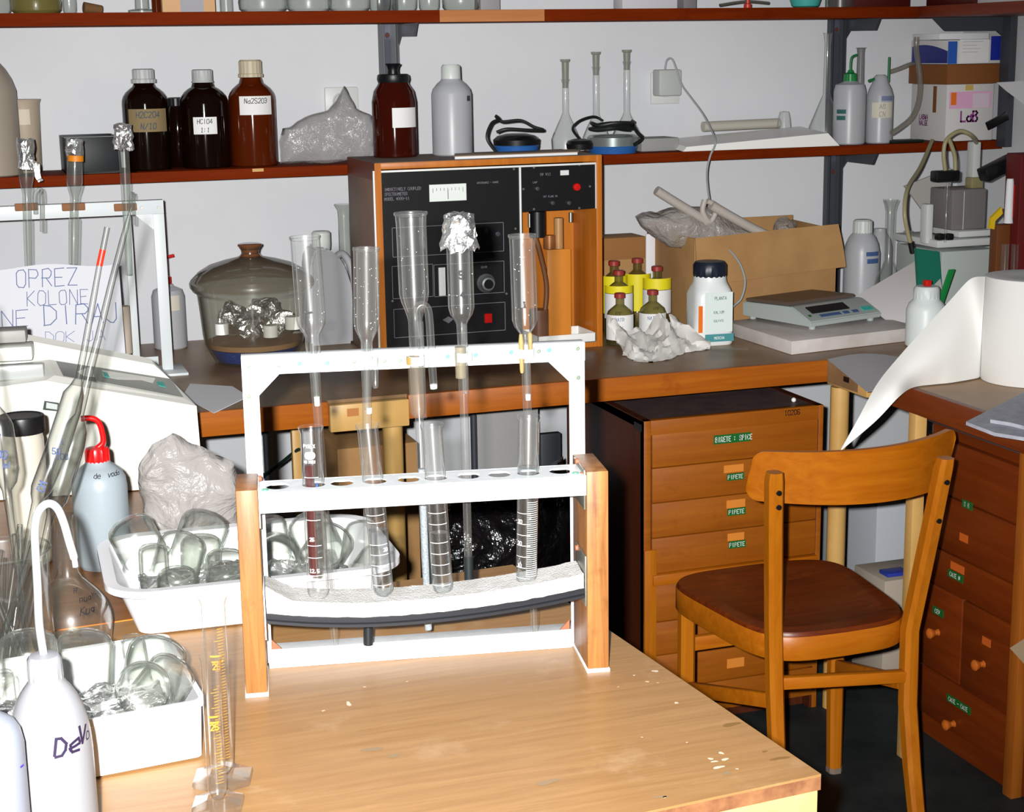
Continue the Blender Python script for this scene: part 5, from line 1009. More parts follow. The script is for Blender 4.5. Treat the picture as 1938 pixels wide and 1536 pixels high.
blk = abox(1800, 1868, 356, 436, m_ad, 'vessel_block', YA+.02, .10); abox(1822, 1826, 362, 434, m_agl, 'seam', YA+.019, .004, 0)
abox(1752, 1768, 386, 462, m_agl, 'side_column', YA+.03, .03); abox(1840, 1858, 268, 352, mat('white_pipe', (190, 192, 190), .5), 'pipe', YA+.05, .03)
abox(1838, 1862, 335, 362, mat('brass_fitting', (150, 140, 100), .4, .3), 'fitting', YA+.04, .03); abox(1772, 1818, 322, 345, m_black, 'clamp', YA-.01, .03)
s = St(1791, 400, YA-.02, ZB); bm = B(); lz(bm, s.x, s.y, s.prof([(458, 2.5), (380, 2.5), (372, 5), (352, 4), (345, 3)]), 14); obj('glass_rod', bm, m_glth, ap)
for px in (1783, 1800): abox(px-7, px+6, 442, 455, m_black, 'valve_knob', YA-.03, .02, .003)
f = lambda px, py, y=YA: WY(px, py, y)
m_yh = mat('yellowed_hose', (150, 142, 106), .4)
for P, r in (([f(1764, 266, 3.70), f(1742, 316, 3.6), f(1718, 356, 3.5), f(1712, 400), f(1718, 440), f(1724, 462)], .0052), ([f(1789, 322), f(1786, 290), f(1792, 264), f(1816, 248), f(1838, 256), f(1849, 272, YA+.06)], .0052), ([f(1808, 322), f(1807, 296), f(1798, 268), f(1792, 262)], .0052)):
    bm = B(); tube(bm, P, r, 10, 6); obj('hose', bm, m_yh, ap)
bm = B(); a = f(1724, 458); b = f(1728, 478); lathe(bm, a, b-a, [(0, .008), ((b-a).length, .008)], 14); obj('hose_end', bm, m_black, ap)
bm = B(); prism(bm, [WY(1712, 352, 3.66), WY(1800, 318, 3.66), WY(1800, 420, 3.66), WY(1762, 420, 3.66)], (0, .006, 0)); solo('grey_sheet', bm, mat('grey_sheet', (162, 158, 154), .7), 'tilted grey sheet behind the hoses of the corner apparatus', 'sheet', WY(1780, 420, 3.66))
bm = B(); prism(bm, [WY(1735, 470, 3.42), WY(1778, 476, 3.42), WY(1784, 560, 3.40), WY(1740, 560, 3.40)], (0, .012, 0)); solo('folder', bm, mat('green_folder', (20, 104, 84), .5), 'green folder standing left of the grey corner cabinet', 'folder', WY(1760, 520, 3.42))
p = WY(1870, 330, 3.38); bm = B(); obox(bm, WY(1872, 345, 3.38), V((.085, 0, .034)), V((0, .04, 0)), V((-.012, 0, .03)), .004); b_ = WY(1926, 318, 3.38); obox(bm, WY(1912, 328, 3.38), V((.03, 0, -.012)), V((0, .04, 0)), V((.012, 0, .03)), .003); solo('black_bracket', bm, m_black, 'black angled bracket above the yellow tag at the right edge', 'bracket', p)
a = WY(1922, 520, 3.30); bm = B(); box(bm, a.x, a.x+.12, 3.30, 3.36, ZB+.0005, WY(1922, 292, 3.30).z, .003); solo('red_board', bm, mat('dark_red_board', (92, 16, 14), .5), 'dark red upright board at the right edge of the picture', 'board', (a.x+.05, 3.33, ZB))
tt = thing('tube_holder', 'brown wooden holder with glass tubes before the dark red board', 'rack', (2.5, 3.3, ZB)); a, b = WY(1884, 505, 3.33), WY(1921, 424, 3.33); bm = B(); box(bm, a.x, b.x, 3.33, 3.36, ZB+.0005, b.z, .003); obj('holder', bm, mat('holder_wood', (104, 58, 24), .5), tt)
for px in (1902, 1920): s = St(px, 490, 3.30, ZB); bm = B(); lz(bm, s.x, s.y, [(ZB+.001, 7*s.m)]+s.prof([(464, 7), (462, 8)]), 16, c1=False); obj('glass_tube', bm, m_gl, tt)
s = St(1910, 380, 3.31, ZB); bm = B(); lz(bm, s.x, s.y, s.prof([(422, 9), (414, 8), (345, 7), (338, 6)]), 16); obj('white_tube', bm, m_paper, tt)
bm = B(); a, b = WY(1916, 412, 3.302), WY(1921, 350, 3.302); box(bm, a.x, b.x, 3.302, 3.306, a.z, b.z); obj('red_stripe', bm, m_rcap, tt)
a, b = WY(1917, 420, 3.325), WY(1925, 334, 3.325); bm = B(); box(bm, a.x, b.x, 3.325, 3.34, a.z, b.z, .003); obj('orange_strip', bm, mat('orange_brown', (170, 84, 20), .5), tt)
bm = B(); prism(bm, [WY(1873, 432, 3.315), WY(1876, 412, 3.315), WY(1896, 392, 3.315), WY(1898, 404, 3.315), WY(1884, 418, 3.315), WY(1882, 434, 3.315)], (0, .008, 0)); obj('yellow_tag', bm, mat('yellow_tag', (216, 180, 20), .5), tt)
# loose paper over the bench corner
q = [W(1566, 681, ZB+.001), W(1700, 676, ZB+.001), W(1712, 735, ZB+.001), W(1640, 742, ZB+.001)]
def lp(u, v): p = q[0].lerp(q[1], u).lerp(q[3].lerp(q[2], u), v); return p+V((0, 0, .001+.010*math.sin(u*3.14)*(1-v)))
bm = B(); sheet(bm, lp, 12, 10, .0006); solo('paper_sheet', bm, mat('grey_paper2', (190, 188, 190), .8), 'loose paper sheet lying over the bench corner under the towel strip', 'paper', q[0])
# ---- paper towel roll with its pulled strip
s = on(1949, 735, ZB, 92); zt = s.z(520); tw = thing('paper_towel_roll', 'big white paper towel roll with a long strip pulled down off the bench', 'paper towel', (s.x, s.y, ZB))
R = 92*s.m; m_tw = mat('towel', (232, 232, 228), .85, bump=(300, .25, .001))
bm = B(); lz(bm, s.x, s.y, [(ZB+.0008, R*.99), (ZB+.003, R), (zt-.006, R), (zt-.002, R*.985), (zt-.001, R*.93), (zt-.003, R*.5), (zt-.004, R*.22), (zt-.05, R*.2), (zt-.05, 0)], 56); obj('roll', bm, m_tw, tw)
lt = s.dir(-1.42)*R*1.004
T0 = V((s.x, s.y, zt-.004))+lt; T1 = V((s.x, s.y, ZB+.004))+lt
dp = depth(T1)
def Dp(px, py, d): return EYE+ray(px, py)*d
top = [T0, Dp(1836, 528, dp*1.0), Dp(1800, 566, dp*.995), Dp(1752, 618, dp*.985), Dp(1700, 676, dp*.975), Dp(1660, 726, dp*.965), Dp(1625, 790, dp*.96), Dp(1591, 851, dp*.958)]
bot = [T1, W(1846, 716, ZB+.003), W(1800, 724, ZB+.003), W(1770, 727, ZB+.003), W(1728, 733, ZB+.003), Dp(1700, 752, dp*.955), Dp(1658, 796, dp*.955), Dp(1592, 852, dp*.958)]
tc, bc = curve(top, 6), curve(bot, 6)
def strip_(u, v):
    i = min(int(u*(len(tc)-1)), len(tc)-2); f_ = u*(len(tc)-1)-i; a = tc[i].lerp(tc[i+1], f_); b = bc[i].lerp(bc[i+1], f_); p = a.lerp(b, v)
    n = (b-a).cross(V((0, 0, 1))); n = n.normalized() if n.length > 1e-6 else V((0, -1, 0)); return p-FW*(.03*math.sin(v*3.14)*math.sin(min(1, u*1.15)*3.14))
bm = B(); sheet(bm, strip_, 44, 14, .0007); obj('strip', bm, m_tw, tw, sharp=60)
# ---- papers on the right bench
pp = thing('paper_pile', 'pile of grey printed sheets on the right hand bench under the towel roll', 'papers', W(1900, 800, ZB))
for i, (qs, z) in enumerate(((((1828, 804), (1950, 742), (1990, 800), (1950, 836), (1882, 825)), .001), (((1874, 800), (1960, 756), (2000, 800), (1960, 818), (1912, 806)), .008))):
    bm = B(); prism(bm, [W(px, py, ZB+z) for px, py in qs], (0, 0, .0065)); obj('sheets', bm, mat('printed_sheet', (178, 180, 190), .8, nz=(50, (160, 162, 174))), pp)
p = WX(1911, 1226, 1.797); a = WX(1942, 1206, 1.797)-p; b = WX(1944, 1262, 1.797)-p; ka = (.80-p.z)/a.z; bm = B(); prism(bm, [p, p+a*ka, p+a*ka+V((0, -.25, 0)), p+b*4], (.012, 0, 0)); q = p
solo('paper_bag', bm, mat('beige_paper', (172, 150, 120), .8), 'corner of a beige paper bag hanging at the right edge before the drawers', 'bag', q)
# ================================================================ under the benches
sb = W(1651, 1236, 0); zt = zat(sb.x, sb.y, 925); bm = B(); box(bm, sb.x, sb.x+.34, sb.y, sb.y+.32, .0005, zt, .004); solo('storage_box', bm, mat('pale_grey_box', (178, 184, 190), .6), 'plain pale grey box on the floor under the right hand bench corner', 'box', (sb.x+.15, sb.y+.15, 0))
a = W(1668, 1300, 0); zt = zat(a.x, a.y, 1100); kb = thing('carton', 'beige carton with a blue strip standing before the pale grey floor box', 'box', (a.x+.06, a.y+.1, 0)); bm = B(); box(bm, a.x, a.x+.14, a.y, a.y+.14, .0005, zt, .003); obj('body', bm, mat('beige_carton', (170, 158, 142), .8), kb)
bm = B(); box(bm, a.x+.02, a.x+.08, a.y+.02, a.y+.06, zt+.0002, zt+.01, .002); obj('blue_strip', bm, mat('blue_strip', (40, 56, 150), .5), kb)
bm = B(); box(bm, a.x+.03, a.x+.13, a.y-.0012, a.y-.0002, zt*.35, zt*.75); obj('white_panel', bm, m_cw, kb)
a, b = WY(640, 900, 3.55), WY(792, 900, 3.55); zt = zat(a.x, 3.55, 850); kb = thing('cardboard_box', 'brown cardboard box on the floor behind the tan bench leg', 'box', ((a.x+b.x)/2, 3.65, 0)); bm = B(); box(bm, a.x, b.x, 3.55, 3.85, .0005, zt, .003); obj('body', bm, m_card, kb)
bm = B(); box(bm, (a.x+b.x)/2-.025, (a.x+b.x)/2+.025, 3.549, 3.5495, zt-.2, zt-.001); obj('tape', bm, m_cardd, kb)
a, b = WY(556, 900, 3.45), WY(572, 900, 3.45); bm = B(); box(bm, a.x, b.x, 3.45, 3.47, .0005, ZB-.052, .002); solo('wood_post', bm, m_tan, 'thin tan post standing under the rear bench left of the cardboard box', 'post', (a.x, 3.46, 0))
for px, y, lb in ((506, 3.7, 'dark pipe running down the wall left of the tan post'), (898, 3.6, 'dark pipe running down left of the grey board under the bench')):
    s = St(px, 880, y, 0); bm = B(); lz(bm, s.x, y, [(.0005, .008), (ZB-.05, .008)], 14); solo('pipe', bm, m_dgrey, lb, 'pipe', (s.x, y, 0))
a, b = WY(904, 880, 3.62), WY(1020, 880, 3.62); bm = B(); box(bm, a.x, b.x, 3.62, 3.635, .0005, ZB-.052, .002); solo('grey_board', bm, mat('grey_board', (150, 150, 150), .6), 'grey board leaning under the rear bench behind the glass columns', 'board', ((a.x+b.x)/2, 3.63, 0))
a, b = WY(1024, 840, 3.70), WY(1062, 840, 3.70); bm = B(); box(bm, a.x, b.x, 3.70, 3.72, .0005, zat(a.x, 3.7, 822), .002); solo('dark_board', bm, m_dgrey, 'narrow dark board between the grey board and the drawer cabinet', 'board', (a.x, 3.71, 0))
m_bbag = mat('black_bin_film', (16, 15, 16), .22, spec=.6, bump=(16, .9, .03))
O = [(796, 1080), (800, 990), (830, 950), (880, 930), (940, 938), (1000, 925), (1040, 880), (1062, 862), (1085, 930), (1092, 1080), (1080, 1400), (830, 1400)]
bag('bin_bag', 'shiny black plastic sack on the floor beneath the rear bench', 'bag', O, 3.44, .10, m_bbag, .02, 8, seed=12, zf=0)
bm = B(); P = [WY(500, 898, 3.6), WY(520, 885, 3.55), WY(556, 856, 3.46), WY(566, 850, 3.44)]; P = [V((P[0].x-.05, 3.7, P[0].z-.05))]+P; tube(bm, P, .004, 8); solo('cable', bm, mat('dark_green_cable', (20, 44, 34), .5), 'dark green cable slung to the tan post under the rear bench', 'cable', P[-1])
# ================================================================ test tube and column rack on the near desk
RA = W(466, 1320, ZD); RB = W(1154, 1270, ZD); RU = (RB-RA).normalized(); RV = V((-RU.y, RU.x, 0)); UPZ = V((0, 0, 1))
def R(u, v, w): return RA+RU*u+RV*v+UPZ*w
def RP(px, py, v): return plane_pt(px, py, RA+RV*v, RV)
m_rw = mat('rack_white', (226, 230, 232), .38, nz=(80, (214, 218, 222)))
m_rwood = wood('rack_wood', (120, 74, 36), (166, 114, 62), 'z', 1.6, .45, c3=(104, 58, 24))
m_rust = mat('rust_screw', (150, 92, 64), .6); m_gsc = mat('green_screw', (96, 176, 140), .4, .3); m_gs2 = mat('dull_screw', (120, 132, 116), .4, .6)
rack = thing('test_tube_rack', 'white metal rack with wooden ends holding test tubes in front and glass columns behind', 'rack', R(.218, .05, 0))
def rbox(nm, m, u0, u1, v0, v1, w0, w1, bev=.0008, par=None):
    bm = B(); obox(bm, R(u0, v0, w0), RU*(u1-u0), RV*(v1-v0), UPZ*(w1-w0), bev); return obj(nm, bm, m, par or rack)
wl = rbox('wooden_end', m_rwood, 0, .0255, 0, .08, .0045, .2525, .0015); wr = rbox('wooden_end', m_rwood, .411, .4375, 0, .09, .0045, .2525, .0015)
for a, b in ((0, .0255), (.411, .4375)):
    rbox('end_shoe', m_rw, a-.001, b+.001, -.0012, .09, 0, .0044, .0005, wl if a < .1 else wr)
# perforated front shelf
u0, u1, v1, wt = .026, .4105, .054, .2485
holes = [.0485, .0905, .1235, .1625, .2025, .2345, .2735, .3105, .3455, .3845]; hr = .0138
bm = B(); edges_u = [u0]+[(a+b)/2 for a, b in zip(holes, holes[1:])]+[u1]
for z, fl_ in ((wt, 0), (wt-.0016, 1)):
    for h, a, b in zip(holes, edges_u, edges_u[1:]):
        n = 32; ci = []; ri = []
        for i in range(n):
            an = i/n*6.28318; c_, s_ = math.cos(an), math.sin(an); ci.append(bm.verts.new(R(h+c_*hr, .027+s_*hr, z)))
            x = (b-h if c_ > 0 else h-a); k = min(x/abs(c_) if abs(c_) > 1e-6 else 9, .027/abs(s_) if abs(s_) > 1e-6 else 9); ri.append(bm.verts.new(R(h+c_*k, .027+s_*k, z)))
        for i in range(n): bm.faces.new([ci[i], ci[(i+1) % n], ri[(i+1) % n], ri[i]])
        if not fl_:
            lo = [bm.verts.new(v.co-UPZ*.0016) for v in ci]
            for i in range(n): bm.faces.new([ci[i], ci[(i+1) % n], lo[(i+1) % n], lo[i]])
        # fill the cell corners
        for cu, cv in ((a, 0), (b, 0), (a, .054), (b, .054)):
            q = [v for v in ri if (abs((v.co-RA).dot(RU)-cu) < .012 and abs((v.co-RA).dot(RV)-cv) < .03)]
        cs = [(b, .054, 0, 8), (a, .054, 8, 16), (a, 0, 16, 24), (b, 0, 24, 32)]
        for cu, cv, i0_, i1_ in cs:
            p = bm.verts.new(R(cu, cv, z))
            for i in range(i0_, i1_):
                f_ = [ri[i], ri[(i+1) % n], p]
                if (f_[0].co-f_[1].co).cross(f_[2].co-f_[1].co).length > 1e-9: bm.faces.new(f_)
top_ = obj('tube_shelf', bm, m_rw, rack, smooth=False)
rbox('shelf_lip', m_rw, u0, u1, -.001, .0012, wt-.0245, wt+.0004, .0006, top_); rbox('shelf_lip', m_rw, u0, u1, .0532, .0552, wt-.006, wt+.0002, .0006, top_)
for u, m in ((.034, m_gsc), (.400, m_gsc)):
    bm = B(); lathe(bm, R(u, .012, wt), UPZ, [(-.001, .0045), (.0012, .004), (.0016, 0)], 14, c0=False); obj('screw', bm, m, top_)
for u, v, w in ((.0275, .044, wt+.006), (.0275, .012, wt-.004), (.409, .046, wt+.006), (.409, .012, wt-.002), (.4085, .047, .145), (.4085, .02, .112)):
    bm = B(); lathe(bm, R(u, v, w), RU*(1 if u < .2 else -1), [(-.001, .004), (.003, .0032), (.0034, 0)], 12, c0=False); obj('rusty_screw', bm, m_rust, wl if u < .2 else wr)
rbox('end_plate', m_steel, .4085, .4108, .004, .07, .205, .2535, .0004, wr); rbox('end_plate', m_rw, .0256, .0272, .004, .06, .205, .2535, .0004, wl)
rbox('end_plate', m_steel, .4085, .4108, .0, .06, .085, .148, .0004, wr); rbox('end_plate', m_rw, .0256, .0275, .0, .06, .07, .13, .0004, wl)
# sagging foam strip on a black channel
def sag(u): t = u-.18; return .0765+(.58 if t < 0 else .37)*t*t
def foam(u_, k): # section corners
    u = .0285+(.4075-.0285)*u_; z = sag(u); e = .012*max(0, (.06-u)/.03) if u < .06 else 0
    return [R(u, .003, z+.012), R(u, .052, z+.012), R(u, .055, z+.030+e), R(u, .004, z+.0295+e*1.2)][k]
bm = B(); N = 60; rows = [[bm.verts.new(foam(i/N, k)) for k in range(4)] for i in range(N+1)]
for a, b in zip(rows, rows[1:]):
    for k in range(4): bm.faces.new([a[k], a[(k+1) % 4], b[(k+1) % 4], b[k]])
bm.faces.new(rows[0][::-1]); bm.faces.new(rows[-1])
bmesh.ops.subdivide_edges(bm, edges=[e for e in bm.edges if abs((e.verts[0].co-e.verts[1].co).dot(RV)) > .02 or abs((e.verts[0].co-e.verts[1].co).z) > .01], cuts=6, use_grid_fill=True)
crumple(bm, .0009, 300, 1)
obj('foam_strip', bm, mat('white_foam', (206, 206, 204), .95, nz=(40, (186, 184, 180)), bump=(420, .9, .002)), rack, sharp=70)
for dz_, vv, hh, nm in ((.0035, .008, .0085, 'rubber_strip'), (0, .001, .0036, 'black_rod')):
    bm = B(); rows = []
    for i in range(N+1):
        u = .028+(.408-.028)*i/N; z = sag(u)+dz_; rows.append([bm.verts.new(R(u, v, z+h)) for v, h in ((vv, 0), (.05, 0), (.05, hh), (vv, hh))])
    for a, b in zip(rows, rows[1:]):
        for k in range(4): bm.faces.new([a[k], a[(k+1) % 4], b[(k+1) % 4], b[k]])
    bm.faces.new(rows[0][::-1]); bm.faces.new(rows[-1]); obj(nm, bm, mat('black_rubber', (22, 24, 30), .45), rack)
# rear frame
VF = .098
b0 = rbox('base_rail', m_rw, .028, .408, .089, .093, 0, .024); rbox('base_plate', m_rw, .028, .430, .093, .168, .0, .004, .0006)
rbox('base_slot', mat('slot_grey', (150, 156, 150), .6), .045, .40, .118, .124, .0041, .0045, 0)
for u in (.0125, .4095):
    up = rbox('upright', m_rw, u, u+.0195, VF, VF+.003, .004, .3905); rbox('upright_flange', m_rw, u if u < .2 else u+.0165, u+.003 if u < .2 else u+.0195, VF+.003, VF+.02, .004, .39, .0006, up)
    for w in (.345, .378):
        pass
tb = rbox('top_bar', m_rw, .0125, .429, VF-.0032, VF-.0002, .3685, .3915); rbox('top_flange', m_rw, .0125, .429, VF, VF+.018, .3888, .3915, .0006, tb)
for u, s_ in ((.032, 1), (.4095, -1)):
    for w, d_, m in ((.3685, -1, m_rw),):
        bm = B(); prism(bm, [R(u, VF+.003, w), R(u+s_*.026, VF+.003, w), R(u, VF+.003, w-.026)], RV*.002); obj('gusset', bm, m, rack)
    bm = B(); prism(bm, [R(u, VF+.012, .005), R(u+s_*.024, VF+.012, .005), R(u, VF+.012, .03)], RV*.002); obj('rusty_gusset', bm, m_rust, rack)
for i, (px, py) in enumerate(((470, 691), (527, 690), (567, 687), (619, 686), (670, 683), (727, 682), (757, 681), (847, 674), (900, 671), (967, 666), (1019, 664), (1039, 662), (1093, 659), (1094, 714), (471, 749))):
    p = RP(px, py, VF-.0033); bm = B(); lathe(bm, p, -RV, [(-.001, .0032), (.001, .0028), (.0013, .001), (.0009, 0)], 14, c0=False); obj('screw', bm, m_gsc if i in (2, 3, 7, 8, 9, 11) else m_gs2, tb)
m_clip = mat('clip_plastic', (206, 214, 214), .4, trans=.25)
for px, py in ((593, 687), (698, 682), (786, 679), (876, 672), (993, 665)):
    p = RP(px, py, VF-.0034); u = (p-RA).dot(RU); w = p.z-ZD; pts = [R(u-.017, VF-.004, w), R(u-.0105, VF-.0045, w), R(u-.009, VF-.018, w), R(u, VF-.0235, w), R(u+.009, VF-.018, w), R(u+.0105, VF-.0045, w), R(u+.017, VF-.004, w)]
    P = curve(pts, 5); bm = B(); rows = [[bm.verts.new(q+UPZ*h) for h in (-.0055, .0055)] for q in P]
    for a, b in zip(rows, rows[1:]): bm.faces.new([a[0], b[0], b[1], a[1]])
    bmesh.ops.solidify(bm, geom=list(bm.faces), thickness=.0008); obj('tube_clip', bm, m_clip, tb)
# ---- glass turned along a line
def pxline(px0, y0, px1, y1, v): return RP(px0, y0, v), RP(px1, y1, v)
def turned(a, b, y0, y1, rows, m, seg=32, c0=False, c1=False, k=None):
    ax = b-a; mm = (depth(a)+depth(b))/2/FPX; bm = B(); lathe(bm, a, ax, [((py-y0)/(y1-y0)*ax.length, hw*mm) for py, hw in rows], seg, c0, c1); return bm
m_col = glass('column_glass', (.97, .975, .97), (.30, .32, .30), dust=.022, dcol=(214, 216, 212), gl=.9, p=3.2, eshine=.4)
m_dew = glass('misty_glass', (.93, .94, .93), (.32, .34, .32), dust=.04, dcol=(206, 208, 206), gl=.8, p=3, eshine=.35, rough=.08)
m_tip = mat('frosted_tip', (236, 240, 238), .3, trans=.2); m_drub = mat('black_tubing', (22, 28, 30), .5)
VC = VF-.0135
m_inn = glass('inner_streak_glass', (.985, .985, .985), (.62, .64, .62), dust=.004, dcol=(230, 232, 228), gl=.7, p=4, eshine=.8, ep=6, e0=.6)  # inner surface of columns and tubes, white edges painting upright light streaks
def column(px0, y0, px1, y1, rows, label, m=m_col):
    a, b = pxline(px0, y0, px1, y1, VC); t = thing('chromatography_column', label, 'column', b); t['group'] = 'glass columns clipped on the white rack'
    obj('body', turned(a, b, y0, y1, rows, m), m, t, sharp=50)
    inn = [(py+2, hw*.76) for py, hw in rows if hw > 15.5 and py > rows[0][0]+4]; obj('inner_wall', turned(a, b, y0, y1, inn, m_inn), m_inn, t, sharp=50)
    f = lambda py: a.lerp(b, (py-y0)/(y1-y0))
    mm = (depth(a)+depth(b))/2/FPX
    return t, f, mm
def piece(t, f, mm, nm, m, rows, dx=0, seg=20, c0=True, c1=True):
    a, b = f(rows[0][0])+RU*dx*mm, f(rows[-1][0])+RU*dx*mm; ax = b-a; y0, y1 = rows[0][0], rows[-1][0]
    bm = B(); lathe(bm, a, ax, [((py-y0)/(y1-y0)*ax.length, hw*mm) for py, hw in rows], seg, c0, c1); return obj(nm, bm, m, t)
def drops(t, f, mm, y0, y1, hw, n, seed):
    r = random.Random(seed); bm = B(); ax = (f(y1)-f(y0)).normalized(); tc_ = (EYE-f(y0)); tc_ = (tc_-ax*tc_.dot(ax)).normalized(); sd = ax.cross(tc_)
    for i in range(n):
        an = r.uniform(-1.2, 1.2); p = f(r.uniform(y0, y1))+(tc_*math.cos(an)+sd*math.sin(an))*hw*mm*1.003; rr = r.uniform(.0003, .00065)
        bmesh.ops.create_icosphere(bm, subdivisions=1, radius=rr, matrix=Matrix.Translation(p))
    o = obj('water_droplets', bm, mat('droplet', (240, 244, 244), .1, trans=.35), t); o['kind'] = 'stuff'
def rim(t, f, mm, y, hw):
    piece(t, f, mm, 'rim', m_dew, [(y-1.5, hw-2), (y-2.5, hw), (y, hw+.6), (y+3, hw-.5), (y+4, hw-2.5)], seg=32, c0=False, c1=False)
t, f, mm = column(577, 447, 634, 1222, [(447, 29), (452, 27.5), (470, 27.5), (598, 27.5), (608, 25.5), (616, 21), (624, 15), (632, 13.5), (650, 14), (664, 11), (703, 9.5), (805, 8), (1190, 7.5), (1205, 6), (1222, 4)], 'leftmost glass column on the white rack, wide body with a dark mark')
rim(t, f, mm, 449, 29); piece(t, f, mm, 'nozzle', m_dew, [(640, 6), (745, 5.5)], c0=False); piece(t, f, mm, 'nozzle_tip', m_tip, [(740, 5.6), (757, 5)]); drops(t, f, mm, 500, 600, 27.5, 14, 1)
t, f, mm = column(693, 469, 697, 1218, [(469, 25), (474, 24), (490, 23.6), (606, 24), (616, 22), (628, 16), (636, 12), (640, 11), (703, 10), (730, 8.5), (1218, 7.5)], 'shortest glass column, second on the white rack, misted with droplets', m_dew)
rim(t, f, mm, 471, 25); piece(t, f, mm, 'nozzle', m_dew, [(640, 6), (765, 5)], c0=False); piece(t, f, mm, 'nozzle_tip', m_tip, [(762, 5.4), (773, 5)], 4); piece(t, f, mm, 'side_tube', m_dew, [(668, 6), (722, 6), (726, 4)], 16); piece(t, f, mm, 'rubber_sleeve', m_drub, [(1112, 9), (1219, 9.5)]); drops(t, f, mm, 500, 615, 24, 42, 2)
t, f, mm = column(777, 402, 811, 1195, [(402, 31), (408, 29), (425, 28), (548, 28), (562, 25), (580, 18), (594, 14), (600, 13), (660, 13), (690, 14), (770, 12), (778, 8), (1180, 7.5), (1195, 4)], 'tallest glass column with a bent side arm, third on the white rack')
rim(t, f, mm, 404, 31)
q = lambda px, py: RP(px, py, VC-.012)
bm = B(); tube(bm, [q(794, 640), q(789, 600), q(790, 584), q(799, 577), q(809, 584), q(813, 610), q(817, 680), q(821, 733)], 7.4*mm, 14, 6, caps=False); sa = obj('side_arm', bm, m_col, t)
bm = B(); a, b = q(820.4, 727), q(821, 735); lathe(bm, a, b-a, [(0, 7*mm), ((b-a).length, 6.6*mm)], 16); obj('arm_tip', bm, m_tip, sa)
piece(t, f, mm, 'sleeve', mat('hazy_sleeve', (120, 108, 90), .4, trans=.72), [(680, 14.5), (768, 14.5), (776, 11)], -3, c0=False); piece(t, f, mm, 'sleeve_collar', mat('yellow_collar', (150, 122, 66), .5), [(664, 12), (678, 12)], -8)
piece(t, f, mm, 'inner_tube', m_col, [(600, 6), (780, 5.5)], 9, c0=False, c1=False); piece(t, f, mm, 'sand_filling', mat('grey_sand', (150, 158, 164), .9, nz=(500, (110, 118, 124))), [(876, 7), (1190, 7)], 0); piece(t, f, mm, 'rubber_sleeve', m_drub, [(1022, 7), (1122, 7)], 12); drops(t, f, mm, 430, 545, 28, 16, 3)
t, f, mm = column(868, 410, 888, 1110, [(410, 26), (420, 24.5), (575, 24.5), (588, 21), (598, 14), (606, 10), (640, 9), (740, 9), (744, 8), (1110, 7.5)], 'foil capped glass column with a handwritten letter, fourth on the white rack')
bm = B(); a, b = f(404), f(468); ax = b-a; lathe(bm, a, ax, [(0, 0), (0, 20*mm), (.05*ax.length, 26*mm), (.3*ax.length, 29*mm), (.55*ax.length, 30*mm), (.8*ax.length, 33*mm), (ax.length, 36*mm)], 40, c1=False)
bmesh.ops.subdivide_edges(bm, edges=[e for e in bm.edges if e.calc_length() > .006], cuts=2, use_grid_fill=True); crumple(bm, .0035, 150, 4); crumple(bm, .0018, 420, 8)
for v in bm.verts:
    tt_ = (v.co-a).dot(ax)/ax.length_squared
    if tt_ > .85: v.co += ax*(.12*noise.noise(v.co*160))
obj('foil_cap', bm, m_foil, t, smooth=False)
def fsurf(py0, px0, hw, fcol):
    def g(u, v):
        ax_ = (fcol(900)-fcol(600)).normalized(); c = fcol(py0)-ax_*v; tcm = EYE-c; tcm = (tcm-ax_*tcm.dot(ax_)).normalized(); sd = tcm.cross(ax_); 
        an = u/(hw*mm)+px0; return c+(tcm*math.cos(an)+sd*math.sin(an)*(1 if sd.dot(RU) > 0 else -1))*(hw*mm+.0006)
    return g
bm = B(); letters(bm, 'S', .009, fsurf(519, -.12, 24.5, f), .22, 0, .2); letters(bm, '4', .006, fsurf(553, .0, 24.5, f), .3, 0, .2); obj('lettering', bm, m_ktxt, t, smooth=False); piece(t, f, mm, 'cork_sleeve', mat('cloudy_sleeve', (140, 130, 106), .5, trans=.5), [(648, 10.5), (706, 10.5)], -4); piece(t, f, mm, 'inner_tube', m_dew, [(606, 6), (735, 6)], 4, c0=False); piece(t, f, mm, 'stopper', m_drub, [(1050, 9), (1111, 9)]); drops(t, f, mm, 450, 585, 24.5, 8, 5)
t, f, mm = column(988, 444, 1011, 1197, [(444, 26), (450, 24.5), (465, 24), (598, 24), (610, 20), (618, 14), (624, 10), (630, 8.5), (745, 8.5), (800, 7.5), (1185, 7), (1197, 4)], 'rightmost glass column on the white rack with tan sleeves below its bulb')
rim(t, f, mm, 446, 26)
for dx in (-8, 9): piece(t, f, mm, 'cork_strip', mat('cork_strip', (160, 130, 80), .7), [(622, 3), (626, 4.5), (655, 4), (660, 3)] if dx > 0 else [(624, 3), (640, 5), (690, 4), (696, 3)], dx)
piece(t, f, mm, 'nozzle', m_dew, [(630, 5), (738, 5)], 1, c0=False); piece(t, f, mm, 'nozzle_tip', m_tip, [(736, 5), (747, 4.6)], 2); drops(t, f, mm, 470, 595, 24, 18, 6); bm = B(); letters(bm, '1', .007, fsurf(572, -.1, 24, f), .2, 0, .2); obj('lettering', bm, m_ktxt, t, smooth=False)
bm = B(); letters(bm, '-', .012, lambda u, v: RP(588, 590, VC)-RV*(27.5*mm+.001)+RU*(u-.006)+UPZ*(v-.004), .16, 0, .3)
o = obj('dark_mark', bm, m_ktxt, [x for x in S.objects if x.name == 'chromatography_column.003'][0] if False else [x for x in S.objects if x.get('label', '').startswith('leftmost glass column')][0], smooth=False)
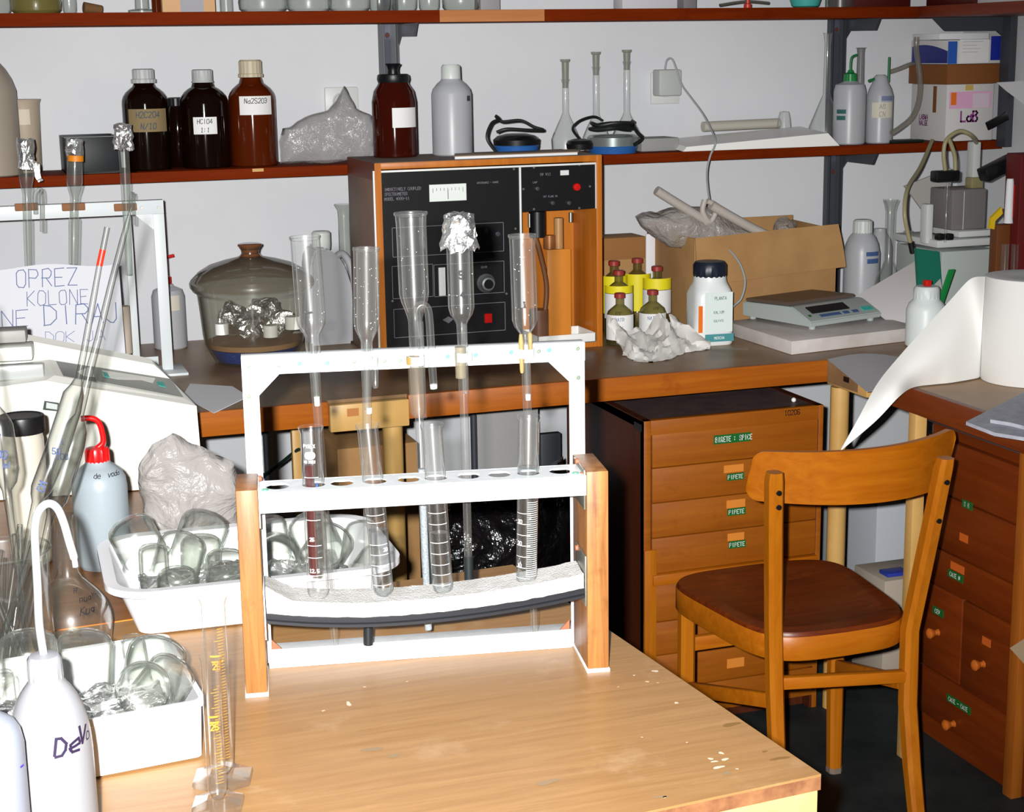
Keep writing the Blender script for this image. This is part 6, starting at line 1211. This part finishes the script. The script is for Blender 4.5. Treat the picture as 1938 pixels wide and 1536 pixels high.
# ---- test tubes
m_tt = glass('tube_glass', (.975, .98, .975), (.28, .31, .29), dust=.010, dcol=(220, 222, 220), gl=.85, p=3, eshine=.5)
m_wat = glass('water', (.93, .95, .96), (.18, .20, .22), dust=.006, dcol=(220, 226, 226), gl=.9, p=2.6, eshine=.1, rough=.02, e0=.38)
m_grad = mat('white_graduation', (240, 242, 240), .5)
VT = .027
def ttube(px0, y0, px1, y1, hw, label, level=None):
    a, b = pxline(px0, y0, px1, y1, VT); t = thing('test_tube', label, 'test tube', b, 'graduated test tubes in the white rack')
    L_ = y1-y0; prof = [(y0-1, hw*1.12), (y0, hw*1.17), (y0+5, hw*1.12), (y0+10, hw)]+[(y1-hw+hw*math.sin(q_)*.98, hw*max(math.cos(q_), 0)) for q_ in (0, .35, .7, 1.0, 1.25, 1.45)]+[(y1-hw+hw, 0)]
    obj('body', turned(a, b, y0, y1, prof, m_tt), m_tt, t, sharp=60)
    inn = [(y0+4, hw*.8), ((level or y1-hw)-3, hw*.8)]; obj('inner_wall', turned(a, b, y0, y1, inn, m_inn), m_inn, t)
    mm = (depth(a)+depth(b))/2/FPX; f = lambda py: a.lerp(b, (py-y0)/(y1-y0))
    if level:
        h2 = hw*.93; pr = [(level-1, h2*.8), (level, h2)]+[(y1-hw+(h2*math.sin(q_)), h2*math.cos(q_)) for q_ in (0, .35, .7, 1.0, 1.25, 1.45)]; ax = b-a
        bm = B(); lathe(bm, a, ax, [((py-y0)/(y1-y0)*ax.length, r*mm) for py, r in pr], 32, True, True); obj('liquid', bm, m_wat, t, sharp=60)
    return t, f, mm
def arcs(t, f, mm, hw, ys, a0, a1, w=.0007, nm='graduation', m=None):
    ax = (f(1000)-f(900)).normalized(); bm = B()
    for y in ys:
        c = f(y); tc_ = EYE-c; tc_ = (tc_-ax*tc_.dot(ax)).normalized(); sd = tc_.cross(ax); sd = sd if sd.dot(RU) > 0 else -sd; n = 14; prev = None
        for i in range(n+1):
            an = a0+(a1-a0)*i/n; p = c+(tc_*math.cos(an)+sd*math.sin(an))*(hw*mm+.0004); cur = (bm.verts.new(p-ax*w/2), bm.verts.new(p+ax*w/2))
            if prev: bm.faces.new([prev[0], cur[0], cur[1], prev[1]])
            prev = cur
    return obj(nm, bm, m or m_grad, t, smooth=False)
def tsurf(f, mm, hw, py, an0):
    ax = (f(1000)-f(900)).normalized()
    def g(u, v):
        c = f(py)-ax*v; tc_ = EYE-c; tc_ = (tc_-ax*tc_.dot(ax)).normalized(); sd = tc_.cross(ax); sd = sd if sd.dot(RU) > 0 else -sd; an = an0+u/(hw*mm); return c+(tc_*math.cos(an)+sd*math.sin(an))*(hw*mm+.0006)
    return g
t, f, mm = ttube(588, 808, 603, 1136, 20.5, 'test tube with a red strip and white maker mark, leftmost in the rack')
piece(t, f, mm, 'red_strip', mat('red_liquid', (64, 0, 2), .25), [(878, 8.5), (1086, 8.8)], -6.5, seg=24)
arcs(t, f, mm, 20.5, (897, 948, 977, 1025, 1048, 1082), -.9, .5)
for tx, h, y, a_, w_ in (('PYREX', .004, 842, -.78, .15), ('NO 7952', .0028, 870, -.8, .14), ('25', .004, 1016, -.55, .2), ('12.5', .0042, 1076, -.7, .2)): bm = B(); letters(bm, tx, h, tsurf(f, mm, 20.5, y, a_), w_); obj('lettering', bm, m_grad, t, smooth=False)
bm = B(); g = tsurf(f, mm, 20.5, 856, -.2); n = 22; vs = [bm.verts.new(g(.0062*math.copysign(abs(math.cos(i/n*6.283))**.6, math.cos(i/n*6.283)), .0045*math.sin(i/n*6.283))) for i in range(n)]; bm.faces.new(vs); obj('white_patch', bm, m_grad, t, smooth=False)
bm = B(); letters(bm, 'i', .0035, tsurf(f, mm, 20.5, 913, .25), .5); obj('blue_mark', bm, mat('blue_mark', (50, 84, 200), .5), t, smooth=False)
t, f, mm = ttube(695, 803, 727, 1129, 19.5, 'tilted test tube half full of clear water, second in the rack', 1000)
arcs(t, f, mm, 19.5, (968, 982, 1024, 1043, 1063, 1082, 1101), -1.1, .9); bm = B(); letters(bm, '20', .004, tsurf(f, mm, 19.5, 1037, .4), .2); obj('lettering', bm, m_grad, t, smooth=False)
t, f, mm = ttube(817, 803, 839, 1126, 19.5, 'tilted test tube half full of clear water, in front of the sand filled column', 1006)
arcs(t, f, mm, 19.5, (964, 985, 1020, 1041, 1062, 1081, 1101), -1.1, .9)
t, f, mm = ttube(1001, 787, 996, 1112, 20, 'test tube with fine graduation lines, rightmost in the rack, nearly full', 882)
arcs(t, f, mm, 20, range(944, 1086, 4), .0, 1.15, .0006); arcs(t, f, mm, 20, (965, 985, 1006, 1026, 1047, 1068, 1088), -1.2, .3, .0006)
bm = B()
for tx, y in (('30', 984), ('20', 1025), ('10', 1067)): bm = B(); letters(bm, tx, .0045, tsurf(f, mm, 20, y, -.95), .18); obj('lettering', bm, m_grad, t, smooth=False)
# ================================================================ two graduated cylinders
m_cylg = glass('cylinder_glass', (.975, .97, .96), (.40, .34, .24), dust=.008, dcol=(226, 220, 204), gl=.85, p=3, eshine=.5); m_brown = mat('amber_print', (186, 130, 44), .5)
def gcyl(fpx, fpy, hwf, rows, label, ymax):
    s = on(fpx, fpy, ZD, 0); t = thing('graduated_cylinder', label, 'cylinder', (s.x, s.y, ZD), 'graduated cylinders on the near desk')
    bm = B(); r = hwf*s.m; a0 = .25
    for (z0, k0), (z1, k1) in zip(((.0004, .96), (.003, 1), (.007, .97)), ((.003, 1), (.007, .97), (.011, .40))):
        for i in range(6):
            q = [V((s.x+math.cos(a0+j*1.0472)*r*k, s.y+math.sin(a0+j*1.0472)*r*k, ZD+z)) for j, z, k in ((i, z0, k0), (i+1, z0, k0), (i+1, z1, k1), (i, z1, k1))]; bm.faces.new([bm.verts.new(p) for p in q])
    bm.faces.new([bm.verts.new(V((s.x+math.cos(a0+j*1.0472)*r*.96, s.y+math.sin(a0+j*1.0472)*r*.96, ZD+.0004))) for j in range(6)]); obj('foot', bm, m_cylg, t, smooth=False)
    bm = B(); lz(bm, s.x, s.y, [(ZD+.011, rows[0][1]*s.m*.6), (ZD+.014, rows[0][1]*s.m*.75), (ZD+.02, rows[0][1]*s.m)]+[(s.z(y), hw*s.m) for y, hw in rows], 32, c1=False); obj('tube', bm, m_cylg, t, sharp=60)
    zt = s.z(rows[-1][0]); bm = B(); hb = rows[0][1]*s.m; k = 0; z = ZD+.03
    while z < zt-.03:
        a, b = (.2, .75) if k % 5 else (-.1, .85); pr = None
        for i in range(7):
            an = a+(b-a)*i/6; p = V((s.x, s.y, z))+s.dir(an)*(hb+.0004); cu = (bm.verts.new(p), bm.verts.new(p+V((0, 0, .0005))))
            if pr: bm.faces.new([pr[0], cu[0], cu[1], pr[1]])
            pr = cu
        z += .0032; k += 1
    obj('graduation', bm, m_brown, t, smooth=False)
    bm = B(); s.patch(bm, hb, -.5, .5, zt-.062, zt-.060); s.patch(bm, hb, -.4, .6, zt-.068, zt-.066); letters(bm, '25', .006, s.surf(hb, -.3, zt-.075), .2); obj('amber_lines', bm, m_brown, t, smooth=False)
    return t, s
gcyl(422, 1477, 62, [(1440, 21.5), (1145, 22), (1138, 24), (1130, 27), (1127, 28)], 'taller graduated glass cylinder with a hexagonal foot', 0)
t, s = gcyl(413, 1527, 54, [(1490, 17.5), (1255, 17.5), (1246, 19), (1240, 20)], 'shorter graduated glass cylinder in front of the taller one', 0)
# ================================================================ trays of upturned beakers
m_tray = mat('tray_white', (232, 233, 236), .35); m_bk = glass('beaker_glass', (.985, .99, .98), (.30, .36, .28), dust=.006, dcol=(220, 224, 216), gl=.8, p=3.5, eshine=.08, e0=.55)
def tray(nm, label, o, ex, ey, h, fl_, lip, rnd):
    o, ex, ey = V(o), V(ex), V(ey); t = thing(nm, label, 'tray', o+(ex+ey)/2)
    lx, ly = ex.length, ey.length; ux, uy = ex.normalized(), ey.normalized(); c = o+(ex+ey)/2
    def ringp(g, z, rr, n=8):
        P = []
        for sx_, sy_, a0 in ((1, 1, 0), (-1, 1, 1), (-1, -1, 2), (1, -1, 3)):
            for i in range(n+1):
                an = (a0+i/n)*1.5708; P.append(c+ux*(sx_*(lx/2+g-rr)+math.cos(an)*rr)+uy*(sy_*(ly/2+g-rr)+math.sin(an)*rr)+UPZ*z)
        return P
    rows = [ringp(-.006, .0006, rnd), ringp(0, .003, rnd), ringp(fl_, h, rnd+fl_), ringp(fl_+lip, h+.001, rnd+fl_+lip), ringp(fl_+lip, h-.008, rnd+fl_+lip), ringp(fl_+lip-.001, h-.009, rnd+fl_+lip), ] if lip else [ringp(-.003, .0006, rnd), ringp(0, .003, rnd), ringp(fl_, h, rnd+fl_)]
    outer = rows[:3]; inner = [ringp(fl_-.003, h, rnd+fl_-.003), ringp(-.003, .006, max(rnd-.003, .002))]
    bm = B(); seq = ([rows[5], rows[4], rows[3]] if lip else [outer[2]])+[inner[0], inner[1]]
    V_ = [[bm.verts.new(p) for p in r] for r in outer]; n = len(V_[0])
    for a, b in zip(V_, V_[1:]):
        for i in range(n): bm.faces.new([a[i], a[(i+1) % n], b[(i+1) % n], b[i]])
    bm.faces.new(V_[0][::-1]); W_ = [[bm.verts.new(p) for p in r] for r in seq]
    for a, b in zip(W_, W_[1:]):
        for i in range(n): bm.faces.new([a[i], a[(i+1) % n], b[(i+1) % n], b[i]])
    bm.faces.new(W_[-1]); obj('tray_body', bm, m_tray, t); return t
t2 = tray('plastic_tray', 'white flared plastic tray of upturned beakers behind the test tube rack', (.185, 2.075, ZD), (.315, -.012, 0), (.006, .20, 0), .072, .026, .013, .022)
t1 = tray('plastic_tray', 'white straight sided plastic tray of upturned beakers in front, beside the wash bottle', (-.13, 1.630, ZD), (.337, .035, 0), (-.012, .212, 0), .069, .003, .0025, .008)
def foil_heap(pts, z, par, seed, nm='foil_lining'):
    bm = B(); n = 30
    def fn(u, v): a = V(pts[0]).lerp(V(pts[1]), u); b = V(pts[3]).lerp(V(pts[2]), u); return a.lerp(b, v)+UPZ*(z+.014*noise.noise(V((u*7, v*7, seed)))+.008*noise.noise(V((u*19, v*19, seed))))
    sheet(bm, fn, n, n, .0004); obj(nm, bm, m_foil, par, smooth=False)
foil_heap([(-.115, 1.645, ZD), (.19, 1.678, ZD), (.182, 1.85, ZD), (-.12, 1.825, ZD)], .026, t1, 1); foil_heap([(.20, 2.09, ZD), (.485, 2.08, ZD), (.487, 2.26, ZD), (.205, 2.265, ZD)], .026, t2, 5)
BK = {}
def beaker(px, py, y, hw, h, label, tilt=0, lean=0, grp='beakers in the front tray', flare=.06):
    """closed end centred on the pixel; tilt leans it right, lean turns the closed end to the viewer"""
    c = WY(px, py, y); m = depth(c)/FPX; r = hw*m; H = h*m
    tc_ = V((-c.x, -c.y, 0)).normalized(); rt = V((-tc_.y, tc_.x, 0)); ax = (UPZ*math.cos(lean)+tc_*math.sin(lean)); ax = (ax*math.cos(tilt)+rt*math.sin(tilt)).normalized()
    t = thing('glass_beaker', label, 'beaker', c-ax*H, grp)
    bm = B(); lathe(bm, c, -ax, [(-.001, 0), (-.0015, r*.45), (0, r*.80), (.003, r*.93), (.008, r), (H*.5, r*1.01), (H-.004, r*1.02), (H-.001, r*(1.03+flare)), (H, r*(1.05+flare))], 36, c0=False, c1=False); obj('wall', bm, m_bk, t, sharp=60)
    bm = B(); lathe(bm, c, -ax, [(.0035, 0), (.0035, r*.72), (.0045, r*.88), (.009, r*.94), (H-.004, r*.96)], 32, c0=False, c1=False); obj('inner_wall', bm, m_bk, t, sharp=60)
    return t
beaker(50, 1206, 1.72, 55, 116, 'wide upturned beaker behind the front wash bottle spout', .0, .1); beaker(160, 1206, 1.73, 53, 116, 'upturned beaker in the middle of the front tray, right of the spout', .10, .12)
beaker(248, 1206, 1.80, 22, 96, 'slim upturned beaker at the back of the front tray', -.1, .1); beaker(302, 1222, 1.77, 56, 110, 'large upturned beaker leaning right at the back of the front tray', .30, .15)
beaker(334, 1262, 1.71, 48, 96, 'beaker lying slanted in the right corner of the front tray', .62, .25); beaker(274, 1296, 1.675, 51, 60, 'beaker lying with its round bottom turned to the viewer in the front tray', .15, .98); beaker(6, 1272, 1.665, 20, 62, 'narrow upturned beaker at the left edge of the front tray', 0, .1)
g2 = 'beakers in the rear tray'
beaker(242, 992, 2.20, 44, 84, 'large beaker leaning left at the left end of the rear tray', -.36, .2, g2); beaker(392, 980, 2.25, 46, 96, 'large beaker leaning right at the back of the rear tray', .34, .2, g2)
beaker(346, 1020, 2.19, 45, 80, 'wide beaker tilted right in the middle of the rear tray', .26, .22, g2); beaker(287, 1034, 2.13, 26, 84, 'slim upright upturned beaker at the front of the rear tray', 0, .06, g2)
beaker(334, 1080, 2.085, 37, 44, 'low upturned beaker at the front edge of the rear tray', 0, .08, g2, 0); beaker(424, 1046, 2.16, 36, 84, 'upright beaker partly hidden behind the rack left wooden end', 0, .08, g2); beaker(426, 1070, 2.09, 36, 54, 'low upturned beaker just left of the rack wooden end', 0, .08, g2, 0)
beaker(380, 1018, 2.24, 38, 90, 'upright beaker behind the wide tilted one in the rear tray', .05, .05, g2)
beaker(525, 1044, 2.10, 46, 62, 'beaker showing its round bottom behind the rack left upright', .2, .9, g2); beaker(580, 985, 2.22, 42, 92, 'beaker leaning left behind the red strip test tube', -.35, .3, g2); beaker(636, 1010, 2.15, 40, 86, 'beaker leaning right behind the gap of the first two test tubes', .5, .4, g2); beaker(690, 1000, 2.20, 38, 84, 'beaker behind the second tilted test tube in the rear tray', .15, .3, g2); beaker(716, 1048, 2.11, 30, 58, 'small beaker at the right end of the rear tray', .55, .35, g2); beaker(500, 985, 2.24, 40, 86, 'upright beaker at the back behind the rack left upright', -.1, .1, g2)
# ================================================================ bottles in front
m_pew = mat('milky_polythene', (130, 131, 135), .32, spec=.45); m_pec = mat('pale_blue_polythene', (150, 162, 168), .35, trans=.08)
s = St(100, 1450, 1.474, ZD); wb = thing('wash_bottle', 'big milky white wash bottle with a long hooked spout, nearest the camera', 'bottle', (s.x, s.y, ZD))
bm = B(); lz(bm, s.x, s.y, [(ZD+.0005, 72*s.m), (ZD+.006, 77*s.m)]+s.prof([(1536, 77.5), (1420, 76.5), (1390, 74.5), (1362, 70.5), (1338, 64), (1318, 55), (1302, 45), (1292, 37), (1286, 33), (1280, 32)]), 64); obj('body', bm, m_pew, wb)
cap(wb, s, [(1284, 32), (1278, 32.5), (1246, 31), (1239, 27), (1236, 12)], mat('milky_screw_cap', (134, 135, 140), .35))
ys = s.y; P = [V((s.x, ys, s.z(1240)))]+[WY(px, py, ys) for px, py in ((74, 1180), (71, 1110), (67, 1040), (66, 1000), (71, 972), (83, 956), (97, 953), (110, 964), (121, 990), (131, 1025), (140, 1055), (143, 1072))]
bm = B(); tube(bm, P, [7.6*s.m]*10+[5.6*s.m], 14, 6); obj('spout', bm, mat('milky_tube', (144, 149, 154), .3), wb)
bm = B(); r = 75*s.m; letters(bm, 'De', .0155, s.surf(r, .06, s.z(1402)), .17, .16, .5, sx=.8); letters(bm, 'V', .0155, s.surf(r, .72, s.z(1392)), .17, .1, .4); letters(bm, 'o', .011, s.surf(r, .98, s.z(1392)), .10, .1, .4); obj('handwriting', bm, mat('marker_ink', (38, 28, 54), .5), wb, smooth=False)
s = St(-20, 1450, 1.405, ZD); t = thing('plastic_bottle', 'bluish white plastic bottle cut off at the lower left corner', 'bottle', (s.x, s.y, ZD))
bm = B(); lz(bm, s.x, s.y, [(ZD+.0005, 62*s.m), (ZD+.006, 66*s.m)]+s.prof([(1536, 67), (1410, 67), (1385, 62), (1368, 52), (1358, 38), (1350, 26), (1330, 24)]), 48); obj('body', bm, mat('bluish_polythene', (128, 133, 144), .35), t)
bm = B(); letters(bm, '-', .008, s.surf(67*s.m, .95, s.z(1452)), .25); obj('handwriting', bm, mat('violet_ink', (70, 50, 170), .5), t, smooth=False)
s = on(200, 1083, ZD, 50); t = thing('wash_bottle', 'pale wash bottle with a bright red cap and bent red spout', 'bottle', (s.x, s.y, ZD))
bm = B(); lz(bm, s.x, s.y, [(ZD+.0005, 46*s.m), (ZD+.005, 49*s.m)]+s.prof([(1060, 50.5), (920, 51), (902, 49), (890, 42), (882, 33), (876, 24), (870, 22)]), 48); obj('body', bm, m_pec, t)
m_red2 = mat('bright_red_plastic', (222, 16, 18), .3, coat=.3); cap(t, s, [(873, 22), (869, 22.5), (852, 22), (847, 20), (845, 8)], m_red2)
ys = s.y; P = [V((s.x, ys, s.z(848))), WY(195, 836, ys), WY(192, 812, ys), WY(185, 797, ys), WY(172, 791, ys), WY(153, 792, ys)]; bm = B(); tube(bm, P, 5.4*s.m, 14, 6); obj('spout', bm, m_red2, t)
bm = B(); letters(bm, 'de', .0075, s.surf(44*s.m, -.20, s.z(894)), .14, .1, .4); letters(bm, 'voda', .0075, s.surf(44*s.m, .38, s.z(894)), .14, .1, .4); obj('handwriting', bm, m_ktxt, t, smooth=False)
# ---- jar with black lid, flask, beaker of pipettes
s = St(48, 900, 2.47, ZD); t = thing('storage_jar', 'tall cream jar with a ribbed black screw lid', 'jar', (s.x, s.y, ZD))
bm = B(); lz(bm, s.x, s.y, [(ZD+.0005, 36*s.m), (ZD+.006, 39*s.m)]+s.prof([(980, 40), (830, 39), (816, 36), (810, 35)]), 40); obj('body', bm, mat('cream_plastic', (190, 184, 170), .3), t)
bm = B(); lz(bm, s.x, s.y, s.prof([(817, 42), (813, 43), (790, 43), (786, 42), (785, 38), (786.5, 36), (786.5, 0)]), 72, flute=lambda i, n_: 1+.012*(1 if i % 2 else -1)); obj('lid', bm, m_black, t)
s = St(132, 1140, 2.055, ZD); t = thing('round_flask', 'rounded glass flask with black handwriting beside the hooked spout', 'flask', (s.x, s.y, ZD))
m_fl = glass('flask_glass', (.95, .95, .92), (.20, .20, .17), dust=.012, dcol=(200, 196, 184), gl=.9, p=2.4, eshine=.12)
bm = B(); lz(bm, s.x, s.y, [(ZD+.0005, 0), (ZD+.0005, 56*s.m), (ZD+.004, 66*s.m), (ZD+.012, 73*s.m)]+s.prof([(1176, 77), (1160, 75), (1140, 67), (1122, 54), (1106, 38), (1094, 26), (1082, 20), (1062, 17), (985, 15.5), (976, 18), (973, 19)]), 48, c1=False); obj('body', bm, m_fl, t)
for tx, y, a, h in (('R', 1110, .18, .007), ('nugyn', 1124, .30, .008), ('Kug', 1144, .25, .0095)):
    bm = B(); zz = s.z(y); rr = {1110: 44, 1124: 58, 1144: 69}[y]*s.m; letters(bm, tx, h, s.surf(rr, a, zz), .13, .15, .5); obj('handwriting', bm, m_ktxt, t, smooth=False)
s = St(8, 1100, 1.985, ZD); pb = thing('glass_beaker', 'large clear beaker full of glass pipettes at the left edge', 'beaker', (s.x, s.y, ZD)); rbk = 84*s.m
bm = B(); zr = s.z(1040); lz(bm, s.x, s.y, [(ZD+.0006, 0), (ZD+.0006, rbk*.9), (ZD+.006, rbk), (zr-.006, rbk), (zr-.002, rbk*1.03), (zr, rbk*1.07)], 48, c1=False); obj('wall', bm, m_bk, pb)
bm = B(); tube(bm, [V((s.x+math.cos(i/24*6.2832)*rbk*1.06, s.y+math.sin(i/24*6.2832)*rbk*1.06, zr)) for i in range(25)], .0012, 6, 2, caps=False); obj('rim', bm, m_glth, pb)
m_pip = glass('pipette_glass', (.84, .85, .83), (.06, .07, .06), dust=.012, dcol=(206, 208, 204), gl=1.0, p=2.4, eshine=.3, e0=.16)
def vtube(bm, pr, seg=18):
    rows = []; prev = None
    for i, (p, r) in enumerate(pr):
        d = (pr[min(i+1, len(pr)-1)][0]-pr[max(i-1, 0)][0]).normalized(); u, w = frame_of(d); 
        if prev is not None: u = (prev-d*prev.dot(d)).normalized(); w = d.cross(u)
        prev = u; rows.append([bm.verts.new(p+(u*math.cos(k*6.28318/seg)+w*math.sin(k*6.28318/seg))*r) for k in range(seg)])
    for a, b in zip(rows, rows[1:]):
        for k in range(seg): bm.faces.new([a[k], a[(k+1) % seg], b[(k+1) % seg], b[k]])
def pipette(label, rows, ytop, ybot):
    P = []; y0, y1 = rows[0][1], rows[-1][1]
    for px, py, hw in rows:
        p = WY(px, py, ytop+(ybot-ytop)*(py-y0)/(y1-y0)); P.append((p, hw*depth(p)/FPX))
    t = thing('volumetric_pipette', label, 'pipette', P[-1][0], 'pipettes standing in the beaker'); bm = B(); vtube(bm, P); obj('glass_tube', bm, m_pip, t, sharp=60); return t, P
t, P = pipette('volumetric pipette with a red band on its stem, leaning right', [(203, 430, 5.5), (198, 455, 5.5), (193, 480, 5.5), (188, 503, 5.5), (175, 575, 6), (158, 670, 6.5), (149, 715, 7), (145, 730, 12), (139, 746, 20), (132, 775, 22), (104, 860, 22), (78, 925, 20), (72, 938, 15), (68, 950, 8), (60, 985, 7), (46, 1060, 6.5), (28, 1170, 5)], 2.035, 1.972)
bm = B(); vtube(bm, [(P[2][0].lerp(P[1][0], .3), P[2][1]*1.08), (P[3][0], P[3][1]*1.08)]); obj('red_band', bm, mat('red_band', (232, 40, 24), .4), t)
def axtext(t, px, py, tx, h, rot, y, m=m_btxt):
    o = WY(px, py, y); ex = (RT*math.cos(rot)+UP*math.sin(rot)); ez = (UP*math.cos(rot)-RT*math.sin(rot)); bm = B(); letters(bm, tx, h, lambda u, v: o+ex*u+ez*v-FW*.012, .16); obj('lettering', bm, m, t, smooth=False)
axtext(t, 88, 930, 'CM', .009, 1.2, 1.985); axtext(t, 104, 858, '50', .007, -.1, 1.99)
t, P = pipette('longest volumetric pipette, its pointed tip reaching highest', [(249, 392, 1.5), (245, 405, 3), (240, 425, 5), (232, 455, 6), (210, 540, 6.5), (186, 640, 7), (170, 700, 8), (160, 745, 8), (150, 785, 9), (146, 798, 16), (142, 814, 23), (136, 840, 25), (118, 905, 24), (105, 945, 22), (100, 962, 14), (96, 975, 8), (88, 1010, 7), (70, 1090, 7), (56, 1180, 5)], 2.105, 2.01)
axtext(t, 112, 868, '100', .007, -.05, 2.035); axtext(t, 118, 840, 'ML', .005, -.05, 2.035)
t, P = pipette('volumetric pipette leaning left with a blue scale, at the left edge', [(-40, 560, 6), (-14, 720, 6), (-8, 770, 8), (-4, 788, 18), (0, 805, 24), (6, 850, 25), (12, 890, 24), (14, 912, 18), (13, 928, 9), (20, 980, 7), (34, 1080, 6.5), (44, 1180, 5)], 2.0, 1.98)
axtext(t, 0, 866, '00', .009, -.06, 1.965); axtext(t, 13, 884, 'ml', .007, -.06, 1.965); axtext(t, 2, 832, 'I', .007, -.06, 1.965)
rr_ = random.Random(3)
for i in range(22):
    a = rr_.uniform(0, 6.283); b = rr_.uniform(0, 6.283); q0 = math.sqrt(rr_.random())*rbk*.72; q1 = rbk*rr_.uniform(.45, .9)
    p0 = V((s.x+math.cos(a)*q0, s.y+math.sin(a)*q0, ZD+.009)); top_z = zr+rr_.uniform(-.05, .025); p1 = V((s.x+math.cos(b)*q1, s.y+math.sin(b)*q1, top_z)); rad = rr_.uniform(.0022, .0042)
    bm = B(); tube(bm, [p0, p1], rad, 10, smooth=False); solo('glass_rod', bm, m_pip, 'thin glass rod standing among others in the large beaker at the left edge', 'glass rod', p0, 'glass rods in the pipette beaker')
# ================================================================ white keypad instrument at the back left
dv0 = V((.378, 2.815, ZD)); de = V((math.cos(-.10), math.sin(-.10), 0)); dn = V((.0998, .995, 0))
def DP(px, py, off): return plane_pt(px, py, dv0+dn*off, dn)
dev = thing('laboratory_meter', 'large white instrument with a sloping grey keypad and display', 'instrument', dv0-de*.25+dn*.13)
lines = [([(-80, 742), (86, 720), (372, 768)], 0), ([(-80, 733), (103, 710), (354, 756)], .018), ([(-80, 700), (93, 680), (321, 716)], .10), ([(-80, 648), (30, 640), (292, 690)], .115), ([(-80, 612), (39, 630), (285, 678)], .135)]
m_dev = mat('instrument_white', (222, 222, 214), .4)
L3 = [[DP(px, py, off) for px, py in pts] for pts, off in lines]
back = [p+dn*.03-UPZ*.04 for p in L3[-1]]; zmin = ZD+.002
bot0 = [V((p.x, p.y, zmin)) for p in L3[0]]; bot0[2] = DP(386, 930, 0); bot0[2].z = zmin; botb = [V((p.x, p.y, zmin)) for p in back]
rows = [bot0]+L3+[back, botb]
bm = B(); R_ = [[bm.verts.new(p) for p in r] for r in rows]
for a, b in zip(R_, R_[1:]+R_[:1]):
    for i in range(2): bm.faces.new([a[i], a[i+1], b[i+1], b[i]])
bm.faces.new([r[2] for r in R_]); bm.faces.new([r[0] for r in R_][::-1]); obj('housing', bm, m_dev, dev, smooth=False)
def dquad(nm, m, pts, offs, lift=.0012, par=None):
    P = [DP(px, py, o)+(UPZ*.7-dn*.7)*lift*.2 for (px, py), o in zip(pts, offs)]; bm = B(); prism(bm, P, (UPZ-dn*.5)*lift); return obj(nm, bm, m, par or dev)
kp = dquad('keypad', mat('keypad_grey', (150, 152, 146), .5), [(182, 722), (348, 753), (323, 718), (172, 694)], (.022, .022, .098, .098))
dquad('display', mat('display_dark', (96, 98, 98), .3), [(120, 712), (184, 723), (174, 695), (106, 684)], (.022, .022, .098, .098))
for q in (((198, 713), (208, 715), (203, 706), (194, 704)), ((300, 730), (314, 733), (309, 724), (296, 722))): dquad('turquoise_key', mat('turquoise_key', (60, 176, 164), .4), q, (.045, .045, .07, .07), .0012, kp)
for i in range(4):
    for j in range(2):
        x = 250+i*19; y = 722+i*3.6+j*10; dquad('key', mat('key_grey', (116, 120, 118), .5), ((x, y+6), (x+12, y+8.4), (x+10, y+1), (x-2, y-1.4)), (.05-j*.022,)*2+(.06-j*.022,)*2, .0012, kp)
o = DP(83, 776, -.0004); a, b = DP(110, 780, -.0004), DP(84, 758, -.0004); bm = B(); prism(bm, [DP(81, 775, 0), DP(110, 778, 0), DP(112, 762, 0), DP(84, 758, 0)], -dn*.0012); lb_ = obj('name_plate', bm, mat('plate_dark', (30, 46, 38), .4), dev)
bm = B(); prism(bm, [DP(87, 772, -.0013), DP(108, 775, -.0013), DP(109, 765, -.0013), DP(88, 761, -.0013)], -dn*.0006); obj('plate_window', bm, mat('plate_silver', (176, 184, 180), .4), lb_)
for px0, px1, y0, y1, o0, d, m, nm in ((-90, 60, 655, 690, .03, .06, m_dev, 'cover_band'), (-90, 48, 624, 655, .05, .05, mat('cover_grey', (150, 150, 146), .5), 'cover_lid'), (-90, 82, 688, 726, .02, .02, mat('window_grey', (170, 174, 172), .3), 'cover_window')):
    a, b = DP(px0, y1, o0), DP(px1, y0, o0); bm = B(); obox(bm, V((a.x, a.y, a.z)), de*((b-a).dot(de)), dn*d, UPZ*(b.z-a.z), .003); obj(nm, bm, m, dev)
# ---- crumpled film bag between instrument and tray
m_film4 = glass('milky_film', (.72, .71, .70), (.5, .5, .5), dust=.62, dcol=(178, 173, 170), rough=.2, gl=.35, eshine=.1); film_bump(m_film4, 18, .9)
bag('plastic_bag', 'large crumpled milky plastic bag between the white instrument and the rear tray', 'bag', [(254, 925), (258, 880), (285, 842), (330, 825), (362, 832), (400, 858), (432, 888), (452, 930), (450, 1000), (420, 1040), (360, 1050), (300, 1040), (272, 975)], 2.50, .035, m_film4, .014, 13, seed=3, zf=ZD)
# ---- paper sheets on the rear bench behind the rack
q = [W(345, 752, ZB), W(405, 783, ZB), W(470, 752, ZB), W(440, 733, ZB), W(360, 728, ZB)]
bm = B(); prism(bm, [p+UPZ*.0008 for p in q], (0, 0, .002)); solo('paper_sheet', bm, m_paper, 'white papers on the rear bench edge left of the test tube rack', 'paper', q[0])
